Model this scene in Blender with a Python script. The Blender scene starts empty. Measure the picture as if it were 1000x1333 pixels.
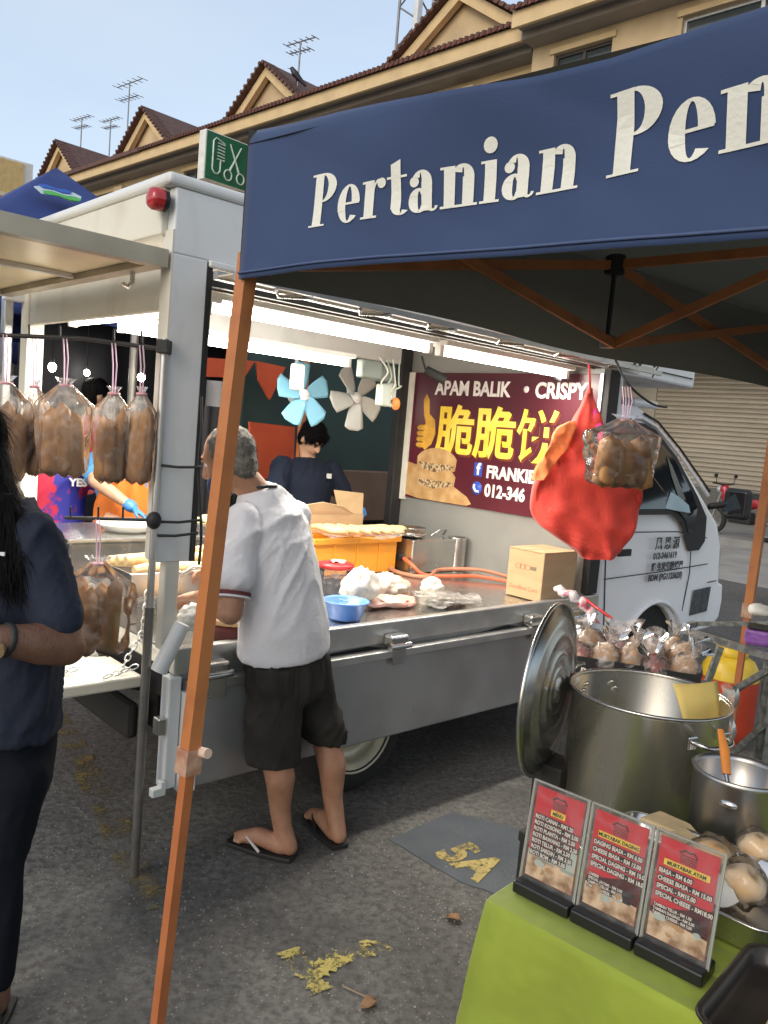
import bpy, math, random
import numpy as np
from mathutils import Vector, Matrix, noise, Euler
random.seed(7)
SC = bpy.context.scene
COL = SC.collection
# ------------------------------------------------------------------ camera
FPX, PITCH, ROLL, CAMH = 1060.0, math.radians(5.6), math.radians(4.9), 1.6
cam = bpy.data.objects.new('camera', bpy.data.cameras.new('camera'))
COL.objects.link(cam); SC.camera = cam
cam.data.sensor_fit = 'HORIZONTAL'; cam.data.sensor_width = 36
cam.data.lens = FPX/1000*36; cam.data.clip_start = .05; cam.data.clip_end = 2000
cam.matrix_world = (Matrix.Translation((0, 0, CAMH)) @ Matrix.Rotation(math.pi/2-PITCH, 4, 'X')
                    @ Matrix.Rotation(ROLL, 4, 'Z'))
# ------------------------------------------------------------------ sky, sun, exposure
SUN_EL, SUN_AZ = math.radians(28), math.radians(-146)     # azimuth from +Y towards +X
W = bpy.data.worlds.new('World'); SC.world = W; W.use_nodes = True
nt = W.node_tree; nt.nodes.clear()
sky = nt.nodes.new('ShaderNodeTexSky'); sky.sky_type = 'NISHITA'; sky.sun_disc = False
sky.sun_elevation = SUN_EL; sky.sun_rotation = SUN_AZ
sky.air_density = 1.0; sky.dust_density = 1.6; sky.ozone_density = 1.2
tcs = nt.nodes.new('ShaderNodeTexCoord'); mps = nt.nodes.new('ShaderNodeMapping'); mps.inputs['Scale'].default_value = (1, 1, 3.2)
nzs = nt.nodes.new('ShaderNodeTexNoise'); nzs.inputs['Scale'].default_value = 1.5; nzs.inputs['Detail'].default_value = 6; nzs.inputs['Roughness'].default_value = .55
rps = nt.nodes.new('ShaderNodeMapRange'); rps.inputs[1].default_value = .3; rps.inputs[2].default_value = .8; rps.inputs[3].default_value = .42; rps.inputs[4].default_value = .72
mxs = nt.nodes.new('ShaderNodeMix'); mxs.data_type = 'RGBA'; mxs.inputs[7].default_value = (3.05, 3.35, 3.55, 1)   # thin high cloud veil
bg = nt.nodes.new('ShaderNodeBackground'); bg.inputs['Strength'].default_value = .15
out = nt.nodes.new('ShaderNodeOutputWorld')
nt.links.new(tcs.outputs['Generated'], mps.inputs[0]); nt.links.new(mps.outputs[0], nzs.inputs['Vector'])
nt.links.new(nzs.outputs[0], rps.inputs[0]); nt.links.new(rps.outputs[0], mxs.inputs[0])
nt.links.new(sky.outputs[0], mxs.inputs[6]); nt.links.new(mxs.outputs[2], bg.inputs[0]); nt.links.new(bg.outputs[0], out.inputs[0])
sl = bpy.data.lights.new('sun', 'SUN'); sl.energy = .62; sl.angle = math.radians(30); sl.color = (1, .86, .68)
sun = bpy.data.objects.new('sun', sl); COL.objects.link(sun)
sd = Vector((math.sin(SUN_AZ)*math.cos(SUN_EL), math.cos(SUN_AZ)*math.cos(SUN_EL), math.sin(SUN_EL)))
sun.rotation_euler = (-sd).to_track_quat('-Z', 'Y').to_euler()
SC.view_settings.view_transform = 'Standard'; SC.view_settings.look = 'None'
SC.view_settings.gamma = 1; SC.view_settings.use_curve_mapping = False
SC.view_settings.exposure = .80
SC.cycles.max_bounces = 7; SC.cycles.transparent_max_bounces = 14
SC.cycles.sample_clamp_indirect = 4
# ------------------------------------------------------------------ layout frames
_up = Vector((0, math.sin(PITCH), math.cos(PITCH))); _fw = Vector((0, math.cos(PITCH), -math.sin(PITCH)))
def PX(px, py, y=None, z=None):
    """Layout helper: the place on the sight line of a photo pixel at ground distance y or height z."""
    dx, dy = px-500, py-666.5
    u = dx*math.cos(ROLL)+dy*math.sin(ROLL); v = dx*math.sin(ROLL)-dy*math.cos(ROLL)
    d = _fw*FPX+Vector((1, 0, 0))*u+_up*v
    k = y/d.y if y is not None else (z-CAMH)/d.z
    return Vector((0, 0, CAMH))+d*k
TR = math.radians(42.9)                                   # truck frame: x = l (rear to front), y = w (near side inwards)
TO = Vector((-.676, 2.758, 0))
TF = Matrix.Translation(TO) @ Matrix.Rotation(TR, 4, 'Z')
def TW(l, w, z=0): return TF @ Vector((l, w, z))
def TL(px, py, w):                                        # photo pixel -> (l,w,z) on the truck plane w
    p0 = Vector((0, 0, CAMH)); d = PX(px, py, y=1)-p0; n = TF.to_3x3() @ Vector((0, 1, 0))
    p = p0+d*((TW(0, w)-p0).dot(n)/d.dot(n)); return TF.inverted() @ p
SR = math.atan2(-.665, .747)                              # stall frame: x along the table front, y away
SO = Vector((.253, 1.443, 0))
SF = Matrix.Translation(SO) @ Matrix.Rotation(SR, 4, 'Z')
def SW(a, b, z=0): return SF @ Vector((a, b, z))
# ------------------------------------------------------------------ materials
MATS = {}
def mat(name, col, rough=.6, metal=0., var=.12, scale=6., bump=0., bscale=40., col2=None, alpha=1., trans=0., spec=.5, emit=0., stretch=None, rvar=0., detail=4., thr=None, sheen=0., coat=0., bdist=.01):
    if name in MATS: return MATS[name]
    m = bpy.data.materials.new(name); m.use_nodes = True; t = m.node_tree; N = t.nodes; b = N['Principled BSDF']
    tc = N.new('ShaderNodeTexCoord'); mp = N.new('ShaderNodeMapping')
    if stretch: mp.inputs['Scale'].default_value = stretch
    t.links.new(tc.outputs['Object'], mp.inputs[0])
    nz = N.new('ShaderNodeTexNoise'); nz.inputs['Scale'].default_value = scale; nz.inputs['Detail'].default_value = detail
    t.links.new(mp.outputs[0], nz.inputs['Vector'])
    mr = N.new('ShaderNodeMapRange'); a, c = thr or (.3, .7); mr.inputs[1].default_value = a; mr.inputs[2].default_value = c
    t.links.new(nz.outputs[0], mr.inputs[0])
    mx = N.new('ShaderNodeMix'); mx.data_type = 'RGBA'
    c2 = col2 or tuple(min(1, x*(1+var)) for x in col); c1 = col if col2 else tuple(x*(1-var) for x in col)
    mx.inputs[6].default_value = (*c1, 1); mx.inputs[7].default_value = (*c2, 1)
    t.links.new(mr.outputs[0], mx.inputs[0]); t.links.new(mx.outputs[2], b.inputs['Base Color'])
    b.inputs['Roughness'].default_value = rough; b.inputs['Metallic'].default_value = metal
    b.inputs['Specular IOR Level'].default_value = spec
    if rvar:
        r2 = N.new('ShaderNodeMapRange'); r2.inputs[3].default_value = max(0, rough-rvar); r2.inputs[4].default_value = min(1, rough+rvar)
        n3 = N.new('ShaderNodeTexNoise'); n3.inputs['Scale'].default_value = scale*2.3; n3.inputs['Detail'].default_value = 5
        t.links.new(mp.outputs[0], n3.inputs['Vector']); t.links.new(n3.outputs[0], r2.inputs[0]); t.links.new(r2.outputs[0], b.inputs['Roughness'])
    if bump:
        n2 = N.new('ShaderNodeTexNoise'); n2.inputs['Scale'].default_value = bscale; n2.inputs['Detail'].default_value = 3
        t.links.new(mp.outputs[0], n2.inputs['Vector'])
        bp = N.new('ShaderNodeBump'); bp.inputs['Strength'].default_value = bump; bp.inputs['Distance'].default_value = bdist
        t.links.new(n2.outputs[0], bp.inputs['Height']); t.links.new(bp.outputs[0], b.inputs['Normal'])
    b.inputs['Alpha'].default_value = alpha
    if trans: b.inputs['Transmission Weight'].default_value = trans
    if coat: b.inputs['Coat Weight'].default_value = coat; b.inputs['Coat Roughness'].default_value = .08
    if sheen: b.inputs['Sheen Weight'].default_value = sheen; b.inputs['Sheen Roughness'].default_value = .5
    if emit:
        b.inputs['Emission Color'].default_value = (*col, 1); b.inputs['Emission Strength'].default_value = emit
    MATS[name] = m; return m
def film(name, col=(.9, .88, .86), a=.2, rough=.12, bump=.5, bscale=18.):
    """thin crinkled plastic film: mostly clear, milky in the creases, glossy"""
    if name in MATS: return MATS[name]
    m = bpy.data.materials.new(name); m.use_nodes = True; t = m.node_tree; N = t.nodes; N.remove(N['Principled BSDF'])
    o = N['Material Output']
    tc = N.new('ShaderNodeTexCoord'); nz = N.new('ShaderNodeTexNoise'); nz.inputs['Scale'].default_value = bscale; nz.inputs['Detail'].default_value = 3; nz.inputs['Distortion'].default_value = 1.2
    t.links.new(tc.outputs['Object'], nz.inputs['Vector'])
    bp = N.new('ShaderNodeBump'); bp.inputs['Strength'].default_value = bump*.6; bp.inputs['Distance'].default_value = .006
    t.links.new(nz.outputs[0], bp.inputs['Height'])
    tr = N.new('ShaderNodeBsdfTransparent'); tr.inputs[0].default_value = (.97, .96, .95, 1)
    df = N.new('ShaderNodeBsdfDiffuse'); df.inputs[0].default_value = (*col, 1)
    tl = N.new('ShaderNodeBsdfTranslucent'); tl.inputs[0].default_value = (*col, 1)
    ad = N.new('ShaderNodeMixShader'); ad.inputs[0].default_value = .5
    t.links.new(df.outputs[0], ad.inputs[1]); t.links.new(tl.outputs[0], ad.inputs[2])
    gl = N.new('ShaderNodeBsdfGlossy'); gl.inputs['Roughness'].default_value = rough
    t.links.new(bp.outputs[0], gl.inputs['Normal'])
    mr = N.new('ShaderNodeMapRange'); mr.inputs[1].default_value = .45; mr.inputs[2].default_value = .72; mr.inputs[3].default_value = a*.45; mr.inputs[4].default_value = min(1, a*2.2)
    t.links.new(nz.outputs[0], mr.inputs[0])
    m1 = N.new('ShaderNodeMixShader'); t.links.new(mr.outputs[0], m1.inputs[0]); t.links.new(tr.outputs[0], m1.inputs[1]); t.links.new(ad.outputs[0], m1.inputs[2])
    fr = N.new('ShaderNodeFresnel'); fr.inputs[0].default_value = 1.45; t.links.new(bp.outputs[0], fr.inputs['Normal'])
    m2 = N.new('ShaderNodeMixShader'); t.links.new(fr.outputs[0], m2.inputs[0]); t.links.new(m1.outputs[0], m2.inputs[1]); t.links.new(gl.outputs[0], m2.inputs[2])
    t.links.new(m2.outputs[0], o.inputs[0]); MATS[name] = m; return m
def emis(name, col, s):
    if name in MATS: return MATS[name]
    m = bpy.data.materials.new(name); m.use_nodes = True; t = m.node_tree; N = t.nodes; N.remove(N['Principled BSDF'])
    e = N.new('ShaderNodeEmission'); e.inputs[0].default_value = (*col, 1); e.inputs[1].default_value = s
    t.links.new(e.outputs[0], N['Material Output'].inputs[0]); MATS[name] = m; return m
# ------------------------------------------------------------------ mesh builder
class MB:
    def __init__(s, M=None): s.v = []; s.f = []; s.sm = []; s.M = M or Matrix.Identity(4)
    def add(s, vs, fs, smooth=False, M=None):
        k = len(s.v); T = s.M @ M if M is not None else s.M
        s.v += [T @ Vector(p) for p in vs]; s.f += [tuple(i+k for i in f) for f in fs]; s.sm += [smooth]*len(fs); return s
    def box(s, x0, x1, y0, y1, z0, z1, M=None):
        vs = [(x, y, z) for z in (z0, z1) for y in (y0, y1) for x in (x0, x1)]
        return s.add(vs, [(0, 2, 3, 1), (4, 5, 7, 6), (0, 1, 5, 4), (2, 6, 7, 3), (0, 4, 6, 2), (1, 3, 7, 5)], M=M)
    def tube(s, pts, r, n=8, closed=False, caps=True, flat=1., up=None, M=None, smooth=True):
        pts = [Vector(p) for p in pts]; m = len(pts); rs = r if isinstance(r, (list, tuple)) else [r]*m
        vs = []; fs = []; pu = None
        for i, p in enumerate(pts):
            a = pts[i-1] if (i or closed) else p; b = pts[(i+1) % m] if (i < m-1 or closed) else p
            d = (b-a).normalized()
            if pu is None:
                pu = Vector(up) if up else (Vector((0, 0, 1)) if abs(d.z) < .9 else Vector((1, 0, 0)))
            x = d.cross(pu)
            if x.length < 1e-6: x = d.orthogonal()
            x.normalize(); y = x.cross(d).normalized(); pu = y
            for k in range(n):
                t = 2*math.pi*k/n+(math.pi/4 if n == 4 else 0); vs.append(p+x*(math.cos(t)*rs[i])+y*(math.sin(t)*rs[i]*flat))
        for i in range(m if closed else m-1):
            j = (i+1) % m
            for k in range(n):
                q = (k+1) % n; fs.append((i*n+k, i*n+q, j*n+q, j*n+k))
        s.add(vs, fs, smooth and n > 4, M)
        if caps and not closed:
            s.add(vs[:n], [tuple(range(n))[::-1]], M=M); s.add(vs[-n:], [tuple(range(n))], M=M)
        return s
    def cyl(s, p0, p1, r0, r1=None, n=12, M=None): return s.tube([p0, p1], [r0, r0 if r1 is None else r1], n, M=M)
    def bar(s, p0, p1, w, h=None, M=None, up=None):       # square section bar
        return s.tube([p0, p1], w/2*1.4142, 4, flat=(h or w)/w, M=M, up=up)
    def lathe(s, prof, n=24, M=None, sx=1., sy=1., caps=False):
        vs = []; fs = []
        for r, z in prof: vs += [(r*sx*math.cos(2*math.pi*k/n), r*sy*math.sin(2*math.pi*k/n), z) for k in range(n)]
        for i in range(len(prof)-1):
            for k in range(n):
                q = (k+1) % n; fs.append((i*n+k, i*n+q, (i+1)*n+q, (i+1)*n+k))
        if caps: fs += [tuple(range(n))[::-1], tuple(range((len(prof)-1)*n, len(prof)*n))]
        return s.add(vs, fs, True, M)
    def prism(s, poly, h, M=None, z0=0.):
        n = len(poly); vs = [(x, y, z0) for x, y in poly]+[(x, y, z0+h) for x, y in poly]
        if sum(poly[i][0]*poly[(i+1) % n][1]-poly[(i+1) % n][0]*poly[i][1] for i in range(n)) < 0:
            vs = vs[:n][::-1]+vs[n:][::-1]
        return s.add(vs, [tuple(range(n))[::-1], tuple(range(n, 2*n))]+[(i, (i+1) % n, n+(i+1) % n, n+i) for i in range(n)], M=M)
    def grid(s, fn, nu, nv, wrap=False, M=None, smooth=True):
        vs = [fn(i/(nu if wrap else nu-1), j/(nv-1)) for j in range(nv) for i in range(nu)]; fs = []
        for j in range(nv-1):
            for i in range(nu if wrap else nu-1):
                q = (i+1) % nu; fs.append((j*nu+i, j*nu+q, (j+1)*nu+q, (j+1)*nu+i))
        return s.add(vs, fs, smooth, M)
    def ell(s, c, r, n=16, m=10, M=None, R=None):
        R = R or Matrix.Identity(3); r = r if isinstance(r, (list, tuple)) else (r, r, r); c = Vector(c); vs = []; fs = []
        for j in range(1, m):
            a = math.pi*j/m
            vs += [c+R @ Vector((r[0]*math.sin(a)*math.cos(2*math.pi*k/n), r[1]*math.sin(a)*math.sin(2*math.pi*k/n), -r[2]*math.cos(a))) for k in range(n)]
        for j in range(m-2):
            for k in range(n):
                q = (k+1) % n; fs.append((j*n+k, j*n+q, (j+1)*n+q, (j+1)*n+k))
        b = len(vs); vs += [c+R @ Vector((0, 0, -r[2])), c+R @ Vector((0, 0, r[2]))]
        for k in range(n):
            q = (k+1) % n; fs.append((b, q, k)); fs.append((b+1, (m-2)*n+k, (m-2)*n+q))
        return s.add(vs, fs, True, M)
    def cap(s, p0, r0, p1, r1, n=14):                     # tapered capsule
        p0 = Vector(p0); p1 = Vector(p1); d = (p1-p0); L = max(d.length, 1e-5); d = d/L; pts = []; rs = []
        for t in (80, 55, 28): a = math.radians(t); pts.append(p0-d*r0*math.sin(a)); rs.append(r0*math.cos(a))
        pts += [p0, p1]; rs += [r0, r1]
        for t in (28, 55, 80): a = math.radians(t); pts.append(p1+d*r1*math.sin(a)); rs.append(r1*math.cos(a))
        return s.tube(pts, rs, n)
    def chain(s, pts, rs, n=14):
        for i in range(len(pts)-1): s.cap(pts[i], rs[i], pts[i+1], rs[i+1], n)
        return s
    def loft(s, rings, n=20):                             # ring = (centre, x vector, y vector), closed ends
        vs = []; fs = []
        for c, x, y in rings:
            c, x, y = Vector(c), Vector(x), Vector(y)
            for k in range(n):
                t = 2*math.pi*k/n; vs.append(c+x*math.cos(t)+y*math.sin(t))
        for i in range(len(rings)-1):
            for k in range(n):
                q = (k+1) % n; fs.append((i*n+k, i*n+q, (i+1)*n+q, (i+1)*n+k))
        fs += [tuple(range(n))[::-1], tuple(range((len(rings)-1)*n, len(rings)*n))]
        return s.add(vs, fs, True)
    def build(s, name, m, parent=None, bevel=0., seg=2, fn=None):
        me = bpy.data.meshes.new(name); o = bpy.data.objects.new(name, me); COL.objects.link(o)
        inv = Matrix.Identity(4)
        if parent is not None:
            o.parent = parent; inv = wm(parent).inverted()
        vs = [inv @ v for v in s.v]
        me.from_pydata([tuple(v) for v in vs], [], s.f)
        me.polygons.foreach_set('use_smooth', s.sm); me.validate(); me.update()
        if m: me.materials.append(m)
        if bevel:
            b = o.modifiers.new('bevel', 'BEVEL'); b.width = bevel; b.segments = seg; b.limit_method = 'ANGLE'; b.angle_limit = math.radians(40)
        return o
    def organic(s, name, m, parent=None, voxel=.012, smooth=6, fn=None, sub=0):
        """union all closed shells into one continuous skin"""
        me = bpy.data.meshes.new(name); me.from_pydata([tuple(v) for v in s.v], [], s.f)
        t = bpy.data.objects.new('tmp', me)
        r = t.modifiers.new('r', 'REMESH'); r.mode = 'VOXEL'; r.voxel_size = voxel; r.use_smooth_shade = True
        if smooth:
            q = t.modifiers.new('s', 'SMOOTH'); q.factor = .5; q.iterations = smooth
        nm = evaluate(t)
        bpy.data.objects.remove(t); bpy.data.meshes.remove(me); nm.name = name; nm.materials.clear()
        if fn:
            cn = [(v.co.copy(), v.normal.copy()) for v in nm.vertices]
            nm.vertices.foreach_set('co', [x for c, q in cn for x in fn(c, q)]); nm.update()
        o = bpy.data.objects.new(name, nm); COL.objects.link(o)
        if parent is not None: o.parent = parent; nm.transform(wm(parent).inverted())
        nm.polygons.foreach_set('use_smooth', [True]*len(nm.polygons))
        if m: nm.materials.append(m)
        return o
SCR = bpy.data.scenes.new('scratch')
def evaluate(o):
    SCR.collection.objects.link(o); vl = SCR.view_layers[0]; vl.update(); dg = vl.depsgraph
    me = bpy.data.meshes.new_from_object(o.evaluated_get(dg)); SCR.collection.objects.unlink(o); return me
def wm(o):
    M = o.matrix_basis.copy()
    while o.parent is not None: o = o.parent; M = o.matrix_basis @ M
    return M
def tag(o, label=None, cat=None, group=None, kind=None):
    if label: o['label'] = label
    if cat: o['category'] = cat
    if group: o['group'] = group
    if kind: o['kind'] = kind
    return o
def thing(name, label, cat, loc, rz=0., group=None):
    o = bpy.data.objects.new(name, None); COL.objects.link(o); o.empty_display_size = .1
    o.matrix_basis = Matrix.Translation(Vector(loc)) @ Matrix.Rotation(rz, 4, 'Z')
    return tag(o, label, cat, group)
def struct(o): o['kind'] = 'structure'; return o
def text_mb(body, size, M, extrude=.0008, bold=0., xs=1., align='LEFT', shear=0., mb=None, spacing=1.):
    cu = bpy.data.curves.new('t', 'FONT'); cu.body = body; cu.size = size; cu.align_x = align; cu.extrude = extrude; cu.offset = bold; cu.shear = shear
    cu.space_character = spacing; cu.resolution_u = 3
    t = bpy.data.objects.new('t', cu); me = evaluate(t)
    mb = mb or MB(); mb.add([(v.co.x*xs, v.co.y, v.co.z) for v in me.vertices], [tuple(p.vertices) for p in me.polygons], False, M)
    bpy.data.objects.remove(t); bpy.data.curves.remove(cu); bpy.data.meshes.remove(me); return mb
def copy_tree(o, parent=None):
    c = o.copy(); COL.objects.link(c); c.parent = parent
    for ch in list(o.children): copy_tree(ch, c)
    return c
def fbm(p, s=1., o=0.): return noise.noise(Vector((p[0]*s+o, p[1]*s+o*1.7, p[2]*s-o)))
def frame(o, x, y):                                       # matrix from origin and two axes
    x = Vector(x).normalized(); z = x.cross(Vector(y)).normalized(); y = z.cross(x)
    return Matrix((( x.x, y.x, z.x, o[0]), (x.y, y.y, z.y, o[1]), (x.z, y.z, z.z, o[2]), (0, 0, 0, 1)))
def arc(cx, cy, r, a0, a1, n=8, ry=None):
    return [(cx+r*math.cos(math.radians(a0+(a1-a0)*i/(n-1))), cy+(ry or r)*math.sin(math.radians(a0+(a1-a0)*i/(n-1)))) for i in range(n)]
# ================================================================== ground
def asphalt():
    m = bpy.data.materials.new('asphalt'); m.use_nodes = True; t = m.node_tree; N = t.nodes; b = N['Principled BSDF']; Lk = t.links.new
    tc = N.new('ShaderNodeTexCoord')
    def nz(s, d=4, r=.55):
        n = N.new('ShaderNodeTexNoise'); n.inputs['Scale'].default_value = s; n.inputs['Detail'].default_value = d; n.inputs['Roughness'].default_value = r
        Lk(tc.outputs['Object'], n.inputs['Vector']); return n
    def ramp(src, a, c, lo=0., hi=1.):
        r = N.new('ShaderNodeMapRange'); r.inputs[1].default_value = a; r.inputs[2].default_value = c; r.inputs[3].default_value = lo; r.inputs[4].default_value = hi; Lk(src, r.inputs[0]); return r.outputs[0]
    def mix(f, a, c):
        x = N.new('ShaderNodeMix'); x.data_type = 'RGBA'; Lk(f, x.inputs[0])
        for i, s in ((6, a), (7, c)):
            if isinstance(s, tuple): x.inputs[i].default_value = (*s, 1)
            else: Lk(s, x.inputs[i])
        return x.outputs[2]
    big = nz(.9, 5); fine = nz(34, 5, .65); mid = nz(6, 4)
    c = mix(ramp(big.outputs[0], .36, .66), (.088, .086, .083), (.165, .160, .152))
    c = mix(ramp(mid.outputs[0], .5, .75, 0, .6), c, (.19, .184, .174))
    c = mix(ramp(fine.outputs[0], .42, .62, 0, .75), c, (.052, .050, .048))
    vo = N.new('ShaderNodeTexVoronoi'); vo.inputs['Scale'].default_value = 95; Lk(tc.outputs['Object'], vo.inputs['Vector'])
    sp = N.new('ShaderNodeSeparateColor'); Lk(vo.outputs['Color'], sp.inputs[0])
    mul = N.new('ShaderNodeMath'); mul.operation = 'MULTIPLY'
    Lk(ramp(vo.outputs['Distance'], .48, .28), mul.inputs[0]); Lk(ramp(sp.outputs[0], .80, .99, 0, .75), mul.inputs[1])
    mul2 = N.new('ShaderNodeMath'); mul2.operation = 'MULTIPLY'; Lk(mul.outputs[0], mul2.inputs[0]); Lk(ramp(nz(2.2, 4).outputs[0], .36, .62, .18, 1), mul2.inputs[1])
    mul = mul2
    c = mix(mul.outputs[0], c, (.34, .32, .28))
    Lk(c, b.inputs['Base Color']); b.inputs['Roughness'].default_value = .82; b.inputs['Specular IOR Level'].default_value = .35
    bp = N.new('ShaderNodeBump'); bp.inputs['Strength'].default_value = .7; bp.inputs['Distance'].default_value = .006
    ad = N.new('ShaderNodeMath'); Lk(fine.outputs[0], ad.inputs[0]); Lk(mul.outputs[0], ad.inputs[1]); Lk(ad.outputs[0], bp.inputs['Height']); Lk(bp.outputs[0], b.inputs['Normal'])
    return m
M_ASPH = asphalt()
g = MB().box(-160, 200, -60, 320, -.3, 0).build('ground', M_ASPH); struct(g)
def worn(name, col, base, s=60., thr=(.42, .56)):
    """road paint flaked off in grains: where the paint is gone the asphalt below shows"""
    m = mat(name, tuple(c*.8 for c in col), .85, col2=col, scale=9, bump=.4, bscale=80); t = m.node_tree; N = t.nodes; b = N['Principled BSDF']
    tc = N.new('ShaderNodeTexCoord'); a = N.new('ShaderNodeTexNoise'); a.inputs['Scale'].default_value = s; a.inputs['Detail'].default_value = 8; a.inputs['Roughness'].default_value = .7
    c = N.new('ShaderNodeTexNoise'); c.inputs['Scale'].default_value = s/7; c.inputs['Detail'].default_value = 3
    ad = N.new('ShaderNodeMath'); ad.operation = 'ADD'; hf = N.new('ShaderNodeMath'); hf.operation = 'MULTIPLY'; hf.inputs[1].default_value = .5
    for n_ in (a, c): t.links.new(tc.outputs['Object'], n_.inputs['Vector'])
    t.links.new(a.outputs[0], ad.inputs[0]); t.links.new(c.outputs[0], ad.inputs[1]); t.links.new(ad.outputs[0], hf.inputs[0])
    r = N.new('ShaderNodeMapRange'); r.inputs[1].default_value = thr[0]; r.inputs[2].default_value = thr[1]; t.links.new(hf.outputs[0], r.inputs[0]); t.links.new(r.outputs[0], b.inputs['Alpha']); return m
M_YEL = worn('worn_yellow_paint', (.44, .35, .13), (.11, .103, .092), 70, (.43, .53))
M_PATCH = mat('repair_patch', (.050, .060, .074), .7, col2=(.085, .098, .114), scale=3.2, bump=.35, bscale=60, rvar=.15, detail=8)
Z = Vector((0, 0, 1))
def G(px, py, z=0.): return PX(px, py, z=z)
def quad_sheet(name, pts, z, m, jit=0., n=9):
    """flat sheet on the ground with a ragged outline"""
    poly = []
    for i in range(len(pts)):
        a, b = pts[i], pts[(i+1) % len(pts)]
        for k in range(n):
            q = a.lerp(b, k/n); poly.append((q.x+random.uniform(-jit, jit), q.y+random.uniform(-jit, jit)))
    mb = MB(); mb.prism(poly, .004, z0=z-.004); return mb.build(name, m)
o = quad_sheet('road_patch', [G(508, 1094), G(588, 1058), G(760, 1100), G(692, 1180), G(600, 1150)], .004, M_PATCH, .004); struct(o)
# stencilled bay number
b0, b1 = G(566, 1112), G(624, 1150); xa = (b1-b0); upv = G(640, 1110)-G(600, 1135)
def five_a():
    M = frame(b0+Z*.006, xa, G(650, 1085)-G(585, 1125))
    mb = text_mb('5A', .25, M, extrude=.001, bold=.011, xs=.78)
    return mb.build('painted_bay_number', M_YEL)
o = struct(five_a()); o['label'] = 'worn yellow bay number 5A painted on the dark road patch'
def stroke(name, pts, w, m, z=.005):
    mb = MB(); P = [G(*p) for p in pts]; n = 26
    L = []; R = []
    for k in range(n+1):
        t = k/n*(len(P)-1); i = min(int(t), len(P)-2); q = P[i].lerp(P[i+1], t-i); d = (P[i+1]-P[i]).normalized(); s = Vector((-d.y, d.x, 0))
        L.append((q+s*(w/2+random.uniform(-.010, .010)))); R.append((q-s*(w/2+random.uniform(-.010, .010))))
    vs = [(v.x, v.y, z) for v in L+R]; mb.add(vs, [(i, i+1, n+2+i, n+1+i) for i in range(n)])
    return struct(mb.build(name, m))
M_YEL2 = worn('flaked_yellow_paint', (.48, .40, .12), (.10, .096, .088), 90, (.46, .53))
stroke('painted_corner_mark', [(375, 1238), (398, 1265), (420, 1292)], .065, M_YEL2)
stroke('painted_corner_mark', [(405, 1272), (440, 1248), (505, 1230)], .065, M_YEL2, .006)
M_YEL3 = worn('faint_yellow_paint', (.20, .15, .06), (.075, .07, .063), 60, (.48, .60))
stroke('painted_bay_line', [(60, 905), (140, 1055), (200, 1185)], .11, M_YEL3)
# litter
M_LEAF = mat('dry_leaf', (.22, .12, .06), .8, var=.35, scale=30)
def leaf(px, py, s, a, lab):
    c = G(px, py); mb = MB()
    def f(u, v):
        w = math.sin(math.pi*min(1, max(0, v)))**.8*.38*s
        return c+Matrix.Rotation(a, 3, 'Z') @ Vector(((u-.5)*2*w, (v-.5)*s, .008+.012*abs(u-.5)*s/.05+.006*math.sin(v*5)))
    mb.grid(f, 5, 9); o = mb.build('dry_leaf', M_LEAF); o.modifiers.new('s', 'SOLIDIFY').thickness = .0015
    return tag(o, lab, 'leaf')
leaf(590, 1198, .055, .8, 'small curled reddish brown leaf on asphalt between yellow marks and green table')
leaf(480, 1310, .05, 2.2, 'pale dry leaf at the bottom edge, below the V-shaped yellow mark')
o = MB().tube([G(447, 1286)+Z*.004, G(462, 1294)+Z*.007, G(480, 1301)+Z*.004], .0022, 6).build('twig', mat('twig', (.25, .19, .12)))
tag(o, 'thin bent twig lying beside the V-shaped yellow mark', 'twig')
# gravel crumbs scattered on the road
mb = MB(); rg = random.Random(3)
for i in range(260):
    if i % 3: px, py = rg.uniform(60, 640), rg.uniform(1060, 1330)
    else: px, py = rg.gauss(575, 40), rg.gauss(1165, 35)
    c = G(px, py); s = rg.uniform(.0012, .0034); mb.box(-s, s, -s*.8, s*.8, 0, s*1.2, M=Matrix.Translation(c) @ Matrix.Rotation(rg.uniform(0, 3), 4, 'Z'))
tag(mb.build('gravel', mat('gravel', (.24, .22, .19), .9, var=.5, scale=70)), 'fine pale gravel crumbs scattered over the asphalt', 'gravel', kind='stuff')
# far pavement in front of the shops
M_CONC = mat('concrete', (.30, .29, .27), .85, var=.22, scale=1.5, bump=.3, bscale=20, detail=8)
struct(MB(TF).box(9.5, 14.1, -40, 90, -.25, .006).build('parking_apron', M_CONC))
struct(MB(TF).box(14.1, 24, -40, 90, -.25, .14).build('pavement', mat('pavement', (.24, .23, .215), .85, var=.2, scale=2, bump=.3)))
# ================================================================== shophouses
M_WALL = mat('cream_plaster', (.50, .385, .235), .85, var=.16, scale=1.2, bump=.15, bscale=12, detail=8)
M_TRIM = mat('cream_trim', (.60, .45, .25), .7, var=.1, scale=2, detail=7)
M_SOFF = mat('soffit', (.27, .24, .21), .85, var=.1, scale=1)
M_RTILE = mat('brown_roof_tile', (.105, .052, .040), .75, var=.3, scale=5, bump=.3, bscale=30)
M_RRED = mat('red_roof_tile', (.21, .062, .05), .7, var=.25, scale=3, stretch=(1, 4, 1), bump=.35, bscale=14)
M_DARK = mat('dark_interior', (.018, .018, .02), .8)
M_WFR = mat('window_frame', (.06, .05, .045), .6)
M_GLASS = mat('window_glass', (.05, .065, .07), .08, spec=.8)
M_STEEL = mat('stainless_steel', (.56, .55, .53), .24, .95, var=.08, scale=8, rvar=.1, bump=.03, bscale=30)
M_ALU = mat('aluminium', (.55, .55, .54), .38, .85, var=.1, scale=10, rvar=.12)
LB = 15.0
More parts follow.
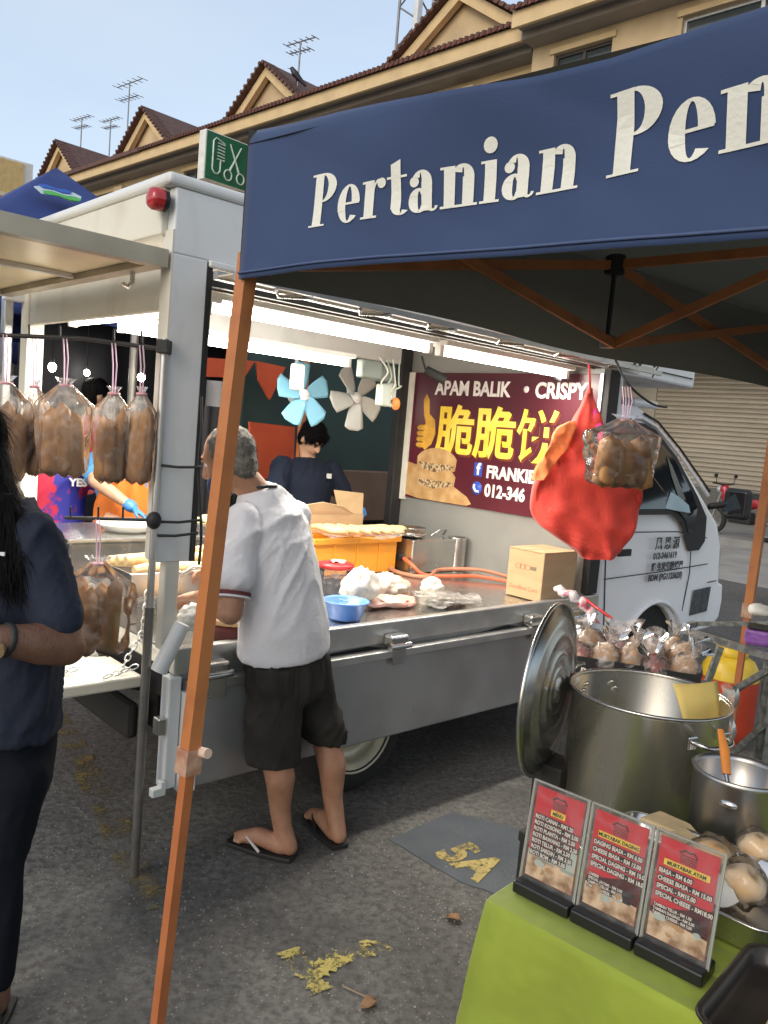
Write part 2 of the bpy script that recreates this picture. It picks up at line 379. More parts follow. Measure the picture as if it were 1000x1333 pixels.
TF_TRUCK = TF; TF = TF @ Matrix.Translation((15, 12, 0)) @ Matrix.Rotation(math.radians(4.0), 4, 'Z') @ Matrix.Translation((-15, -12, 0))   # the row stands slightly askew to the truck
def shophouse(name, label, w0, w1, le, ze, gables, wins):
    """facade faces -l; eave edge at l=le, z=ze"""
    t = thing(name, label, 'building', TW(le, (w0+w1)/2), TR); lw = le+1.0
    holes = sorted(wins)
    mb = MB(TF); zt = ze-.1
    # wall built in strips round the window openings
    zb0, zb1 = ze-3.1, ze-.82
    mb.box(lw, lw+.3, w0, w1, 4.2, zb0); mb.box(lw, lw+.3, w0, w1, zb1, zt)
    x = w0
    for (a, b) in holes:
        mb.box(lw, lw+.3, x, a, zb0, zb1); x = b
    mb.box(lw, lw+.3, x, w1, zb0, zb1); mb.build('wall', M_WALL, t)
    for (a, b) in holes:
        f = MB(TF).box(lw+.16, lw+.2, a+.06, b-.06, zb0+.06, zb1-.06).build('window', M_GLASS, t)
        fr = MB(TF)
        fr.box(lw+.10, lw+.22, a, a+.07, zb0, zb1).box(lw+.10, lw+.22, b-.07, b, zb0, zb1).box(lw+.10, lw+.22, a+.07, b-.07, zb1-.07, zb1).box(lw+.10, lw+.22, a+.07, b-.07, zb0, zb0+.07)
        fr.box(lw+.11, lw+.22, (a+b)/2-.04, (a+b)/2+.04, zb0+.07, zb1-.07); fr.build('frame', M_WFR if b-a < 2 else M_ALU, f)
        MB(TF).box(lw-.06, lw-.002, a-.1, b+.1, zb1+.002, zb1+.13).build('lintel', M_TRIM, f)
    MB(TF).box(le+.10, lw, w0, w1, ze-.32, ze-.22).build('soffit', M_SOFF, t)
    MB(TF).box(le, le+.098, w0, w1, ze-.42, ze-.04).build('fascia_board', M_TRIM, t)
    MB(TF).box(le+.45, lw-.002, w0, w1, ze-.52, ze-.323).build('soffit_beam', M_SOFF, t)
    # roof slope behind the eave with rows of tiles
    mb = MB(TF); nrow = 16
    for k in range(nrow):
        l0 = le-.12+k*.42; z0 = ze+k*.16
        mb.add([(l0, w0, z0+.02), (l0, w1, z0+.02), (l0+.46, w1, z0+.18), (l0+.46, w0, z0+.18), (l0, w0, z0-.05), (l0, w1, z0-.05)], [(0, 3, 2, 1), (0, 1, 5, 4)])
    mb.build('roof', M_RRED, t)
    mb = MB(TF); k = 0
    q = w0
    while q < min(w1, 30):
        mb.cyl((le-.16, q, ze+.0), (le+.3, q, ze+.12), .065, .065, 6); q += .19
    if q < w1: mb.box(le-.15, le+.1, q, w1, ze-.07, ze+.08)
    tag(mb.build('eave_tiles', M_RTILE, t), kind='stuff')
    for (wc, hw, rise) in gables:
        gb = MB(TF).add([(le+.75, wc-hw, ze+.08), (le+.75, wc+hw, ze+.08), (le+.75, wc, ze+rise)], [(0, 2, 1)])
        gt = gb.build('gable', M_WALL, t)
        bb = MB(TF)
        for sgn in (-1, 1):                               # barge boards
            p0, p1 = Vector((le+.45, wc+sgn*hw*1.05, ze+.10)), Vector((le+.45, wc, ze+rise+.06)); d = (p1-p0).normalized(); nn = Vector((0, -d.z, d.y))*(1 if d.y > 0 else -1)
            nn = Vector((0, -d.z, d.y)); nn = nn if nn.z < 0 else -nn
            vs = [p0, p1, p1+Vector((0, 0, -.34)), p0+nn*.30]; vs = vs+[v+Vector((.2, 0, 0)) for v in vs]
            bb.add(vs, [(0, 1, 2, 3), (7, 6, 5, 4), (0, 4, 5, 1), (1, 5, 6, 2), (2, 6, 7, 3), (3, 7, 4, 0)])
        bb.build('barge_board', M_TRIM, gt)
        rb = MB(TF)
        for sgn in (-1, 1):
            e0, e1 = Vector((le+.25, wc+sgn*hw*1.15, ze+.0)), Vector((le+.25, wc, ze+rise+.10)); bk = Vector((4.6, 0, 0))
            for dz in (0.,):
                vs = [e0, e1, e1+bk, e0+bk]; vs += [v+Vector((0, 0, .10)) for v in vs]
                rb.add(vs, [(0, 3, 2, 1), (4, 5, 6, 7), (0, 1, 5, 4), (1, 2, 6, 5), (2, 3, 7, 6), (3, 0, 4, 7)])
            nt_ = int((e1-e0).length/.24)
            for i in range(nt_):
                q = e0.lerp(e1, (i+.5)/nt_); rb.cyl(q+Vector((-.05, 0, .06)), q+Vector((.5, 0, .06)), .065, .065, 6)
        rb.build('gable_roof', M_RTILE, gt)
    return t
sh1 = shophouse('shophouse', 'cream shophouse row with four tiled gables, far behind the truck', 11.6, 47, LB, 12.05,
          [(14.2, 2.45, 1.75), (22.7, 2.0, 1.66), (30.7, 2.0, 1.78), (38.6, 2.0, 1.85)],
          [(11.95, 13.35), (15.2, 17.6), (19, 21.4), (23, 25), (27, 28.4), (30, 31.2), (34, 36), (38, 40)])
# pilasters on the upper wall
for w in (14.0, 18.2, 26.4, 33.2): MB(TF).box(LB+.72, LB+.998, w-.35, w+.35, 8.4, 11.28).build('pilaster', M_WALL, sh1)
sh2 = shophouse('shophouse', 'nearest cream shophouse block, its eave and windows just above the blue canopy', -14, 11.55, LB-.55, 12.1,
          [(2.5, 2.35, 1.62)], [(-9, -7), (-5, -3), (.2, 2.6), (4.2, 7.6), (9.3, 10.9)])
# air conditioner on that block
ac = thing('air_conditioner', 'boxy white air conditioner unit fixed outside the shophouse window above the canopy', 'air conditioner', TW(15.0, 10.5, 10.0), TR)
MB(TF).box(14.55, 14.95, 10.05, 11.0, 9.75, 10.35).build('casing', mat('ac_white', (.62, .60, .55), .5), ac, .03)
MB(TF).lathe([(.02, 0), (.22, 0), (.24, .02)], 20, M=frame((14.53, 10.42, 10.05), (0, 1, 0), (0, 0, 1))).build('fan_grille', M_WFR, ac)
MB(TF).bar((14.5, 10.1, 9.72), (14.98, 10.1, 9.72), .05).bar((14.5, 10.95, 9.72), (14.98, 10.95, 9.72), .05).build('bracket', M_WFR, ac)
# ground floor: recessed shopfronts with roller shutters
M_SHUT = mat('roller_shutter', (.34, .30, .24), .55, .15, var=.15, scale=2, stretch=(1, .3, 3), rvar=.1)
lower = thing('shutter_arcade', 'shaded arcade front with rows of closed roller shutters behind the white cab', 'building', TW(17.6, 3), TR)
MB(TF).box(17.55, 17.85, -14, 47, 3.9, 4.9).box(17.45, 17.85, -14, 47, .14, .93).build('wall', mat('grey_dado', (.10, .095, .09), .8), lower)
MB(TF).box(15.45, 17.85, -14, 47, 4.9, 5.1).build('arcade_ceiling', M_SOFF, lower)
for w in (-4.2, 8.6, 14.8, 21, 27.2, 33.4, 39.6): MB(TF).box(15.5, 15.95, w-.22, w+.22, .14, 4.9).build('column', M_WALL, lower)
SLAT = None
for i, (a, b) in enumerate([(-1.2, 4.65), (4.85, 8.2)]):
    sh = MB(TF).box(17.62, 17.66, a, b, .93, 3.9).build('roller_shutter', M_SHUT, lower)
    n = 26
    for k in range(n):
        z0 = .95+k*.1125
        mb = MB(TF); pr = [(0, 0), (-.035, .03), (-.035, .075), (0, .105)]
        vs = [(17.615+x, a+.02, z0+z) for x, z in pr]+[(17.615+x, b-.02, z0+z) for x, z in pr]
        mb.add(vs, [(0, 1, 5, 4), (1, 2, 6, 5), (2, 3, 7, 6)]); mb.build('slat', M_SHUT, sh)
MB(TF).box(17.50, 17.60, 4.66, 4.84, .93, 3.9).build('shutter_post', mat('shutter_post', (.42, .38, .30), .6), lower)
MB(TF).box(17.58, 17.66, 8.2, 47, .93, 3.9).build('shutter_wall', M_SHUT, lower)
# box sign with comb and scissors
t = thing('barber_sign', 'green box sign with white comb and scissors outline above the truck roof', 'sign', TW(14.2, 22.600, 10), TR)
sgn = TL(299, 211, 22.600); cl, cz = sgn.x, sgn.z
SWD, SHT = 1.72, 1.6; cl -= .12
MB(TF).box(cl-SWD/2, cl+SWD/2, 22.620, 23.000, cz-SHT/2, cz+SHT/2).build('box', mat('sign_box_white', (.66, .66, .62), .5), t, .03)
MB(TF).box(cl-SWD/2+.05, cl+SWD/2-.05, 22.590, 22.618, cz-SHT/2+.05, cz+SHT/2-.05).build('face', mat('sign_green', (.014, .13, .065), .4), t)
MS = TF @ Matrix.Translation((cl-SWD/2, 22.570, cz-SHT/2)) @ Matrix.Rotation(math.pi/2, 4, 'X') @ Matrix.Diagonal((1.72/1.9, 1.6/2.05, 1, 1))
M_SW = mat('sign_white', (.55, .66, .60), .5)
mb = MB(MS); H = .045
mb.tube([(.80, 1.66, 0), (.42, 1.80, 0), (.32, 1.65, 0), (.32, .5, 0), (.42, .36, 0), (.56, .36, 0), (.66, .5, 0), (.66, .95, 0), (.82, .98, 0)], H*.7, 6)
for k in range(6): mb.tube([(.52, 1.62-k*.13, 0), (.82, 1.60-k*.13, 0)], H*.7, 6)
mb.build('comb', M_SW, t)
mb = MB(MS); mb.tube([(1.08, .66, 0), (1.55, 1.75, 0)], [H, H*.6], 6).tube([(1.50, .66, 0), (1.05, 1.75, 0)], [H, H*.6], 6)
for cx in (1.02, 1.58): mb.tube([(cx+.17*math.cos(a/12*6.283), .45+.22*math.sin(a/12*6.283), 0) for a in range(12)], H*.7, 6, closed=True)
mb.build('scissors', M_SW, t)
MB(TF).bar((cl+SWD/2-.3, 22.800, cz-SHT/2-.02), (15.9, 22.800, cz-SHT/2-.3), .1).build('bracket', M_WFR, t)
# roof aerials, mast, bird
M_AER = mat('aerial_metal', (.22, .22, .23), .5, .6)
def aerial(l, w, z, h, lab, s=1.):
    t = thing('tv_aerial', lab, 'aerial', TW(l, w, z), TR, 'television aerials on the shophouse roofs')
    MB(TF).cyl((l, w, z-1.2), (l, w, z+h), .03).build('mast', M_AER, t)
    for zz, ln in ((z+h*.95, 1.5), (z+h*.6, 1.1)):
        bm = MB(TF).cyl((l, w-ln*s, zz), (l, w+ln*s, zz+.1), .022).build('boom', M_AER, t)
        mb = MB(TF)
        for k in range(6): y = w-ln*s+ln*s*2*k/5; mb.cyl((l-.35*s, y, zz+.02*k), (l+.35*s, y, zz+.02*k), .014)
        mb.build('element', M_AER, bm)
aerial(17, 39.6, 14.6, 1.2, 'leftmost thin grid aerial on the roof above the furthest gable', .6)
aerial(17, 35.0, 14.6, 1.9, 'tall grid aerial standing between the two furthest gables', .75)
aerial(16, 21.6, 13.6, .9, 'small aerial behind the second gable, beside the black bird', .5)
aerial(17.5, 37.6, 14.5, 1.0, 'short aerial right next to the leftmost one above furthest gable', .55)
t = thing('mobile_mast', 'white lattice phone mast with antenna panels and rings behind the nearest gable', 'mast', TW(20, 19.5, 14), TR)
q = TL(545, 40, 19.5); ql = q.x; qz = q.z
mb = MB(TF)
for dx in (-.55, .55):
    for dy in (-.5, .5): mb.cyl((ql+dx, 19.5+dy, qz-7), (ql+dx, 19.5+dy, qz+2.6), .05)
for k in range(14):
    z0 = qz-7+k*.7; s = 1 if k % 2 else -1
    mb.cyl((ql-.55*s, 19, z0), (ql+.55*s, 19, z0+.7), .03).cyl((ql-.55, 19.5+.5*s, z0), (ql-.55, 19.5-.5*s, z0+.7), .03)
mb.build('lattice', M_AER, t)
for dx in (-.95, -.1, .75): MB(TF).box(ql+dx-.13, ql+dx+.13, 18.6, 18.8, qz-.6, qz+1.7).build('antenna_panel', mat('antenna_white', (.6, .62, .62), .5), t, .04)
for k, (dx, dz) in enumerate(((-.35, .9), (.25, 1.3), (.55, .2), (-.1, -.3))):
    MB(TF).tube([(ql+dx+.3*math.cos(a*.5236), 18.5, qz+dz+.3*math.sin(a*.5236)) for a in range(12)], .045, 6, closed=True).build('ring', M_AER, t)
p = PX(386, 98, y=29); mb = MB()
mb.cap(p+Vector((.32, 0, -.30)), .05, p+Vector((-.05, 0, .05)), .12).cap(p+Vector((-.05, 0, .05)), .12, p+Vector((-.16, 0, .2)), .075).cap(p+Vector((-.16, 0, .2)), .03, p+Vector((-.32, 0, .2)), .012).cap(p+Vector((0, 0, -.05)), .02, p+Vector((0, .05, -.4)), .015)
tag(mb.organic('bird', mat('black_feathers', (.015, .015, .018), .5), None, .02, 2), 'small black bird perched on the tiled roof beside an aerial', 'bird')
TF = TF_TRUCK
# ================================================================== food truck
M_WHT = mat('truck_white', (.68, .69, .69), .38, col2=(.52, .51, .48), thr=(.52, .82), scale=4.5, rvar=.12, detail=13, coat=.15, stretch=(1.6, 1.6, .7))
M_CREAM = mat('cream_warm_lit', (.64, .62, .54), .5, col2=(.48, .44, .36), thr=(.52, .85), scale=4, detail=13, rvar=.1, stretch=(1.5, 1.5, .7))  # cream of the tailgate, also warm light coloured onto white rear parts
M_GREYP = mat('grey_side_panel', (.42, .422, .43), .34, .6, col2=(.28, .277, .272), thr=(.42, .78), scale=2.4, detail=13, rvar=.16, bump=.08, bscale=3, bdist=.05)
M_BLK = mat('black_rubber', (.015, .015, .016), .6)
M_TYRE = mat('tyre', (.02, .02, .02), .85, bump=.3)
M_CHAS = mat('chassis', (.018, .017, .016), .8)
M_CABW = mat('cab_white_paint', (.86, .87, .89), .25, var=.04, scale=1.2, coat=.5, detail=8)
M_DGL = mat('dark_car_glass', (.012, .016, .02), .05, spec=.9)
truck = thing('food_truck', 'white food truck with lit open-sided cargo box, parked behind the orange pole', 'food truck', TO, TR)
def tp(name, m, bevel=0., parent=None, **k): return lambda mb: mb.build(name, m, parent or truck, bevel, **k)
B = lambda *a: MB(TF).box(*a)
BW = 1.62                                                  # box width
B(0.0, 2.60, .0, BW, .700, .772).build('bed_floor', M_STEEL, truck, .006)
B(-.01, 2.62, -.012, .03, .700, .795).build('bed_rail', M_ALU, truck, .006)
B(0.02, 2.6, .004, .05, .60, .698).build('bed_side_beam', mat('beam_grey', (.34, .345, .35), .5, .3), truck)
# flat black patches for the dark gap under the rail
mb = MB(TF)
for a, b in ((.42, 1.02), (1.55, 1.95)):
    mb.add([(a, -.0005, .672), (a+.1, -.0005, .668), (b, -.0005, .672), (b-.12, -.0005, .695), ((a+b)/2, -.0005, .69)], [(0, 1, 2, 3, 4)])
tag(mb.build('dark_gap', M_BLK, truck), kind='stuff')
sp = B(.03, 2.42, -.045, -.012, .29, .655).build('side_panel', M_GREYP, truck, .008)
B(.025, 2.425, -.062, -.010, .648, .682).build('panel_rail', M_ALU, sp, .004)
B(.015, .075, -.058, -.008, .285, .645).build('panel_edge', M_WHT, sp, .004)
for l in (1.02, 1.98, .13, 2.3):
    h = B(l-.05, l+.05, -.072, -.012, .69, .745).build('hinge', M_STEEL, truck, .01)
    MB(TF).cyl((l-.06, -.07, .70), (l+.06, -.07, .70), .014).build('pin', M_STEEL, h)
    B(l-.035, l+.035, -.07, -.062, .62, .69).build('latch_plate', M_STEEL, h)
# corner bracket plates
B(-.035, .012, -.03, .03, .30, .70).build('corner_stanchion', M_WHT, truck, .006)
mb = MB(TF).prism([(0, 0), (.05, .0), (.05, .05), (.03, .05), (.03, .03), (.0, .03)], .03, M=Matrix.Translation((-.085, -.02, .29)) @ Matrix.Rotation(math.pi/2, 4, 'X')); mb.build('hook', M_WHT, truck, .004)
B(-.07, -.035, -.03, .01, .50, .56).build('latch', M_STEEL, truck, .005)
# rear tailgate let down as a shelf, with chain
tg = B(-.40, -.02, .20, 1.5, .60, .645).build('tailgate', M_CREAM, truck, .008)
def chain(pts, name, parent, r=.010):
    mb = MB()
    for i in range(len(pts)-1):
        a, b = Vector(pts[i]), Vector(pts[i+1]); d = (b-a); n = max(2, int(d.length/.026)); u = d.normalized(); s = u.orthogonal().normalized(); s2 = u.cross(s)
        for k in range(n):
            c = a+d*((k+.5)/n); x = s if k % 2 else s2
            mb.tube([c+u*(.017*math.cos(q))+x*(r*math.sin(q)) for q in [j*.785 for j in range(8)]], .0028, 5, closed=True)
    return tag(mb.build(name, M_ALU, parent), kind='stuff')
chain([TW(-.36, .26, .65), TW(-.28, .32, .655), TW(-.22, .30, .67)], 'chain', truck)
chain([TW(-.10, .22, .66), TW(.02, .30, .78), TW(.06, .36, .92)], 'chain', truck)
chain([TW(-.16, .215, .652), TW(-.05, .18, .69)], 'chain', truck)
# slim posts, diagonal stay, box pillar
B(-.055, -.005, .004, .055, .79, 1.12).build('slim_post', M_CREAM, truck, .005)
MB(TF).tube([tuple(TL(206, 874, -.03)), tuple(TL(238, 812, -.045))], [.030, .027], 8).build('stay_sleeve', M_WHT, truck)
B(-.10, .028, .0, .075, 1.10, 2.116).build('pillar', M_WHT, truck, .004)
B(-.104, -.097, .0, .07, 1.11, 2.19).build('pillar_face', M_CREAM, truck)  # cream layer gives the white pillar's rear side its warm light
B(.0285, .046, -.004, .05, 1.10, 2.112).build('rubber_seal', M_BLK, truck)
# roof box
B(-.135, 2.60, -.012, BW+.01, 2.325, 2.365).build('roof', M_WHT, truck, .016, seg=3)
B(-.10, 2.58, .0, .05, 2.1155, 2.324).build('side_header', M_WHT, truck, .006)
B(.029, 2.58, -.014, .012, 2.095, 2.118).build('header_trim', M_WHT, truck, .006)
B(-.122, -.09, .052, BW-.03, 2.175, 2.324).build('rear_header', M_CREAM, truck, .006)  # white header coloured cream for the warm light on it
B(-.02, .01, .10, BW-.10, 1.955, 2.11).build('inner_header', M_CREAM, truck, .005)
B(-.118, 2.58, BW-.05, BW, 2.06, 2.324).build('side_header', M_WHT, truck, .006)
B(-.085, 2.5, .052, BW-.052, 2.285, 2.32).build('ceiling', mat('ceiling_panel', (.66, .65, .61), .6, var=.1), truck)
B(-.03, .05, BW-.10, BW-.01, .79, 2.18).build('pillar', M_CREAM, truck, .006)
B(-.10, -.06, BW+.0, BW+.06, .79, 2.12).build('pillar', M_ALU, truck, .006)
# front wall behind the cab, with dark corner post
B(2.515, 2.58, .03, BW-.03, .772, 2.284).build('front_wall', mat('front_wall_grey', (.30, .30, .285), .45, .3, var=.1, scale=3, detail=8, rvar=.1), truck)
B(2.50, 2.60, -.006, .04, .80, 2.11).build('corner_post', M_BLK, truck, .005)
B(2.585, 2.66, .01, 1.6, .55, 2.11).build('front_wall_shell', M_WHT, truck, .01)
B(2.42, 2.512, BW-.07, BW-.01, .80, 2.18).build('corner_post', M_BLK, truck, .005)
# over-cab locker
lk = B(2.61, 3.48, .02, 1.55, 2.03, 2.24).build('over_cab_locker', M_WHT, truck, .015)
B(2.66, 3.44, .012, .0185, 2.085, 2.09).build('locker_seam', M_BLK, lk)
MB(TF).tube([(2.9, -.02, 2.2), (2.93, -.03, 2.10), (2.9, -.02, 2.04)], .005, 6).build('cable', M_BLK, lk)
# side awning frame (folded bars under the header)
AWZ = 2.045
MB(TF).bar((.03, -.05, AWZ+.02), (2.68, -.05, AWZ), .028).build('awning_bar', M_ALU, truck)
MB(TF).bar((.03, -.17, AWZ+.01), (2.72, -.17, AWZ-.005), .022).build('awning_bar', M_ALU, truck)
B(.03, 2.66, -.158, -.066, AWZ+.012, AWZ+.018).build('awning_fabric', mat('awning_cloth', (.50, .47, .38), .8), truck)
for l in (.25, .62, .98, 1.42, 1.85, 2.3): MB(TF).tube([(l-.06, -.172, AWZ-.008), (l, -.10, AWZ-.014), (l+.09, -.18, AWZ-.01)], .007, 6).build('awning_clip', M_STEEL, truck)
B(.06, 2.55, .052, .075, 2.045, 2.095).build('gutter', mat('gutter_dark', (.05, .045, .04), .5), truck)
B(.06, 2.5, .10, .12, 2.04, 2.09).build('lamp_batten', mat('batten', (.30, .28, .24), .6), truck)
# rear hatch lifted up flat
HZ = 2.10
hatch = MB(TF).box(-.66, -.115, .0, .05, HZ-.035, HZ+.022).box(-.66, -.61, .05, 1.5, HZ-.035, HZ+.022).box(-.17, -.115, .05, 1.5, HZ-.035, HZ+.022).box(-.61, -.17, 1.45, 1.5, HZ-.035, HZ+.022).build('rear_hatch', mat('hatch_metal', (.46, .41, .31), .4, .3, var=.15, scale=6), truck)
B(-.609, -.171, .051, 1.449, HZ-.012, HZ+.006).build('hatch_pane', mat('amber_sheet', (.74, .62, .40), .3, var=.12, scale=4), hatch)
B(-.609, -.171, .62, .65, HZ-.03, HZ-.014).build('hatch_rib', M_ALU, hatch)
MB(TF).tube([(-.14, .20, 2.10), (-.14, .20, 2.03), (-.155, .20, 2.01), (-.175, .2, 2.02)], .008, 6).build('hatch_hook', M_STEEL, truck)
# red marker lamp
lm = MB(TF).lathe([(.0, 0), (.034, 0), (.034, .016), (.0, .016)], 8, M=frame((-.137, .028, 2.275), (0, 1, 0), (0, 0, 1))).build('marker_lamp', M_BLK, truck)
MB(TF).lathe([(.036, .0), (.036, .026), (.03, .038), (.014, .044), (0, .045)], 16, M=frame((-.138, .028, 2.275), (0, -1, 0), (0, 0, 1))).build('lens', mat('red_lens', (.40, .02, .025), .15, spec=.7), lm)
# chassis, rear axle, wheels
B(.1, 2.5, .30, .42, .38, .56).build('chassis_rail', M_CHAS, truck); B(.1, 2.5, 1.2, 1.32, .38, .56).build('chassis_rail', M_CHAS, truck)
B(.05, 2.55, .12, 1.55, .56, .70).build('under_bed', M_CHAS, truck); B(1.55, 2.3, .15, .5, .25, .5).build('fuel_tank', M_CHAS, truck, .04)
B(-.02, .03, .3, 1.3, .36, .5).build('rear_bumper', M_CHAS, truck, .02)
MB(TF).cyl((.94, .2, .28), (.94, 1.45, .28), .05).build('axle', M_CHAS, truck)
def wheel(l, w, out=-1):
    M = TF @ frame((l, w, .285), (1, 0, 0), (0, 0, 1))    # local z points to -w
    wt = MB(M).lathe([(.17, -.085), (.25, -.09), (.28, -.06), (.285, 0), (.28, .06), (.25, .088), (.205, .09), (.18, .085), (.17, .06)], 36).build('wheel', M_TYRE, truck)
    MB(M).lathe([(.0, .03), (.05, .05), (.075, .055), (.08, .03), (.12, .025), (.145, .05), (.152, .075), (.178, .078), (.186, .092), (.192, .088), (.188, .06), (.17, -.08)], 36).build('rim', mat('rim_cream', (.55, .50, .38), .4, .3, var=.15, scale=8), wt)
    mb = MB(M)
    for k in range(5): a = k*1.2566; mb.cyl((.06*math.cos(a), .06*math.sin(a), .05), (.06*math.cos(a), .06*math.sin(a), .07), .012, n=6)
    tag(mb.build('wheel_nuts', M_STEEL, wt), kind='stuff')
wheel(.96, .16); wheel(3.32, .14); wheel(.96, 1.45); wheel(3.32, 1.47)
# ------------------------------------------------------------------ cab
AC, AZ, AR = 3.32, .30, .37
prof = [(2.67, .50), (2.92, .50)] + [(AC+AR*math.cos(math.radians(a)), AZ+AR*math.sin(math.radians(a))) for a in (150, 135, 118, 100, 82, 65, 48, 33)]
prof += [(3.66, .42), (4.22, .44), (4.33, .50), (4.35, .62), (4.33, .74), (4.26, .76), (4.24, .82), (4.21, 1.02), (4.12, 1.17), (3.86, 1.37), (3.50, 1.66), (3.24, 1.84), (3.10, 1.885), (2.74, 1.885), (2.67, 1.83)]
def side_w(z): return .02 + (0 if z < 1.2 else .14*((z-1.2)/.69)**1.15)
def bulge(l, z, u):                                        # front and roof bow in plan
    k = max(0, (l-3.0))/1.3; return l-.085*k*(abs(u)**2.6)
NS = 13; mb = MB(TF); n = len(prof)
us = [-1+2*i/(NS-1) for i in range(NS)]
us = [math.copysign(abs(u)**.6, u) for u in us]
vs = []
for u in us:
    for (l, z) in prof: vs.append((bulge(l, z, u), .81+u*(.81-side_w(z)), z+(.025*(1-abs(u)**3) if z > 1.8 else 0)))
fs = [(j*n+i, j*n+(i+1) % n, (j+1)*n+(i+1) % n, (j+1)*n+i) for j in range(NS-1) for i in range(n)]
fs += [tuple(range(n))[::-1], tuple(range((NS-1)*n, NS*n))]
cab = mb.add(vs, fs, False).build('cab', M_CABW, truck, .022, seg=3)
cab.data.polygons.foreach_set('use_smooth', [True]*len(cab.data.polygons)); cab.modifiers['bevel'].harden_normals = True
def sidepoly(name, m, pts, off, th=.004, parent=None):
    mb = MB(TF); v = []
    for (l, z) in pts: v.append((l, side_w(z)-off, z))
    k = len(v); v += [(l, w+th, z) for l, w, z in v]
    mb.add(v, [tuple(range(k))]+[tuple(range(k, 2*k))[::-1]]+[(i, k+i, k+(i+1) % k, (i+1) % k) for i in range(k)])
    return mb.build(name, m, parent or truck)
def inset(pts, d):
    cx = sum(p[0] for p in pts)/len(pts); cz = sum(p[1] for p in pts)/len(pts)
    return [(x+(cx-x)*d, z+(cz-z)*d) for x, z in pts]
# door window (rounded), black surround, glass
wpts = [(2.78, 1.24), (3.42, 1.24), (3.52, 1.19), (3.60, 1.07), (3.66, 1.0), (3.80, 1.0), (3.87, 1.06), (3.86, 1.22), (3.74, 1.36), (3.50, 1.60), (3.26, 1.755), (3.14, 1.785), (2.84, 1.785), (2.79, 1.75)]
sidepoly('window_surround', M_BLK, wpts, .006)
gpts = [(2.82, 1.275), (3.44, 1.275), (3.54, 1.22), (3.62, 1.12), (3.70, 1.12), (3.72, 1.28), (3.66, 1.38), (3.46, 1.58), (3.24, 1.725), (3.12, 1.75), (2.86, 1.75), (2.83, 1.72)]
sidepoly('window', M_DGL, gpts, .011)
sidepoly('sun_visor_sticker', mat('visor', (.12, .13, .12), .4), [(3.36, 1.60), (3.42, 1.54), (3.56, 1.34), (3.50, 1.30), (3.40, 1.48)], .0135, .002)
sidepoly('dash_cloth', mat('pale_blue_cloth', (.38, .50, .54), .9), [(3.30, 1.28), (3.38, 1.38), (3.47, 1.355), (3.60, 1.30), (3.62, 1.25), (3.46, 1.262)], .014, .003)
# drip rail along A pillar and roof
mb = MB(TF); rail = [(2.74, 1.80), (3.10, 1.815), (3.26, 1.775), (3.52, 1.62), (3.88, 1.36)]
mb.tube([(l, side_w(z)-.012, z) for l, z in rail], .011, 6).build('drip_rail', M_CABW, truck)
mb = MB(TF); mb.tube([(l+.03, side_w(z)-.004, z+.03) for l, z in rail[1:]], .007, 6).build('pillar_seam', M_BLK, truck)
B(3.05, 3.34, .16, 1.45, 1.885, 1.935).build('roof_visor', M_CABW, truck, .02)
def seam(pts, name='door_seam'):
    mb = MB(TF); mb.tube([(l, side_w(z)-.0005, z) for l, z in pts], .0035, 5); return mb.build(name, M_BLK, truck)
seam([(2.76, 1.8), (2.76, .54)]); seam([(2.76, .54), (2.93, .54)]); seam([(2.70, .87), (3.3, .88), (3.96, .90)], 'body_crease')
seam([(3.70, 1.0), (3.72, .85), (3.68, .60)]); seam([(2.79, 1.14), (3.5, 1.13), (3.9, 1.08)], 'body_crease')
ws = MB(TF); ws.tube([(AC+(AR+.02)*math.cos(math.radians(a)), .012, AZ+(AR+.02)*math.sin(math.radians(a))) for a in range(20, 165, 8)], .014, 6).build('arch_lip', M_CABW, truck)
B(2.95, 3.7, .06, 1.55, .42, .68).build('wheel_well', M_CHAS, truck)
sidepoly('door_handle', M_BLK, [(2.80, 1.0), (2.93, 1.0), (2.93, 1.04), (2.80, 1.04)], .02, .015)
# windscreen following the bow
mb = MB(TF)
def wsf(u, v):
    uu = -1+2*u; l = 3.83+(3.27-3.83)*v; z = 1.39+(1.81-1.39)*v
    return (bulge(l, z, uu)+.014, .81+uu*(.81-side_w(z)-.10), z+.014)
mb.grid(wsf, 13, 6).build('windscreen', M_DGL, truck)
mr = MB(TF); mr.cap((3.80, -.03, 1.30), .022, (3.86, -.13, 1.33), .02); 
mir = MB(TF).box(3.84, 3.93, -.25, -.08, 1.23, 1.43).build('mirror', M_BLK, truck, .035, seg=3)
mr.build('mirror_arm', M_BLK, mir)
B(3.832, 3.842, -.235, -.095, 1.25, 1.41).build('mirror_glass', mat('mirror_glass', (.10, .11, .12), .05, .8), mir, .01)
hl = MB(TF).prism([(4.08, .80), (4.17, .80), (4.18, .95), (4.12, 1.06), (4.09, .95)], .14, M=Matrix.Translation((0, .17, 0)) @ Matrix.Rotation(math.pi/2, 4, 'X')).build('headlight', mat('lamp_lens', (.45, .47, .50), .1, .2), truck, .01)
seam([(4.0, .77), (4.12, .775)], 'bumper_seam')
# lettering on the door
M_INK = mat('dark_ink', (.05, .05, .055), .6)
MD = TF @ Matrix.Translation((3.18, .0, 0)) @ Matrix.Rotation(math.pi/2, 4, 'X')
for i, (s, sz, x, z) in enumerate([('风 恩 源', .085, .04, 1.03), ('012-3461619', .055, .03, .965), ('野 生炭烧脆饼屋', .055, .02, .895), ('BDM (PG1123628)', .055, .0, .83)]):
    text_mb(s, sz, MD @ Matrix.Translation((x, z, -.012)), extrude=.0006, bold=.002).build('door_lettering', M_INK, truck)
sidepoly('door_sticker', mat('sticker_dark', (.07, .075, .08), .5, var=.5, scale=30), [(3.78, .56), (4.02, .57), (4.04, .74), (3.80, .73)], .008, .003)
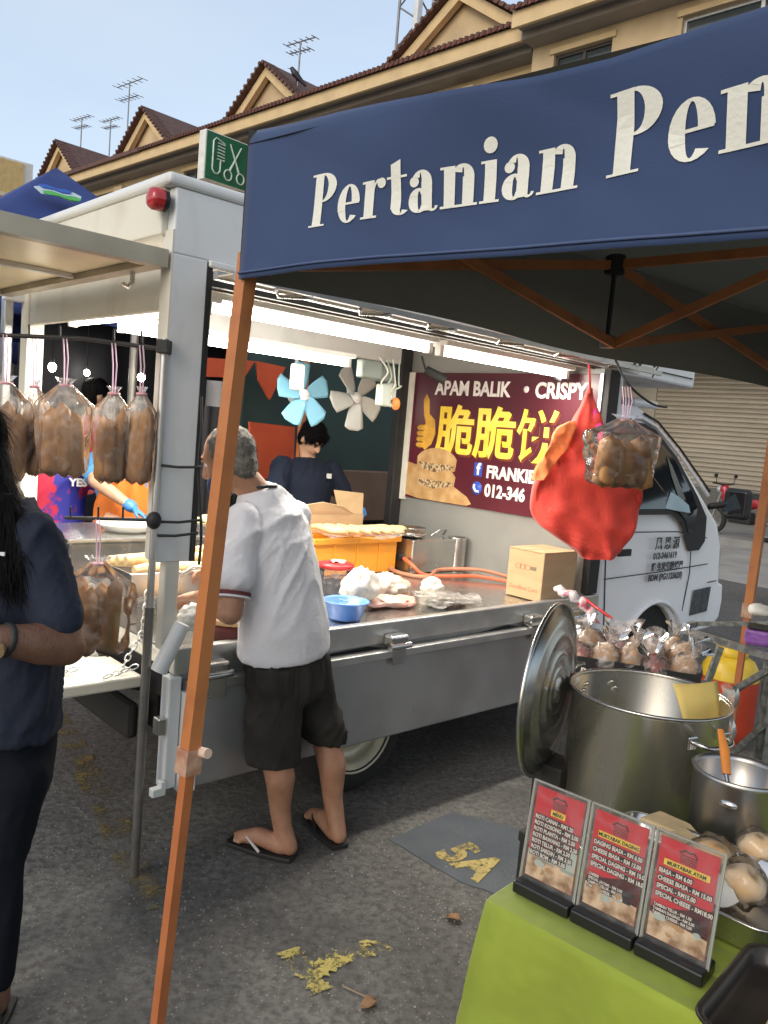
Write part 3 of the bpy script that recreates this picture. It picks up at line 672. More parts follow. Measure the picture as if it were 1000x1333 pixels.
# ------------------------------------------------------------------ banner board on the front wall
bd = thing('banner_board', 'maroon banner with yellow Chinese characters on the truck front wall', 'banner', TW(2.5, .8, 1.15), TR)
BL, W0, W1, Z0, Z1 = 2.512, .055, 1.50, 1.175, 2.015
M_MAR = mat('banner_maroon', (.085, .012, .022), .3, var=.25, scale=2, detail=3, rvar=.06)
B(BL-.012, BL, W0, W1, Z0, Z1).build('board', M_MAR, bd)
B(BL-.02, BL, W1, W1+.05, Z0-.02, Z1).build('edge_strip', mat('strip_white', (.72, .70, .62), .5), bd)
B(BL-.02, BL, W0-.02, W0, Z0-.3, Z1).build('edge_strip', M_ALU, bd)
MBN = TF @ Matrix.Translation((BL-.0125, W1, Z0)) @ frame((0, 0, 0), (0, -1, 0), (0, 0, 1))   # x right along the board, y up, z to the viewer
M_TXW = mat('print_white', (.78, .76, .74), .4); M_TXY = mat('print_yellow', (.80, .55, .03), .4, col2=(.9, .78, .15), scale=6); M_TXR = mat('print_red_shadow', (.16, .03, .01), .5)
BT = lambda s, sz, x, y, m, nm, xs=1., bold=.0, z=.001, sp=1.: text_mb(s, sz, MBN @ Matrix.Translation((x, y, z)), extrude=.0006, bold=bold, xs=xs, spacing=sp).build(nm, m, bd)
BT('APAM BALIK', .125, .20, .70, M_TXW, 'lettering', .90, .004); BT('CRISPY', .125, 1.01, .70, M_TXW, 'lettering', .90, .004)
MB(MBN).lathe([(0, .001), (.02, .001), (.02, .002), (0, .002)], 14, M=Matrix.Translation((.945, .745, 0))).build('bullet', M_TXW, bd)
for i, ch in enumerate('脆脆饼'):
    x = .24+i*.33
    bo = .0075 if i < 2 else .0035; BT(ch, .33, x+.012, .335, M_TXR, 'character_shadow', 1., bo, .0008); BT(ch, .33, x, .35, M_TXY, 'character', 1., bo, .0025)
MB(MBN).box(.60, .665, .20, .285, .0005, .0015).build('f_icon', mat('icon_blue', (.03, .08, .45), .4), bd); BT('f', .10, .622, .212, M_TXW, 'lettering', 1, .004, .003)
MB(MBN).lathe([(0, .0005), (.042, .0005), (.042, .0015), (0, .0015)], 18, M=Matrix.Translation((.635, .125, 0))).build('phone_icon', MATS['icon_blue'], bd)
MB(MBN).tube([(.615, .148, .003), (.612, .125, .003), (.63, .105, .003), (.655, .105, .003)], .008, 6).build('phone_glyph', M_TXW, bd)
BT('FRANKIE', .105, .70, .20, M_TXW, 'lettering', .9, .004); BT('012-346', .105, .70, .085, M_TXW, 'lettering', .9, .004)
# thumbs-up hand print
M_HAND = mat('print_hand', (.62, .33, .04), .45, var=.3, scale=12); M_HLINE = mat('print_hand_line', (.22, .09, .01), .5)
mb = MB(MBN); thumb = [(.10, .36), (.10, .49), (.14, .50), (.115, .56), (.10, .66), (.125, .70), (.155, .66), (.165, .57), (.22, .53), (.235, .44), (.205, .37), (.15, .33)]
mb.prism(thumb, .001, z0=.0005).build('thumb_hand', M_HAND, bd)
for k in range(4): MB(MBN).prism(arc(.105, .475-k*.038, .042, 0, 330, 12, .021), .001, z0=.0018).build('finger', M_HAND, bd); 
mb = MB(MBN)
for k in range(4): mb.tube([(q[0], q[1], .003) for q in arc(.105, .475-k*.038, .042, 60, 300, 9, .021)], .003, 5)
tag(mb.build('finger_outlines', M_HLINE, bd), kind='stuff')
# printed pancakes
M_PC = mat('print_pancake', (.40, .21, .07), .5, col2=(.58, .38, .18), scale=14); M_PC2 = mat('print_filling', (.14, .075, .03), .5, col2=(.58, .44, .26), scale=60, thr=(.44, .56))
MB(MBN).prism([(.0, .02), (.0, .24), (.12, .22), (.40, .13), (.56, .06), (.60, .02), (.56, .004), (.35, .003), (.12, .003)], .001, z0=.0004).build('pancake_print', M_PC, bd)
for y0, n_ in ((.09, 0), (.20, 1)):
    MB(MBN).prism(arc(.27, y0+.05, .19, 20, 160, 9, .10)+[(.09, y0), (.25, y0-.02), (.44, y0+.01)], .001, z0=.0016+.001*n_).build('pancake_print', M_PC, bd)
    MB(MBN).prism([(.12, y0+.01), (.26, y0-.01), (.42, y0+.02), (.43, y0+.05), (.27, y0+.045), (.11, y0+.05)], .001, z0=.0028+.001*n_).build('filling_print', M_PC2, bd)
# ------------------------------------------------------------------ fluorescent lamps
M_TUBE = emis('tube_glow', (1., .95, .84), 14.)
def lamp(l0, w0, l1, w1, z, label, energy, both=True):
    a, b = Vector((l0, w0, z)), Vector((l1, w1, z)); d = (b-a); L = d.length; u = d.normalized(); s = Vector((-u.y, u.x, 0))
    t = thing('fluorescent_lamp', label, 'lamp', TF @ ((a+b)/2), TR, 'fluorescent lamps inside the truck')
    M = TF @ frame((a+b)/2, u, s)
    MB(M).box(-L/2, L/2, -.06, .06, .024, .05).build('batten', mat('batten_white', (.85, .84, .80), .4), t, .006)  # batten widened into a white reflector to broaden the tube's glow
    tb = MB(M).tube([(-L/2+.03, 0, 0), (L/2-.03, 0, 0)], .019, 12).build('tube', M_TUBE, t)
    for e in (-1, 1): MB(M).box(e*(L/2-.015)-.014, e*(L/2-.015)+.014, -.02, .02, -.022, .03).build('socket', MATS['batten_white'], t, .004)
    la = bpy.data.lights.new('tube_light', 'AREA'); la.shape = 'RECTANGLE'; la.size = L-.06; la.size_y = .04; la.energy = energy; la.color = (1, .93, .80)
    lo = bpy.data.objects.new('tube_light', la); COL.objects.link(lo); lo.parent = t
    lo.matrix_basis = wm(t).inverted() @ M @ Matrix.Translation((0, 0, -.022))
    return t
lamp(.10, .22, 1.33, .22, 2.0, 'nearest long tube lamp under the header, beside the orange pole', 11)
lamp(1.40, .24, 2.44, .24, 2.0, 'tube lamp along the header directly above the banner lettering', 10)
lamp(.18, 1.0, 1.5, 1.0, 1.955, 'lower tube lamp hanging above the two fans', 9)
lamp(.13, .16, .13, 1.4, 1.985, 'tube lamp across the rear opening above the hanging bags', 9)
lamp(.42, .3, .42, 1.35, 2.06, 'tube lamp across the ceiling behind the rear one', 9)
# ================================================================== goods on the truck
ZB = .776
M_CARD = mat('cardboard', (.46, .32, .18), .85, var=.08, scale=5, detail=6, stretch=(1, 1, 4)); M_CARD2 = mat('cardboard_edge', (.36, .25, .14), .9)
M_ORG = mat('orange_plastic', (.72, .29, .03), .38, var=.06, rvar=.08)
M_ROLL = mat('pancake_roll', (.62, .42, .20), .75, col2=(.74, .56, .32), scale=25, bump=.25, bscale=60)
M_BROWN = mat('brown_pancake', (.27, .125, .042), .7, col2=(.46, .245, .095), scale=16, stretch=(1, 1, .3), bump=.08, bscale=40)
M_FILM = film('clear_film', a=.13, rough=.12, bump=.3, bscale=20.); M_FILM2 = film('milky_film', (.86, .84, .82), .36, .2, .6, 22.); M_FILMP = film('pink_film', (.85, .35, .28), .5, .2, .6, 20.)
M_REDP = mat('red_plastic', (.55, .03, .035), .3); M_BLUEP = mat('blue_plastic', (.10, .24, .66), .35, var=.06)
M_WCLOTH = mat('white_cloth', (.68, .66, .62), .9, var=.08, bump=.4, bscale=30)
# orange crate
t = thing('plastic_crate', 'open orange plastic crate behind the red-lidded jar on truck bed', 'crate', TW(1.65, 1.15, ZB), TR)
mb = MB(TF); x0, x1, y0, y1, zt = 1.36, 1.98, 1.0, 1.36, .985
mb.box(x0, x1, y0, y1, ZB, ZB+.01).box(x0, x1, y0, y0+.012, ZB+.01, zt).box(x0, x1, y1-.012, y1, ZB+.01, zt).box(x0, x0+.012, y0+.012, y1-.012, ZB+.01, zt).box(x1-.012, x1, y0+.012, y1-.012, ZB+.01, zt)
mb.build('tub', M_ORG, t, .003)
mb = MB(TF).box(x0-.02, x1+.02, y0-.02, y0-.001, zt-.03, zt+.004).box(x0-.02, x1+.02, y1+.001, y1+.02, zt-.03, zt+.004).box(x0-.02, x0-.001, y0-.001, y1+.001, zt-.03, zt+.004).box(x1+.001, x1+.02, y0-.001, y1+.001, zt-.03, zt+.004)
mb.build('rim', M_ORG, t, .006)
for l in (1.5, 1.67, 1.84): MB(TF).box(l-.008, l+.008, y0-.008, y0-.0005, ZB+.012, zt-.032).build('rib', M_ORG, t)
# sheet of rolled pancakes over the crate
sh = thing('plastic_sheet', 'clear plastic sheet with pancake rolls lying across the orange crate', 'plastic sheet', TW(1.7, 1.1, zt+.004), TR)
MB(TF).grid(lambda u, v: (1.42+.7*u+.05*v, .93+.36*v, zt+.010+.012*math.sin(u*9+v*5)+(-.03*(u-.85)/.15 if u > .85 else 0)), 22, 10).build('film', M_FILM2, sh)
for k in range(6):
    a = TF @ Vector((1.52+.085*k, 1.24-.01*k, zt+.035)); b = TF @ Vector((1.58+.085*k, 1.0-.01*(k % 3), zt+.035))
    pts = [a.lerp(b, i/6)+Vector((0, 0, .005*math.sin(i*1.3+k))) for i in range(7)]
    tag(MB().tube(pts, [.014, .019, .02, .021, .02, .018, .013], 10).build('pancake_roll', M_ROLL), ['leftmost pancake roll on the plastic sheet over the orange crate', 'second pancake roll from the left on the crate sheet', 'third pancake roll from the left on the crate sheet', 'fourth pancake roll from left on the crate sheet', 'fifth pancake roll from left, second-last on the crate sheet', 'rightmost pancake roll on the sheet over orange crate'][k], 'pancake', 'pancake rolls on the crate')
# open carton behind the crate with raised flaps
t = thing('open_carton', 'open brown carton with raised flaps in front of the navy-shirted man', 'carton', TW(1.75, 1.45, ZB), TR)
mb = MB(TF).box(1.42, 2.02, 1.37, 1.39, ZB, 1.07).box(1.42, 2.02, 1.6, 1.62, ZB, 1.07).box(1.42, 1.44, 1.39, 1.6, ZB, 1.07).box(2.0, 2.02, 1.39, 1.6, ZB, 1.07).box(1.44, 2.0, 1.39, 1.6, ZB, ZB+.01); mb.build('box', M_CARD, t)
mb = MB(TF).add([(1.42, 1.372, 1.07), (1.95, 1.372, 1.07), (1.82, 1.34, 1.125), (1.66, 1.335, 1.15), (1.45, 1.345, 1.12)], [(0, 1, 2, 3, 4)]); o = mb.build('flap', mat('card_light', (.62, .48, .30), .85), t); o.modifiers.new('s', 'SOLIDIFY').thickness = .005
mb = MB(TF).add([(1.86, 1.42, 1.07), (2.03, 1.39, 1.07), (2.05, 1.42, 1.20), (1.83, 1.45, 1.215)], [(0, 1, 2, 3)]); o = mb.build('flap', M_CARD, t); o.modifiers.new('s', 'SOLIDIFY').thickness = .005
# carton with print near the front wall
t = thing('carton', 'closed brown carton with faint print at the bed front, below the red bag', 'carton', TW(2.27, .16, ZB), TR)
B(2.13, 2.43, .035, .27, ZB+.001, 1.035).build('box', M_CARD, t, .004)
for dw, nm in ((.035, 'flap'), (.154, 'flap')): B(2.128, 2.432, dw, dw+.116, 1.036, 1.041).build(nm, M_CARD, t)
B(2.129, 2.4295, .145, .162, 1.0415, 1.042).build('tape', mat('tape', (.50, .38, .22), .3), t)
MC = TF @ Matrix.Translation((2.1295, .27, ZB)) @ frame((0, 0, 0), (0, -1, 0), (0, 0, 1)); M_CINK = mat('carton_ink', (.40, .16, .08), .8)
text_mb('GoodBest Corn', .034, MC @ Matrix.Translation((.02, .045, 0)), extrude=.0003, xs=.85).build('lettering', M_CINK, t)
mb = MB(MC)
for i in range(3): mb.tube([(q[0], q[1], .0) for q in arc(.07+i*.03, .17, .02, 0, 360, 12, .014)], .0015, 4)
tag(mb.build('logo', M_CINK, t), kind='stuff')
MB(MC).box(.15, .19, .16, .18, -.001, .0005).build('print_block', mat('print_grey', (.2, .15, .1), .8), t)
# red-lidded jar
t = thing('food_jar', 'clear jar with red lid and paper on top beside the blue basin', 'jar', TW(1.12, .52, ZB), TR)
MJ = TF @ Matrix.Translation((1.12, .52, ZB))
MB(MJ).lathe([(.0, .002), (.068, .002), (.075, .02), (.08, .15), (.078, .16)], 28).build('jar', film('jar_film', (.7, .7, .72), .3, .08, .1), t)
MB(MJ).lathe([(0, .01), (.05, .01), (.055, .09), (.0, .1)], 20).build('contents', mat('jar_contents', (.22, .24, .30), .6, var=.4, scale=20), t)
MB(MJ).lathe([(.0, .178), (.07, .178), (.086, .174), (.09, .165), (.088, .152), (.079, .152)], 32).build('lid', M_REDP, t)
mb = MB(MJ).grid(lambda u, v: (-.04+.08*u, -.025+.05*v, .182+.008*math.sin(u*7+v*4)), 8, 6); mb.build('paper', M_WCLOTH, t)
# blue basin
t = thing('plastic_basin', 'small round blue plastic basin with folded notes near the bed rail', 'basin', TW(.90, .17, ZB), TR)
MJ = TF @ Matrix.Translation((.90, .17, ZB))
MB(MJ).lathe([(0, .002), (.068, .002), (.074, .01), (.092, .072), (.104, .078), (.106, .082), (.100, .084), (.09, .078), (.07, .014), (0, .008)], 36).build('bowl', M_BLUEP, t)
for k in range(5): MB(MJ).box(-.02, .02, -.012, .012, 0, .002, M=Matrix.Translation((random.uniform(-.04, .04), random.uniform(-.04, .04), .05+.006*k)) @ Euler((random.uniform(-.6, .6), random.uniform(-.6, .6), random.uniform(0, 3))).to_matrix().to_4x4()).build('note', mat('banknote', (.45, .55, .62), .8, var=.3, scale=60), t)
# crumpled sack and bags
def lump(name, label, cat, c, r, m, seed, amp=.25, sc=9., floor=None, group=None, flat=0.):
    mb = MB(); mb.ell((0, 0, 0), r, 44, 30); vs = []
    for v in mb.v:
        k = 1+amp*fbm(v, sc, seed)+amp*1.3*(.25-abs(fbm(v, sc*1.9, seed+9)))+amp*.7*(.25-abs(fbm(v, sc*4.2, seed+4))); p = Vector((v.x*k, v.y*k, v.z*k))
        if p.z < -r[2]*.8: p.z = -r[2]*.8
        vs.append(TF @ (Vector(c)+p))
    mb.v = vs; return tag(mb.build(name, m), label, cat, group)
lump('white_sack', 'white tied plastic sack standing between red-lidded jar and blue basin', 'sack', (1.09, .30, ZB+.072), (.075, .065, .09), mat('sack_white', (.70, .66, .60), .4, var=.12, scale=9, bump=.4, bscale=25), 3., .45)
lump('bread_bag', 'clear bag of brown bread behind the pink bag on the bed', 'bag', (1.42, .50, ZB+.045), (.14, .10, .055), mat('bread_film', (.52, .42, .32), .25, col2=(.66, .60, .54), scale=14, bump=.5, bscale=30), 5., .45)
lump('pink_bag', 'flat pink plastic bag lying beside the blue basin and sack', 'bag', (1.28, .29, ZB+.022), (.15, .085, .026), mat('pink_plastic', (.66, .30, .24), .3, col2=(.74, .55, .48), scale=10, bump=.5, bscale=30), 8., .45)
lump('cloth_bundle', 'white crumpled plastic bundle hooked on the rear rail behind orange pole', 'bundle', (.07, .03, .885), (.048, .042, .046), mat('bundle_white', (.66, .64, .60), .4, var=.1, bump=.5, bscale=22), 11., .4, 14)
# pile of clear packets
t = thing('packet_pile', 'flat pile of empty clear plastic packets near the bed edge', 'plastic packets', TW(1.6, .2, ZB), TR)
rg = random.Random(5)
for k in range(9):
    M = TF @ Matrix.Translation((1.60+rg.uniform(-.05, .05), .20+rg.uniform(-.05, .05), ZB+.006+.005*k)) @ Matrix.Rotation(rg.uniform(-.5, .3), 4, 'Z')
    MB(M).grid(lambda u, v: (-.13+.26*u, -.07+.14*v, .01*math.sin(u*6+k)*math.cos(v*5+k)), 12, 8).build('packet', M_FILM2, t)
lump('small_bag', 'small knotted clear bag behind the packet pile near orange hose', 'bag', (1.70, .42, ZB+.04), (.06, .05, .05), mat('knot_film', (.66, .63, .56), .3, var=.15, scale=12, bump=.5, bscale=30), 15., .4)
# stove, pots, dishes, hoses
t = thing('stove', 'grey steel stove block with knobs next to the orange crate', 'stove', TW(2.2, 1.05, ZB), TR)
B(2.02, 2.40, .90, 1.36, ZB+.001, .975).build('casing', M_STEEL, t, .008)
for w in (1.0, 1.2): MB(TF).cyl((2.02, w, .86), (1.995, w, .86), .022).build('knob', M_BLK, t)
for i, (l, w) in enumerate(((2.12, 1.02), (2.30, 1.2))):
    MB(TF @ Matrix.Translation((l, w, .977))).lathe([(.0, .0), (.06, .0), (.085, .012), (.09, .03), (.088, .032), (.06, .008), (0, .006)], 24).build('dish', M_STEEL, t)
tag(MB(TF @ Matrix.Translation((2.14, 1.18, .977))).lathe([(0, 0), (.05, 0), (.075, .03), (.075, .033), (0, .02)], 20).build('dish', M_STEEL), 'small shallow steel dish on the stove beside the banner', 'dish')
o = lump('vegetables', 'pale chopped vegetables heaped in the dish on the stove', 'vegetables', (2.14, 1.18, 1.005), (.05, .05, .022), mat('cabbage', (.55, .55, .22), .7, col2=(.70, .62, .40), scale=40), 20., .5, 25)
MB(TF).tube([(2.27, 1.0, .985), (2.30, .97, 1.02), (2.38, .98, 1.02), (2.40, 1.02, .985)], .006, 6).build('strainer_handle', M_STEEL, t)
o = MB(TF @ Matrix.Translation((2.44, .93, ZB))).lathe([(0, .001), (.055, .001), (.058, .01), (.058, .2), (.062, .205), (.054, .206), (.052, .01), (0, .008)], 28).build('steel_canister', M_STEEL); tag(o, 'tall narrow stainless canister between stove and banner wall', 'canister')
M_HOSE = mat('orange_hose', (.55, .12, .05), .45)
def tpts(lst): return [TF @ Vector(p) for p in lst]
def spline(P, n=6):
    P = [Vector(p) for p in P]; out_ = []
    for i in range(len(P)-1):
        p0 = P[max(i-1, 0)]; p1 = P[i]; p2 = P[i+1]; p3 = P[min(i+2, len(P)-1)]
        for k in range(n):
            t = k/n; out_.append(.5*((2*p1)+(p2-p0)*t+(2*p0-5*p1+4*p2-p3)*t*t+(3*p1-p0-3*p2+p3)*t**3))
    out_.append(P[-1]); return out_
o = MB().tube(spline(tpts([(2.0, .95, .86), (1.98, .86, .84), (2.02, .80, ZB+.015), (2.12, .72, ZB+.012), (2.3, .62, ZB+.02), (2.42, .42, ZB+.012)])), .012, 8).build('gas_hose', M_HOSE); tag(o, 'orange gas hose curving from stove knob toward the brown carton', 'hose')
o = MB().tube(spline(tpts([(1.98, 1.15, .84), (1.93, .95, ZB+.013), (1.99, .74, ZB+.013), (2.18, .82, ZB+.03), (2.35, .66, ZB+.05), (2.45, .5, ZB+.03)])), .012, 8).build('gas_hose', mat('brown_hose', (.40, .17, .10), .5)); tag(o, 'brownish gas hose looping in front of the stove, left of the other', 'hose')
# rear griddle counter with trays
t = thing('griddle_counter', 'stainless griddle counter inside the rear opening, behind the hanging bags', 'counter', TW(.5, 1.2, ZB), TR)
B(.02, 1.2, 1.02, 1.5, ZB+.001, 1.0).build('cabinet', M_STEEL, t, .008)
B(.0, 1.22, 1.0, 1.52, 1.001, 1.02).build('top', M_STEEL, t, .004)
t = thing('steel_tray', 'long steel trough of pancake rolls inside the rear opening', 'tray', TW(.4, .55, .86), TR)
mb = MB(TF).box(.02, .92, .42, .80, .87, .88).box(.02, .92, .42, .43, .88, .975).box(.02, .92, .79, .80, .88, .975).box(.02, .03, .43, .79, .88, .975).box(.91, .92, .43, .79, .88, .975)
mb.build('trough', M_STEEL, t, .003)
for l, w in ((.05, .45), (.89, .45), (.05, .77), (.89, .77)): MB(TF).box(l-.012, l+.012, w-.012, w+.012, ZB+.001, .869).build('leg', M_STEEL, t)
ORD = ['first', 'second', 'third', 'fourth', 'fifth', 'sixth', 'seventh', 'eighth', 'ninth', 'tenth']
for k in range(8):
    r_, c_ = divmod(k, 4); a = Vector((.06+.40*r_, .48+.078*c_, .975+.012*((k*5) % 3))); b = a+Vector((.35, .015*math.sin(k*3), .004))
    o = MB(TF).tube([a.lerp(b, i/6)+Vector((0, 0, .004*math.sin(i+k))) for i in range(7)], [.02, .026, .028, .027, .028, .025, .018], 10).build('pancake_roll', M_ROLL)
    tag(o, ['nearest', 'second nearest', 'third nearest', 'farthest'][c_]+(' pancake roll at the rear end of the steel trough' if r_ == 0 else ' pancake roll at the pole end of the steel trough'), 'pancake', 'pancake rolls in the trough')
MP = TF @ Matrix.Translation((.36, 1.2, 1.021))
t = thing('enamel_plate', 'round white plate with batter on the counter edge behind the rod', 'plate', TW(.36, 1.2, 1.021), TR)
MB(MP).lathe([(0, 0), (.09, 0), (.135, .035), (.14, .036), (.138, .04), (.09, .008), (0, .006)], 32).build('plate', mat('enamel', (.72, .72, .70), .25), t); MB(MP).ell((0, 0, .012), (.08, .07, .016)).build('batter', mat('batter', (.62, .56, .40), .6), t)
t = thing('salad_tray', 'steel tray of chopped salad with red peppers beside the orange pole', 'tray', TW(.85, 1.1, 1.021), TR)
MB(TF).box(.70, 1.0, 1.04, 1.28, 1.021, 1.06).build('tray', M_STEEL, t, .004)
lump('salad', 'chopped green and white salad heaped in the tray behind the orange pole', 'salad', (.85, 1.15, 1.075), (.13, .09, .03), mat('salad', (.40, .42, .15), .7, col2=(.72, .66, .50), scale=30, thr=(.4, .6)), 31., .5, 22)
for k, (dl, dw) in enumerate(((-.05, -.02), (.02, .03))): tag(MB(TF).ell((.85+dl, 1.12+dw, 1.105), (.02, .016, .012)).build('red_pepper', M_REDP), ['red pepper piece at the rear side of the salad heap', 'red pepper piece at the front side of the salad heap'][k], 'pepper')
# round dough drum near the rail
t = thing('dough_drum', 'shallow maroon drum with tan top on the bed rail beside white shirt', 'drum', TW(.30, .12, ZB), TR)
MJ = TF @ Matrix.Translation((.30, .12, ZB))
MB(MJ).lathe([(0, .001), (.105, .001), (.11, .01), (.11, .062), (0, .062)], 32).build('drum', mat('maroon_drum', (.11, .018, .015), .5), t); MB(MJ).lathe([(.112, .063), (.112, .078), (.10, .088), (0, .09)], 32).build('top', mat('tan_dough', (.62, .40, .20), .7, var=.1), t)
# ------------------------------------------------------------------ fans, adapters, spot lamp
def fan(l, w, z, R, m, hubm, label, a0):
    t = thing('wall_fan', label, 'fan', TW(l, w, z), TR, 'fans under the truck roof')
    M = TF @ frame((l, w, z), (1, 0, -.05), (0, .12, 1))
    MB(M).lathe([(0, .03), (.022, .03), (.034, .022), (.036, 0), (.036, -.03)], 20).build('hub', hubm, t)
    MB(M).lathe([(.0, .034), (.016, .034), (.018, .03)], 16).build('hub_cap', mat('cap_grey', (.5, .5, .5), .4), t)
    for k in range(5):
        a = a0+k*1.2566; Mr = M @ Matrix.Rotation(a, 4, 'Z')
        def f(u, v):
            r = .03+(R-.03)*u; wd = (.022+.050*u**.6)*(1 if u < .9 else math.sqrt(max(0, 1-((u-.9)/.1)**2))*.6+.4); y = (v-.5)*2*wd
            return (r, y-.012*u, .028*(v-.5)*(1-.4*u)+.008)
        o = MB(Mr).grid(f, 10, 7).build('blade', m, t); o.modifiers.new('s', 'SOLIDIFY').thickness = .003
    MB(M).cyl((0, 0, -.03), (0, 0, -.10), .045, .04, 16).build('motor', hubm, t)
    MB(M).tube([(0, 0, -.06), (0, .1, -.08), (0, .26, -.07)], .012, 8).build('bracket', hubm, t)
M_FB = mat('fan_blue', (.17, .40, .56), .35, var=.05); M_FG = mat('fan_grey', (.40, .41, .40), .35, var=.05)
fan(1.536, 1.45, 1.775, .195, M_FB, mat('hub_pale', (.55, .62, .66), .4), 'pale blue five-bladed fan behind the orange pole, under the lamps', 1.75)
fan(1.945, 1.45, 1.795, .205, M_FG, mat('hub_grey', (.5, .5, .48), .4), 'pale grey five-bladed fan beside the banner board', -1.57)
t = thing('power_adapter', 'cluster of hanging power adapters with tangled green cords beneath the tube lamp', 'adapter', TW(1.62, .9, 1.95), TR)
for k, (l, w, z, sx, sz) in enumerate(((1.56, .9, 1.93, .07, .05), (1.69, .92, 1.92, .06, .045), (1.66, .88, 1.80, .035, .06), (1.74, .92, 1.82, .03, .055))):
    MB(TF).box(l-sx, l+sx, w-.03, w+.03, z-sz, z+sz).build('adapter', mat('adapter_grey', (.16, .19, .17), .5) if k < 2 else mat('adapter_pale', (.36, .40, .36), .5), t, .01)
M_CORD = mat('cord_green', (.35, .42, .34), .5)
for k in range(4): MB().tube(spline(tpts([(1.60+.05*k, .87, 2.0), (1.66+.03*k, .86, 1.93-.02*k), (1.62+.05*k, .86, 1.86), (1.70-.01*k, .86, 1.80), (1.66+.02*k, .86, 1.74)])), .005, 6).build('cord', M_CORD if k % 2 else mat('cord_white', (.6, .6, .56), .5), t)
MB(TF).ell((1.74, .86, 1.76), (.03, .02, .035)).build('orange_plug', mat('plug_orange', (.7, .2, .04), .5), t)
t = thing('spot_lamp', 'black cylindrical spot lamp with cable hanging at the left top of banner', 'spot lamp', TW(2.0, .85, 1.95), TR)
MB(TF).tube([(1.97, .88, 1.975), (2.06, .80, 1.925)], [.026, .030], 16).build('body', M_BLK, t); MB(TF).cyl((1.97, .88, 1.975), (1.95, .9, 2.05), .006).build('cable', M_BLK, t)
tag(MB(TF).tube([(2.36, .30, 2.01), (2.40, .24, 1.975)], [.02, .022], 14).build('small_camera', M_BLK), 'tiny black camera in front of the banner word CRISPY', 'camera')
o = MB(TF).box(1.02, 1.09, .84, .88, 1.77, 1.90).build('white_funnel', mat('funnel_white', (.75, .74, .72), .4), None, .012); tag(o, 'white plastic holder hanging just left of the orange pole', 'holder')
# ------------------------------------------------------------------ bag rails with hanging pancake bags
RY = 2.68
M_BSTEEL = mat('dull_steel', (.22, .21, .20), .4, .7, var=.2, scale=12)
M_PINK = mat('pink_string', (.80, .55, .70), .5, var=.1)
rod = thing('display_rod', 'upright steel rod with black peg rails at the rear of truck', 'rack', (-.756, RY, 0))
MB().tube([(-.756, RY, 0), (-.756, RY, .95)], .016, 12).build('lower_rod', M_BSTEEL, rod); MB().tube([(-.756, RY, .95), (-.756, RY, 1.84)], .0125, 12).build('upper_rod', M_ALU, rod)
MB().box(-.775, -.737, RY-.03, RY+.02, 1.79, 1.835).build('clamp', M_BLK, rod, .004); MB().ell((-.756, RY-.01, 1.245), (.025, .025, .03)).build('clamp', M_BLK, rod)
RAILS = {'up': [PX(-60, 428, y=RY), PX(0, 436, y=RY), PX(110, 441, y=RY), PX(215, 455, y=RY)], 'low': [PX(85, 674, y=RY), PX(204, 677, y=RY)]}
up_r = MB().tube(RAILS['up'], .007, 8).build('peg_rail', M_BLK, rod); lo_r = MB().tube(RAILS['low'], .006, 8).build('peg_rail', M_BLK, rod)
for px in (38, 78, 148, 184): p = PX(px, 437+px*.05, y=RY); MB().cyl(p, p+Vector((0, -.005, .04)), .0035, n=6).build('peg', M_BLK, up_r)
for px in (92, 128, 160): p = PX(px, 675, y=RY); MB().cyl(p, p+Vector((0, -.005, .04)), .0035, n=6).build('peg', M_BLK, lo_r)
for i, (a, b) in enumerate(((PX(205, 605, y=RY), PX(262, 608, y=2.72)), (PX(203, 679, y=RY), PX(262, 677, y=2.72)), (PX(200, 697, y=RY), PX(258, 694, y=2.72)))): MB().tube([a, a.lerp(b, .5)+Vector((0, -.01, -.004)), b], .005, 6).build('tie_cord', M_BLK, rod)
o = MB().tube(spline([PX(262, 516, y=2.74), PX(262, 560, y=2.73), PX(258, 610, y=2.73), PX(262, 690, y=2.74), PX(259, 735, y=2.74)]), .005, 6).build('hanging_cable', M_BLK); tag(o, 'thin black cable hanging down the edge of the truck pillar', 'cable')
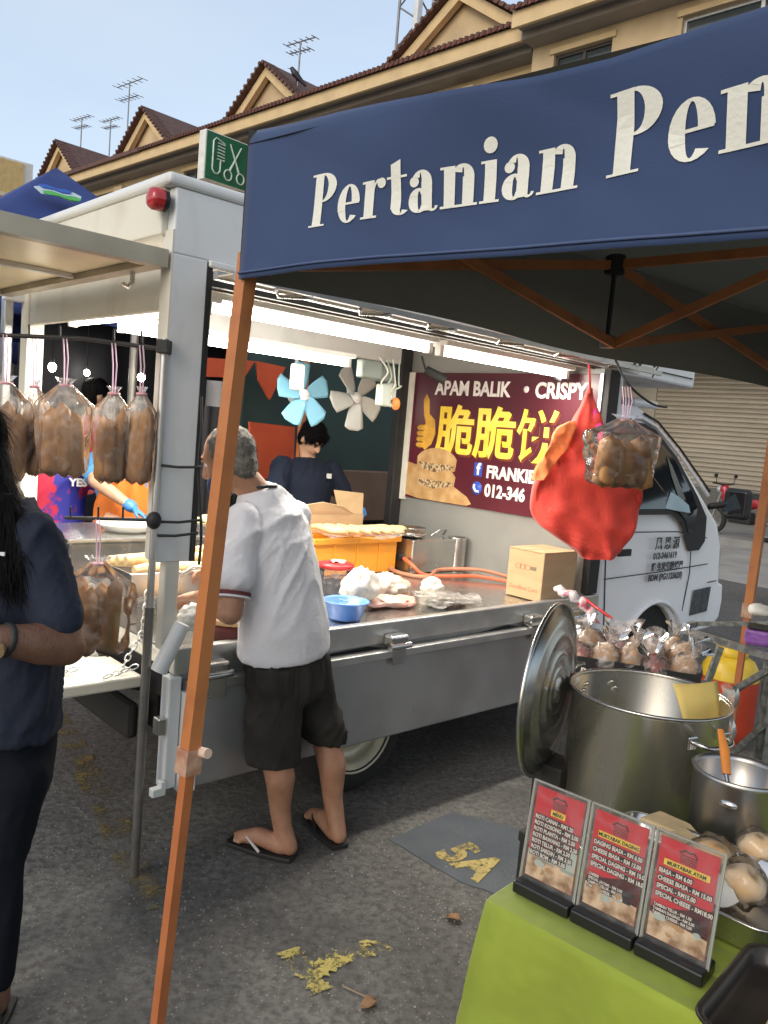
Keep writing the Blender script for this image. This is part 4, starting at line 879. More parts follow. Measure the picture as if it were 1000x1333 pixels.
def bag(px, ptop, pbot, wpx, y, label, yaw, seed, rail_y, group='pancake bags hanging from the peg rails', n=4, string=True, film_m=None, flare=1., name='pancake_bag', strings=2):
    top = PX(px, ptop, y=y); bot = PX(px, pbot, y=y); Hh = top.z-bot.z; hw = wpx/2/FPX*y; rg = random.Random(seed)
    t = thing(name, label, 'bag', (top.x, top.y, bot.z), yaw, group)
    M = Matrix.Translation((top.x, top.y, bot.z)) @ Matrix.Rotation(yaw, 4, 'Z')
    def f(u, v):
        a = 2*math.pi*u; s = v
        if s < .74: k = (.86+.2*math.sin(s*2.2))*(1-(1-flare)*(1-s))
        else: q = (s-.74)/.26; k = (1.02*(1-q)**1.3+.10) if q < .72 else (.13+.55*(q-.72)/.28*.5)
        if s < .03: k *= .0
        elif s < .1: k *= .80+.2*(s-.03)/.07
        cr = 1+.12*noise.noise(Vector((math.cos(a)*2, math.sin(a)*2, s*4+seed)))+.10*(.3-abs(noise.noise(Vector((math.cos(a)*4+s*3, math.sin(a)*4, s*5+seed)))))+(.07*math.sin(a*9+seed+s*3) if s > .6 else .02*math.sin(a*7+s*14+seed))
        return Vector((hw*k*cr*math.cos(a), hw*.55*k*cr*math.sin(a), Hh*s))
    MB(M).grid(f, 60, 42, wrap=True).build('film', film_m or M_FILM, t)
    MB(M).tube([(.016*math.cos(q*.7854), .012*math.sin(q*.7854), Hh*.925) for q in range(8)], .005, 6, closed=True).build('tie', mat('tie_pink', (.62, .30, .34), .5), t)
    for k in range(n):                                    # folded pancakes standing inside
        xo = hw*(-.68+1.36*(k+.5)/n); ph = Hh*rg.uniform(.62, .78); yo = hw*.20*rg.uniform(-1, 1); wd = hw*.98/n*1.22
        def g(u, v):
            a = 2*math.pi*u; e = (1-abs(2*v-1)**16)*.97+.03; lean = rg_l*(v-.5)
            return Vector((xo+lean+wd*e*math.copysign(abs(math.cos(a))**.7, math.cos(a))*(1-.22*v), yo+hw*.30*e*math.copysign(abs(math.sin(a))**.7, math.sin(a)), Hh*.03+ph*v+.008*math.sin(a*2+seed)))
        rg_l = hw*rg.uniform(-.25, .25); MB(M).grid(g, 16, 12, wrap=True).build('pancake', M_BROWN, t)
    if string:
        e = PX(px, rail_y, y=y)
        for dx in ((-.006, .006) if strings == 2 else (-.02, -.008, .006, .02)):
            MB().tube([(top.x+dx*.6, top.y-.004, top.z-Hh*.075), (top.x+dx, top.y-.006, (top.z+e.z)/2), (e.x+dx*.9, e.y-.008, e.z)], .0042, 6, flat=.4).build('string', M_PINK, t)
    return t
bag(8, 488, 632, 66, 2.64, 'leftmost hanging pancake bag, beside the dark hair of the woman', .1, 1, 436)
bag(46, 494, 622, 42, 2.70, 'slim pancake bag second from the left on the upper rail', -.4, 2, 439, n=3)
bag(86, 492, 624, 64, 2.65, 'largest pancake bag, third from the left on the upper rail', .2, 3, 441, n=3, flare=1.1)
bag(149, 503, 632, 46, 2.66, 'pancake bag fourth from left on the upper rail', .1, 4, 447, n=3)
bag(185, 503, 634, 40, 2.66, 'slim pancake bag next to the steel rod, rightmost on upper rail', -.2, 5, 450, n=2)
bag(128, 724, 856, 84, 2.63, 'tall pancake bag hanging from the lower rail beside the tailgate', .2, 6, 676, n=4, flare=1.12)
bag(815, 540, 638, 96, 3.72, 'clear bag of pancakes on pink strings in front of the cab window', .3, 7, 503, group='bags hanging from the truck awning', n=4, flare=1.05, strings=4, film_m=M_FILM)
# ------------------------------------------------------------------ red shopping bag and orange cloth
def outline_bag(name, label, rows, yd, m, thick, seed, parent=None, cat='bag'):
    """rows: (py, left px, right px) top to bottom; inflated cloth body"""
    mb = MB(); n = 28
    def f(u, v):
        q = v*(len(rows)-1); i = min(int(q), len(rows)-2); k = q-i; a, b = rows[i], rows[i+1]
        py = a[0]+(b[0]-a[0])*k; lx = a[1]+(b[1]-a[1])*k; rx = a[2]+(b[2]-a[2])*k
        an = 2*math.pi*u; x = (1-math.cos(an))/2; px = lx+(rx-lx)*x
        p = PX(px, py+ (0), y=yd); s = math.sin(an); wid = (rx-lx)/FPX*yd
        th = min(thick, wid*.4)*math.copysign(abs(s)**.45, s)
        p = p+Vector((.25, -1, 0)).normalized()*th
        cr = abs(fbm((p.x+p.z*.5, p.y, p.z*.6-p.x*.4), 8, seed)); return p+Vector((0, 1, 0))*(.085*min(cr, .35)+.03*abs(fbm(p, 17, seed+3))+.012*fbm(p, 6, seed))
    mb.grid(f, 44, n, wrap=True)
    return mb
M_REDC = mat('red_nonwoven', (.68, .052, .034), .65, var=.1, scale=5, bump=.25, bscale=90, sheen=.2)
YB = 3.95; pb = PX(766, 728, y=YB)
t = thing('red_shopping_bag', 'large red cloth shopping bag hanging from the awning beside the banner', 'bag', pb)
outline_bag('b', '', [(505, 767, 772), (530, 757, 778), (555, 744, 785), (580, 727, 792), (602, 712, 803), (620, 702, 828), (632, 697, 835), (650, 694, 835), (668, 693, 832), (684, 703, 828), (700, 726, 820), (712, 744, 812), (721, 755, 806), (728, 762, 800)], YB, M_REDC, .06, 2.).build('body', M_REDC, t)
MB().tube(spline([PX(768, 512, y=YB), PX(768, 495, y=YB), PX(767, 474, y=YB)]), .006, 6).build('handle', M_REDC, t)
mb = outline_bag('m', '', [(532, 774, 779), (550, 775, 784), (568, 778, 786), (582, 782, 787)], YB-.05, M_REDC, .02, 4.); mb.build('lining', mat('magenta_lining', (.66, .03, .22), .5), t)
t = tag(outline_bag('c', '', [(548, 744, 750), (556, 728, 752), (568, 720, 747), (582, 716, 742), (596, 708, 730), (612, 698, 718), (625, 694, 708)], YB-.09, M_REDC, .018, 6.).build('orange_cloth', mat('orange_cloth', (.82, .21, .07), .8, var=.15, scale=10, bump=.3)), 'orange cloth draped at the left edge of the red shopping bag', 'cloth')
for k, (px, w) in enumerate(((828, 0), (856, 0))):
    p = PX(px, 463, y=4.3); t = thing('clothes_peg', ['dark clip on the awning bar, left of two over the cab', 'dark clip on the awning bar, right of two over the cab'][k], 'clip', p, 0, 'clips over the cab')
    MB().tube([p+Vector((0, 0, .02)), p+Vector((.01, 0, -.02)), p+Vector((-.012, 0, -.06))], .007, 6).build('jaw', M_BLK, t); MB().tube([p+Vector((.012, 0, -.01)), p+Vector((.03, 0, -.05))], .007, 6).build('jaw', M_BLK, t)
o = MB().tube(spline([PX(800, 465, y=4.1), PX(818, 500, y=4.0), PX(848, 525, y=4.1), PX(868, 530, y=4.3)]), .006, 6).build('stay_cable', M_BLK); tag(o, 'thin dark stay cable sloping from awning to cab roof', 'cable')
def lining(name, col, k):
    """tent cloth seen from inside: lets some daylight through"""
    m = bpy.data.materials.new(name); m.use_nodes = True; t = m.node_tree; N = t.nodes; b = N['Principled BSDF']; b.inputs['Base Color'].default_value = (*col, 1); b.inputs['Roughness'].default_value = .9
    tl = N.new('ShaderNodeBsdfTranslucent'); tl.inputs[0].default_value = (*[c*.6 for c in col], 1); mx = N.new('ShaderNodeMixShader'); mx.inputs[0].default_value = k
    t.links.new(b.outputs[0], mx.inputs[1]); t.links.new(tl.outputs[0], mx.inputs[2]); t.links.new(mx.outputs[0], N['Material Output'].inputs[0]); MATS[name] = m; return m
# ================================================================== our stall: canopy
C0 = Vector((-.40, 2.02, 0)); CA = Vector((.762, -.647, 0)); CB = Vector((.776, .631, 0)); CLA, CLB = 2.75, 2.74
HZ0, HZ1 = 1.938, 2.29; CN = Vector((-.647, -.762, 0))      # valance outward normal
M_NAVY = mat('navy_canopy', (.029, .053, .130), .75, spec=.3, var=.12, scale=2.2, bump=.06, bscale=240, detail=5, sheen=.15)
M_NAVYI = lining('canopy_inside', (.085, .085, .068), .4)
M_ORP = mat('orange_paint', (.46, .17, .055), .55, scale=9, detail=14, rvar=.15, bump=.15, bscale=30, col2=(.30, .10, .04), thr=(.5, .8))
M_BRK = mat('black_bracket', (.02, .02, .022), .5)
def ztop(s):
    K = [(-1, 2.30), (0, 2.295), (.32, 2.274), (.625, 2.254), (.8, 2.244), (.94, 2.241), (1.18, 2.256), (2.0, 2.285), (3.5, 2.295)]
    for (a, b), (c, d) in zip(K, K[1:]):
        if s <= c: return b+(d-b)*(s-a)/(c-a)
    return 2.295
def vpt(s, z):
    """point of the front valance: s along it, z height"""
    k = (z-HZ0)/(HZ1-HZ0)
    bl = .026*noise.noise(Vector((s*2.2, z*3.5, 1.3)))+.019*math.sin(z*11+s*1.7+.8*math.sin(s*2.3))*(.6+.4*math.sin(s*3.1+1))
    bl += .010*math.sin((s*1.3+(z-2.0)*4)*3.1)+.012*abs(noise.noise(Vector((s*3+z*5, z*2, 4.))))
    bl = bl*min(1, .15+s/.35)-(.02*max(0, (k-.88)/.12)**2)
    p = C0+CA*s+CN*bl; return Vector((p.x, p.y, z))
canopy = thing('canopy_tent', 'navy blue market canopy with white serif lettering on an orange frame', 'canopy', C0)
mb = MB(); mb.grid(lambda u, v: vpt(u*CLA, HZ0+.006*math.sin(u*CLA*3.4)*(1-v)+(ztop(u*CLA)-HZ0)*v), 110, 26)
front = mb.build('front_valance', M_NAVY, canopy); front.modifiers.new('s', 'SOLIDIFY').thickness = .003
MB().tube([vpt(u/60*CLA, HZ0+.014+.006*math.sin(u/60*CLA*3.4))+CN*.0025 for u in range(61)], .003, 5).build('hem_stitch', mat('stitch', (.06, .09, .19), .8), front)
def side(name, P, D, L, N):
    mb = MB(); mb.grid(lambda u, v: P+D*(u*L)+Vector((0, 0, HZ0+(HZ1-HZ0)*v+.01*math.sin(u*9)))+N*(.01*math.sin(u*17)*(1-v)), 40, 8)
    o = mb.build(name, M_NAVYI if name == 'side_valance' else M_NAVY, canopy); return o
C1, C2, C3 = C0+CA*CLA, C0+CA*CLA+CB*CLB, C0+CB*CLB
side('side_valance', C0, CB, CLB, Vector((-.6, .75, 0))); side('side_valance', C1, CB, CLB, Vector((.6, -.75, 0)))
mb = MB(); mb.grid(lambda u, v: C3+CA*(u*CLA)+Vector((0, 0, HZ0+.1+(HZ1-HZ0-.1)*v)), 20, 4); mb.build('back_valance', M_NAVYI, canopy)
PK = (C0+C2)/2+Vector((0, 0, 2.62))
mb = MB()
for a, b in ((C0, C1), (C1, C2), (C2, C3), (C3, C0)):
    mb.grid(lambda u, v: (a.lerp(b, u)+Vector((0, 0, HZ1-.035))).lerp(PK, v)-Vector((0, 0, .05*math.sin(v*3.14))), 12, 8)
mb.build('roof', M_NAVYI, canopy)
# poles
def pole(foot, top, zj, name, lab=None):
    d = (top-foot); j = foot+d*(zj/d.z); u = CA
    p = MB().bar(j-d.normalized()*.02, top, .037, up=u).build(name, M_ORP, canopy)
    MB().bar(foot, j, .027, up=u).build('inner_leg', mat('orange_leg', (.36, .115, .04), .45, var=.2, scale=8, detail=8, col2=(.46, .16, .06)), p)
    k = MB().bar(j-d.normalized()*.035, j+d.normalized()*.03, .047, up=u).build('collar', mat('worn_collar', (.33, .15, .09), .55, col2=(.5, .33, .24), scale=30), p)
    q = j+d.normalized()*.02; MB().cyl(q+CB*.02+CA*.01, q+CB*.02+CA*.045+Vector((0, 0, .006)), .013, n=10).build('knob', mat('pale_knob', (.60, .45, .36), .5), p)
    MB().cyl(foot, foot+Vector((0, 0, .012)), .05, n=4).build('foot_plate', M_BRK, p)
    return p
foot0 = PX(203, 1352, z=0); top0 = PX(324, 330, y=2.05)
pole(foot0, top0, .735, 'pole')
foot3 = PX(938, 1045, z=0); pole(foot3, Vector((foot3.x+.03, foot3.y, 2.2)), .93, 'pole')
pole(C1+Vector((0, 0, 0)), C1+Vector((0, 0, 2.2)), .7, 'pole'); pole(C2+Vector((0, 0, 0)), C2+Vector((0, 0, 2.2)), .7, 'pole')
# scissor trusses
def truss(a, b, off):
    m_ = (a+b)/2; zt, zb = 2.235, 1.965; jt, jb = m_+Vector((0, 0, zt)), m_+Vector((0, 0, zb))
    for e, o_ in ((a, 1), (b, -1)):
        MB().bar(jt, e+Vector((0, 0, 1.975))+off*.6, .014, .030, up=(0, 0, 1)).build('truss_bar', M_ORP, canopy); MB().bar(jb+off, e+Vector((0, 0, 2.235))+off, .014, .030, up=(0, 0, 1)).build('truss_bar', M_ORP, canopy)
    MB().cyl(jt+Vector((0, 0, -.03)), jt+Vector((0, 0, .03)), .035, n=8).build('joint_bracket', M_BRK, canopy); MB().cyl(jb+Vector((0, 0, -.012)), jb+Vector((0, 0, .03)), .026, n=8).build('joint_bracket', mat('grey_bracket', (.25, .25, .25), .5), canopy)
    MB().cyl(jb, jt, .008, n=6).build('joint_strut', M_BRK, canopy); return jt, jb
inn = (CA*.05)
jt, jb = truss(C0+CB*.04+inn, C3+inn, CA*.03); truss(C0+CB*.06, C1+CB*.06, CB*.03); truss(C3-CB*.05, C2-CB*.05, -CB*.03)
ctr = (C0+C2)/2+Vector((0, 0, 2.25)); MB().cyl(ctr-Vector((0, 0, .1)), PK-Vector((0, 0, .02)), .02).build('centre_post', M_ORP, canopy)
MB().bar(jt, ctr, .014, .03).build('truss_bar', M_ORP, canopy); MB().bar(jb+CA*.02, PK-Vector((0, 0, .1)), .014, .03).build('truss_bar', M_ORP, canopy)
# ------------------------------------------------------------------ serif lettering on the valance
def glyph(ch):
    """polygons (lists of xy) of a condensed high-contrast serif letter; x-height 1, capitals 1.5"""
    P = []
    def rect(x0, x1, y0, y1, n=5, sl=0.):
        for i in range(n):
            a, b = y0+(y1-y0)*i/n, y0+(y1-y0)*(i+1)/n; P.append([(x0, a), (x1, a), (x1, b+(sl if i == n-1 else 0)), (x0, b)])
    def serif(x0, x1, y, h=.05):
        for i in range(3): P.append([(x0+(x1-x0)*i/3, y), (x0+(x1-x0)*(i+1)/3, y), (x0+(x1-x0)*(i+1)/3, y+h), (x0+(x1-x0)*i/3, y+h)])
    def ring(cx, cy, rx, ry, ix, iy, a0, a1, ox=0., n=16):
        for i in range(n):
            t0, t1 = [math.radians(a0+(a1-a0)*(i+k)/n) for k in (0, 1)]
            P.append([(cx+rx*math.cos(t0), cy+ry*math.sin(t0)), (cx+rx*math.cos(t1), cy+ry*math.sin(t1)), (cx+ox+ix*math.cos(t1), cy+iy*math.sin(t1)), (cx+ox+ix*math.cos(t0), cy+iy*math.sin(t0))])
    def ball(cx, cy, r, ry=None): P.append([(cx+r*math.cos(k*.449), cy+(ry or r)*math.sin(k*.449)) for k in range(14)])
    if ch == 'P': rect(.12, .42, 0, 1.5, 7); serif(0, .56, 0); serif(0, .43, 1.44, .06); ring(.40, 1.09, .50, .41, .20, .35, -92, 92); return P, 1.0
    if ch == 'e': ring(.37, .50, .37, .53, .10, .47, 2, 318, .0, 22); rect(.22, .72, .48, .54, 1); return P, .80
    if ch == 'r': rect(.1, .39, 0, 1.0); serif(0, .50, 0, .06); serif(0, .12, .94, .06); ring(.54, .66, .22, .35, .16, .28, 75, 165, 0, 8); ball(.62, .89, .135, .13); return P, .79
    if ch == 't': rect(.13, .42, .16, 1.28, 5, .10); serif(0, .60, .93, .06); ring(.41, .20, .26, .22, .03, .16, 180, 330, .03, 10); return P, .65
    if ch == 'a': ring(.28, .29, .29, .31, .05, .23, 40, 330, .02, 18); rect(.36, .65, .02, .74); ring(.37, .72, .28, .31, .03, .24, 0, 150, -.03, 12); ball(.16, .76, .13, .13); ring(.66, .14, .15, .15, .05, .09, 180, 350, .02, 8); return P, .87
    if ch == 'n': rect(.1, .39, 0, 1.0); serif(0, .49, 0, .06); serif(0, .12, .94, .06); ring(.58, .70, .30, .33, .03, .24, 0, 150, .01, 12); rect(.59, .88, 0, .72); serif(.49, .98, 0, .06); return P, 1.04
    if ch == 'i': rect(.1, .39, 0, 1.0); serif(0, .49, 0, .06); serif(0, .12, .94, .06); ball(.24, 1.34, .175, .185); return P, .55
def vsz(px, py):
    p0 = Vector((0, 0, CAMH)); d = PX(px, py, y=1)-p0; q = p0+d*((C0-p0).dot(CN)/d.dot(CN)); return (q-C0).dot(CA), q.z
M_LET = mat('lettering_cream', (.70, .70, .63), .7, var=.06, scale=6, bump=.15, bscale=120)
def word(w, p0, p1, cap_py, name):
    s0, z0 = vsz(*p0); s1, z1 = vsz(*p1); _, zc = vsz(*cap_py); capz = (zc-z0)/1.5
    tot = sum(glyph(c)[1] for c in w)-.07; kx = (s1-s0)/tot; x = 0.
    for c in w:
        P, adv = glyph(c); mb = MB(); zz = .0022
        for i, poly in enumerate(P):
            vs = []
            for (gx, gy) in poly:
                t = (x+gx)/tot; s = s0+(x+gx)*kx; z = z0+(z1-z0)*t+gy*capz
                vs.append(vpt(s, z)+CN*(zz+.0001*(i % 7)))
            mb.add(vs, [tuple(range(len(vs)))])
        o = mb.build('letter', M_LET, front); x += adv
word('Pertanian', (402, 297), (744, 240), (428, 224), 'a'); word('Pen', (783, 228), (1026, 178), (838, 113), 'b')
# ================================================================== green tables
TZ = .75
M_GRN = mat('green_cloth', (.235, .295, .022), .72, var=.18, scale=5, bump=.8, bscale=5, bdist=.035, sheen=.2, detail=8)
def cloth_table(name, label, a0, a1, b0, b1, z, seed):
    t = thing(name, label, 'table', SW((a0+a1)/2, (b0+b1)/2), SR)
    MB(SF).box(a0+.01, a1-.01, b0+.01, b1-.01, z-.035, z-.004).build('tabletop', mat('table_board', (.3, .22, .14), .7), t)
    for a in (a0+.06, a1-.06):
        for b in (b0+.06, b1-.06): MB(SF).cyl((a, b, 0), (a, b, z-.036), .016).build('leg', M_BSTEEL, t)
    # one cloth: flat top, rolled edge, pleated skirt flaring outwards
    pr = [(a0, b0), (a1, b0), (a1, b1), (a0, b1)]; per = []
    for i in range(4):
        p, q = pr[i], pr[(i+1) % 4]; nrm = [(0, -1), (1, 0), (0, 1), (-1, 0)][i]; n = 34
        for k in range(n): per.append((p[0]+(q[0]-p[0])*k/n, p[1]+(q[1]-p[1])*k/n, nrm, k/n))
    N = len(per); mb = MB(SF)
    def f(u, v):
        i = int(round(u*N)) % N; a, b, nr, k = per[i]
        cn = (max(0, 1-k/.10)+max(0, 1-(1-k)/.10))       # corner flare
        if v < .1: q = v/.1; off = .004*math.sin(q*1.57); dz = -.004*(1-math.cos(q*1.57)); fl = 0
        else:
            q = (v-.1)/.9; dz = -.004-q*(z-.08)-.012*math.sin(k*27+seed)*q; fl = q**.8*(.04+.026*math.sin(k*27+seed+q*1.5)+.016*math.sin(k*61+seed*2-q*2)+.05*cn)+.034*q**.4*abs(noise.noise(Vector((k*7+q*3, q*4-k*2, seed+i//34))))
            off = .004
        x = a+nr[0]*(off+fl); y = b+nr[1]*(off+fl)
        return Vector((x, y, z+.0015+dz))
    mb.grid(f, N, 18, wrap=True)
    mb.grid(lambda u, v: (a0+(a1-a0)*u, b0+(b1-b0)*v, z+.0015+.005*noise.noise(Vector((u*9, v*9, seed)))*math.sin(u*3.1416)*math.sin(v*3.1416)), 30, 20)
    mb.build('cloth', M_GRN, t); return t
cloth_table('stall_table', 'front stall table under lime green cloth, carrying the three menu stands', 0, 1.35, 0, .485, TZ, 1.)
cloth_table('stall_table', 'back stall table under lime green cloth, carrying the small steel pot', .160, 1.25, .497, 1.02, TZ, 2.)
SZ = .62
t = thing('burner_stand', 'low black burner stand beneath the big pot and its lid', 'stand', SW(-.05, .73), SR)
MB(SF).box(-.25, .150, .52, .95, SZ-.03, SZ).build('top', mat('stand_black', (.014, .014, .014), .6), t, .005)
MB(SF).box(-.25, -.17, .56, .66, SZ+.001, .795).build('side_rest', MATS['stand_black'], t, .004)
for a in (-.23, .13):
    for b in (.54, .93): MB(SF).bar((a, b, 0), (a, b, SZ-.031), .03).build('leg', MATS['stand_black'], t)
ZT = TZ+.004
# ------------------------------------------------------------------ menu stands
M_ACR = film('acrylic', (.8, .82, .84), .06, .04, .0); M_MRED = mat('menu_red', (.58, .025, .045), .45, var=.08); M_MDARK = mat('menu_dark', (.07, .01, .015), .5)
M_MYEL = mat('menu_yellow', (.85, .70, .08), .45); M_MW = mat('menu_white', (.80, .78, .76), .5); M_FOOD = mat('food_print', (.30, .17, .08), .55, col2=(.74, .60, .44), scale=38, thr=(.38, .6)); M_GREYL = mat('food_pale', (.45, .55, .53), .5)
def menu(a, label, title, lines, small, grp='menu stands on the green table', first=False):
    Wd, Hh = .114, .192; t = thing('menu_stand', label, 'menu stand', SW(a+.058, .085, ZT), SR, grp)
    MB(SF).box(a, a+.118, .055, .115, ZT, ZT+.024).build('base', mat('base_black', (.012, .013, .015), .3, rvar=.08), t, .004)
    M = SF @ Matrix.Translation((a+.002, .080, ZT+.020)) @ Matrix.Rotation(math.pi/2-.10, 4, 'X')      # x right, y up, z to the front
    MB(M).box(0, Wd, 0, Hh, -.0045, -.0025).build('back_sheet', M_ACR, t); MB(M).box(0, Wd, 0, Hh, .0025, .0045).build('front_sheet', M_ACR, t)
    MB(M).tube([(0, 0, 0), (0, Hh, 0), (Wd, Hh, 0), (Wd, 0, 0)], .0036, 4, flat=1.).build('acrylic_edge', mat('acrylic_edge', (.42, .43, .40), .15, alpha=.75), t)
    cd = MB(M).box(.007, Wd-.007, .012, Hh-.008, -.0015, .0005).build('card', M_MRED, t)
    MB(M).box(.0075, Wd-.0075, .0125, .052, .0006, .0008).build('food_photo', M_FOOD, cd)
    MB(M).prism([(.0075, .052), (Wd-.0075, .045), (Wd-.0075, .095), (.055, .075), (.0075, .062)], .0002, z0=.0006).build('dark_fade', M_MDARK if not first else M_GREYL, cd)
    rg = random.Random(int(a*1000))
    for k in range(7): MB(M).prism(arc(rg.uniform(.02, Wd-.02), rg.uniform(.022, .052), rg.uniform(.006, .012), 0, 340, 9, rg.uniform(.004, .008)), .0002, z0=.0009+.0002*k).build('food_piece', [M_FOOD, M_PC, M_GREYL][k % 3], cd)
    mb = MB(M)
    mb.tube([(.042, .168, .001), (.05, .174, .001), (.058, .172, .001), (.066, .174, .001), (.072, .166, .001)], .0016, 5)
    for k in range(4): mb.tube([(.044, .166-.004*k, .001), (.072, .165-.004*k, .001)], .0009, 5)
    tag(mb.build('logo', M_BLK, cd), kind='stuff')
    tw = {True: .030, False: .078}[first]
    MB(M).box(Wd/2-tw/2, Wd/2+tw/2, .138, .149, .0007, .001).build('title_strip', M_MYEL, cd)
    text_mb(title, .0088, M @ Matrix.Translation((Wd/2, .1403, .0016)), extrude=.0002, bold=.0003, xs=.92, align='CENTER').build('title', M_BLK, cd)
    for i, s in enumerate(lines):
        y = .124-i*(.0115 if first else .0135)
        tm = text_mb(s, .0104, M @ Matrix.Translation((.012, y, .0017)), extrude=.0002, bold=.0003, xs=.80); wl = (tm.v and max((M.inverted() @ q).x for q in tm.v))+.0012
        MB(M).box(.0108, wl, y-.0016, y+.0092, .0009, .0012).build('line_backing', M_BLK, cd); tm.build('menu_line', M_MW, cd)
    for i, s in enumerate(small): MB(M).box(.011, .012+.0036*len(s), .0648-i*.0072, .0712-i*.0072, .0010, .0013).build('line_backing', M_BLK, cd); text_mb(s, .0068, M @ Matrix.Translation((.012, .066-i*.0072, .0017)), extrude=.0002, bold=.0002, xs=.84).build('small_line', M_MW, cd)
menu(.018, 'leftmost menu stand titled MENU, nearest the table corner', 'MENU', ['ROTI CANAI - RM1.20', 'ROTI KOSONG - RM 2.00', 'ROTI PLANTA - RM 2.50', 'ROTI BAWANG - RM 2.50', 'ROTI TELUR - RM 2.50', 'ROTI SARDIN - RM 3.50', 'ROTI BOM - RM 3.00'], [], first=True)
menu(.140, 'middle menu stand titled MURTABAK DAGING between the other two', 'MURTABAK DAGING', ['DAGING BIASA - RM 6.50', 'CHEESE BIASA - RM 12.00', 'SPECIAL DAGING - RM 15.00', 'SPECIAL DAGING - RM 18.00'], ['CHEESE', 'SPECIAL (AYAM) - RM 3.00', 'TAMBAH TELUR - RM 1.50', 'TAMBAH CHEESE - RM 3.00'])
menu(.262, 'rightmost menu stand titled MURTABAK AYAM beside the dark tray', 'MURTABAK AYAM', ['BIASA - RM 6.00', 'CHEESE BIASA - RM 15.00', 'SPECIAL - RM15.00', 'SPECIAL CHEESE - RM18.00'], ['TAMBAH TELUR - RM 1.50', 'TAMBAH DAGING - RM 3.00', 'TAMBAH CHEESE - RM 3.00'])
# ------------------------------------------------------------------ big steel pot, lid, paper
PC = PX(846, 903, z=1.0); PR = .190
M_POT = mat('pot_steel', (.62, .60, .53), .27, .88, var=.1, scale=5, rvar=.08, detail=8, stretch=(1, 1, .2))
t = thing('stock_pot', 'large open stainless stock pot with looped handles behind the menu stands', 'pot', (PC.x, PC.y, SZ))
MPT = Matrix.Translation((PC.x, PC.y, SZ+.002)); ph = 1.0-SZ
MB(MPT).lathe([(0, .012), (PR-.02, .012), (PR-.004, .02), (PR-.004, ph-.004), (PR+.004, ph), (PR+.006, ph-.005), (PR+.001, ph-.01), (PR+.001, .02), (PR-.012, .004), (0, .003)][::-1], 64).build('pot', M_POT, t)
MB(MPT).tube([((PR+.005)*math.cos(k/64*6.2832), (PR+.005)*math.sin(k/64*6.2832), ph) for k in range(64)], .0045, 6, closed=True).build('rim', M_STEEL, t)
for ang in (-62, 118):
    Mh = MPT @ Matrix.Rotation(math.radians(ang), 4, 'Z') @ Matrix.Translation((PR, 0, ph-.05))
    h = MB(Mh).tube(spline([(0, -.055, 0), (.022, -.05, .0), (.036, -.035, -.004), (.038, 0, -.006), (.036, .035, -.004), (.022, .05, 0), (0, .055, 0)], 4), .006, 8).build('handle', M_STEEL, t)
    for y in (-.055, .055): MB(Mh).box(0, .006, y-.014, y+.014, -.018, .014).build('rivet_plate', M_STEEL, h, .004)
mb = MB(MPT)
for ang in (100, 104, 136, 132):
    a = math.radians(ang); mb.ell(((PR-.007)*math.cos(a), (PR-.007)*math.sin(a), ph-.045+(.016 if ang in (104, 132) else 0)), .006, 8, 6)
tag(mb.build('rivets', M_STEEL, t), kind='stuff')
# lid seen from inside, leaning on the pot
lc = PX(722, 898, y=2.0); ln = Vector((-.62, -.74, -.02)).normalized()
ln = (Vector((.87, -.48, .10))).normalized()
t = thing('pot_lid', 'round ribbed stainless pot lid standing on edge against the big pot', 'lid', lc)
ML = frame(lc, Vector((ln.y, -ln.x, 0)), Vector((0, 0, 1))); RL = .218
MB(ML).lathe([(0, -.012), (.03, -.012), (.036, -.004), (.05, -.010), (.058, -.010), (.066, -.002), (.088, -.010), (.098, -.010), (.108, .0), (.135, -.008), (.146, -.008), (.158, .002), (.182, .0), (.188, .012), (RL, .014)], 64).build('disc', mat('lid_steel', (.42, .42, .42), .25, .95, var=.15, scale=8, rvar=.08), t).modifiers.new('s', 'SOLIDIFY').thickness = .0015
MB(ML).tube([(RL*math.cos(k/64*6.2832), RL*math.sin(k/64*6.2832), .014) for k in range(64)], .0055, 6, closed=True).build('rim', M_STEEL, t)
kn = MB(ML)
for y in (-.028, .028): kn.ell((0, y, .0), (.010, .010, .008), 10, 6)
tag(kn.build('knob_screws', M_STEEL, t), kind='stuff')
pc = [PX(876, 890, y=1.97), PX(934, 886, y=2.03), PX(938, 938, y=2.03), PX(892, 947, y=1.93)]
mb = MB(); mb.grid(lambda u, v: pc[0].lerp(pc[1], u).lerp(pc[3].lerp(pc[2], u), v)+Vector((0, -.012*math.sin(u*3.14), 0)), 8, 8)
o = mb.build('yellow_card', mat('yellow_card', (.66, .50, .16), .8, var=.06)); o.modifiers.new('s', 'SOLIDIFY').thickness = .002; tag(o, 'sheet of pale yellow card standing in the big pot', 'card')
mb = MB(); cc = PX(947, 915, y=2.05)
mb.grid(lambda u, v: cc+Vector(((u-.5)*.045+.006*math.sin(v*9), -.02*math.sin(u*3.14)-.012*v, .045-.13*v+.012*math.sin(u*6))), 10, 14)
o = mb.build('milky_plastic', film('cup_film', (.75, .73, .70), .5, .25, .4)); tag(o, 'milky plastic sheet hanging over the right rim of the big pot', 'plastic sheet')
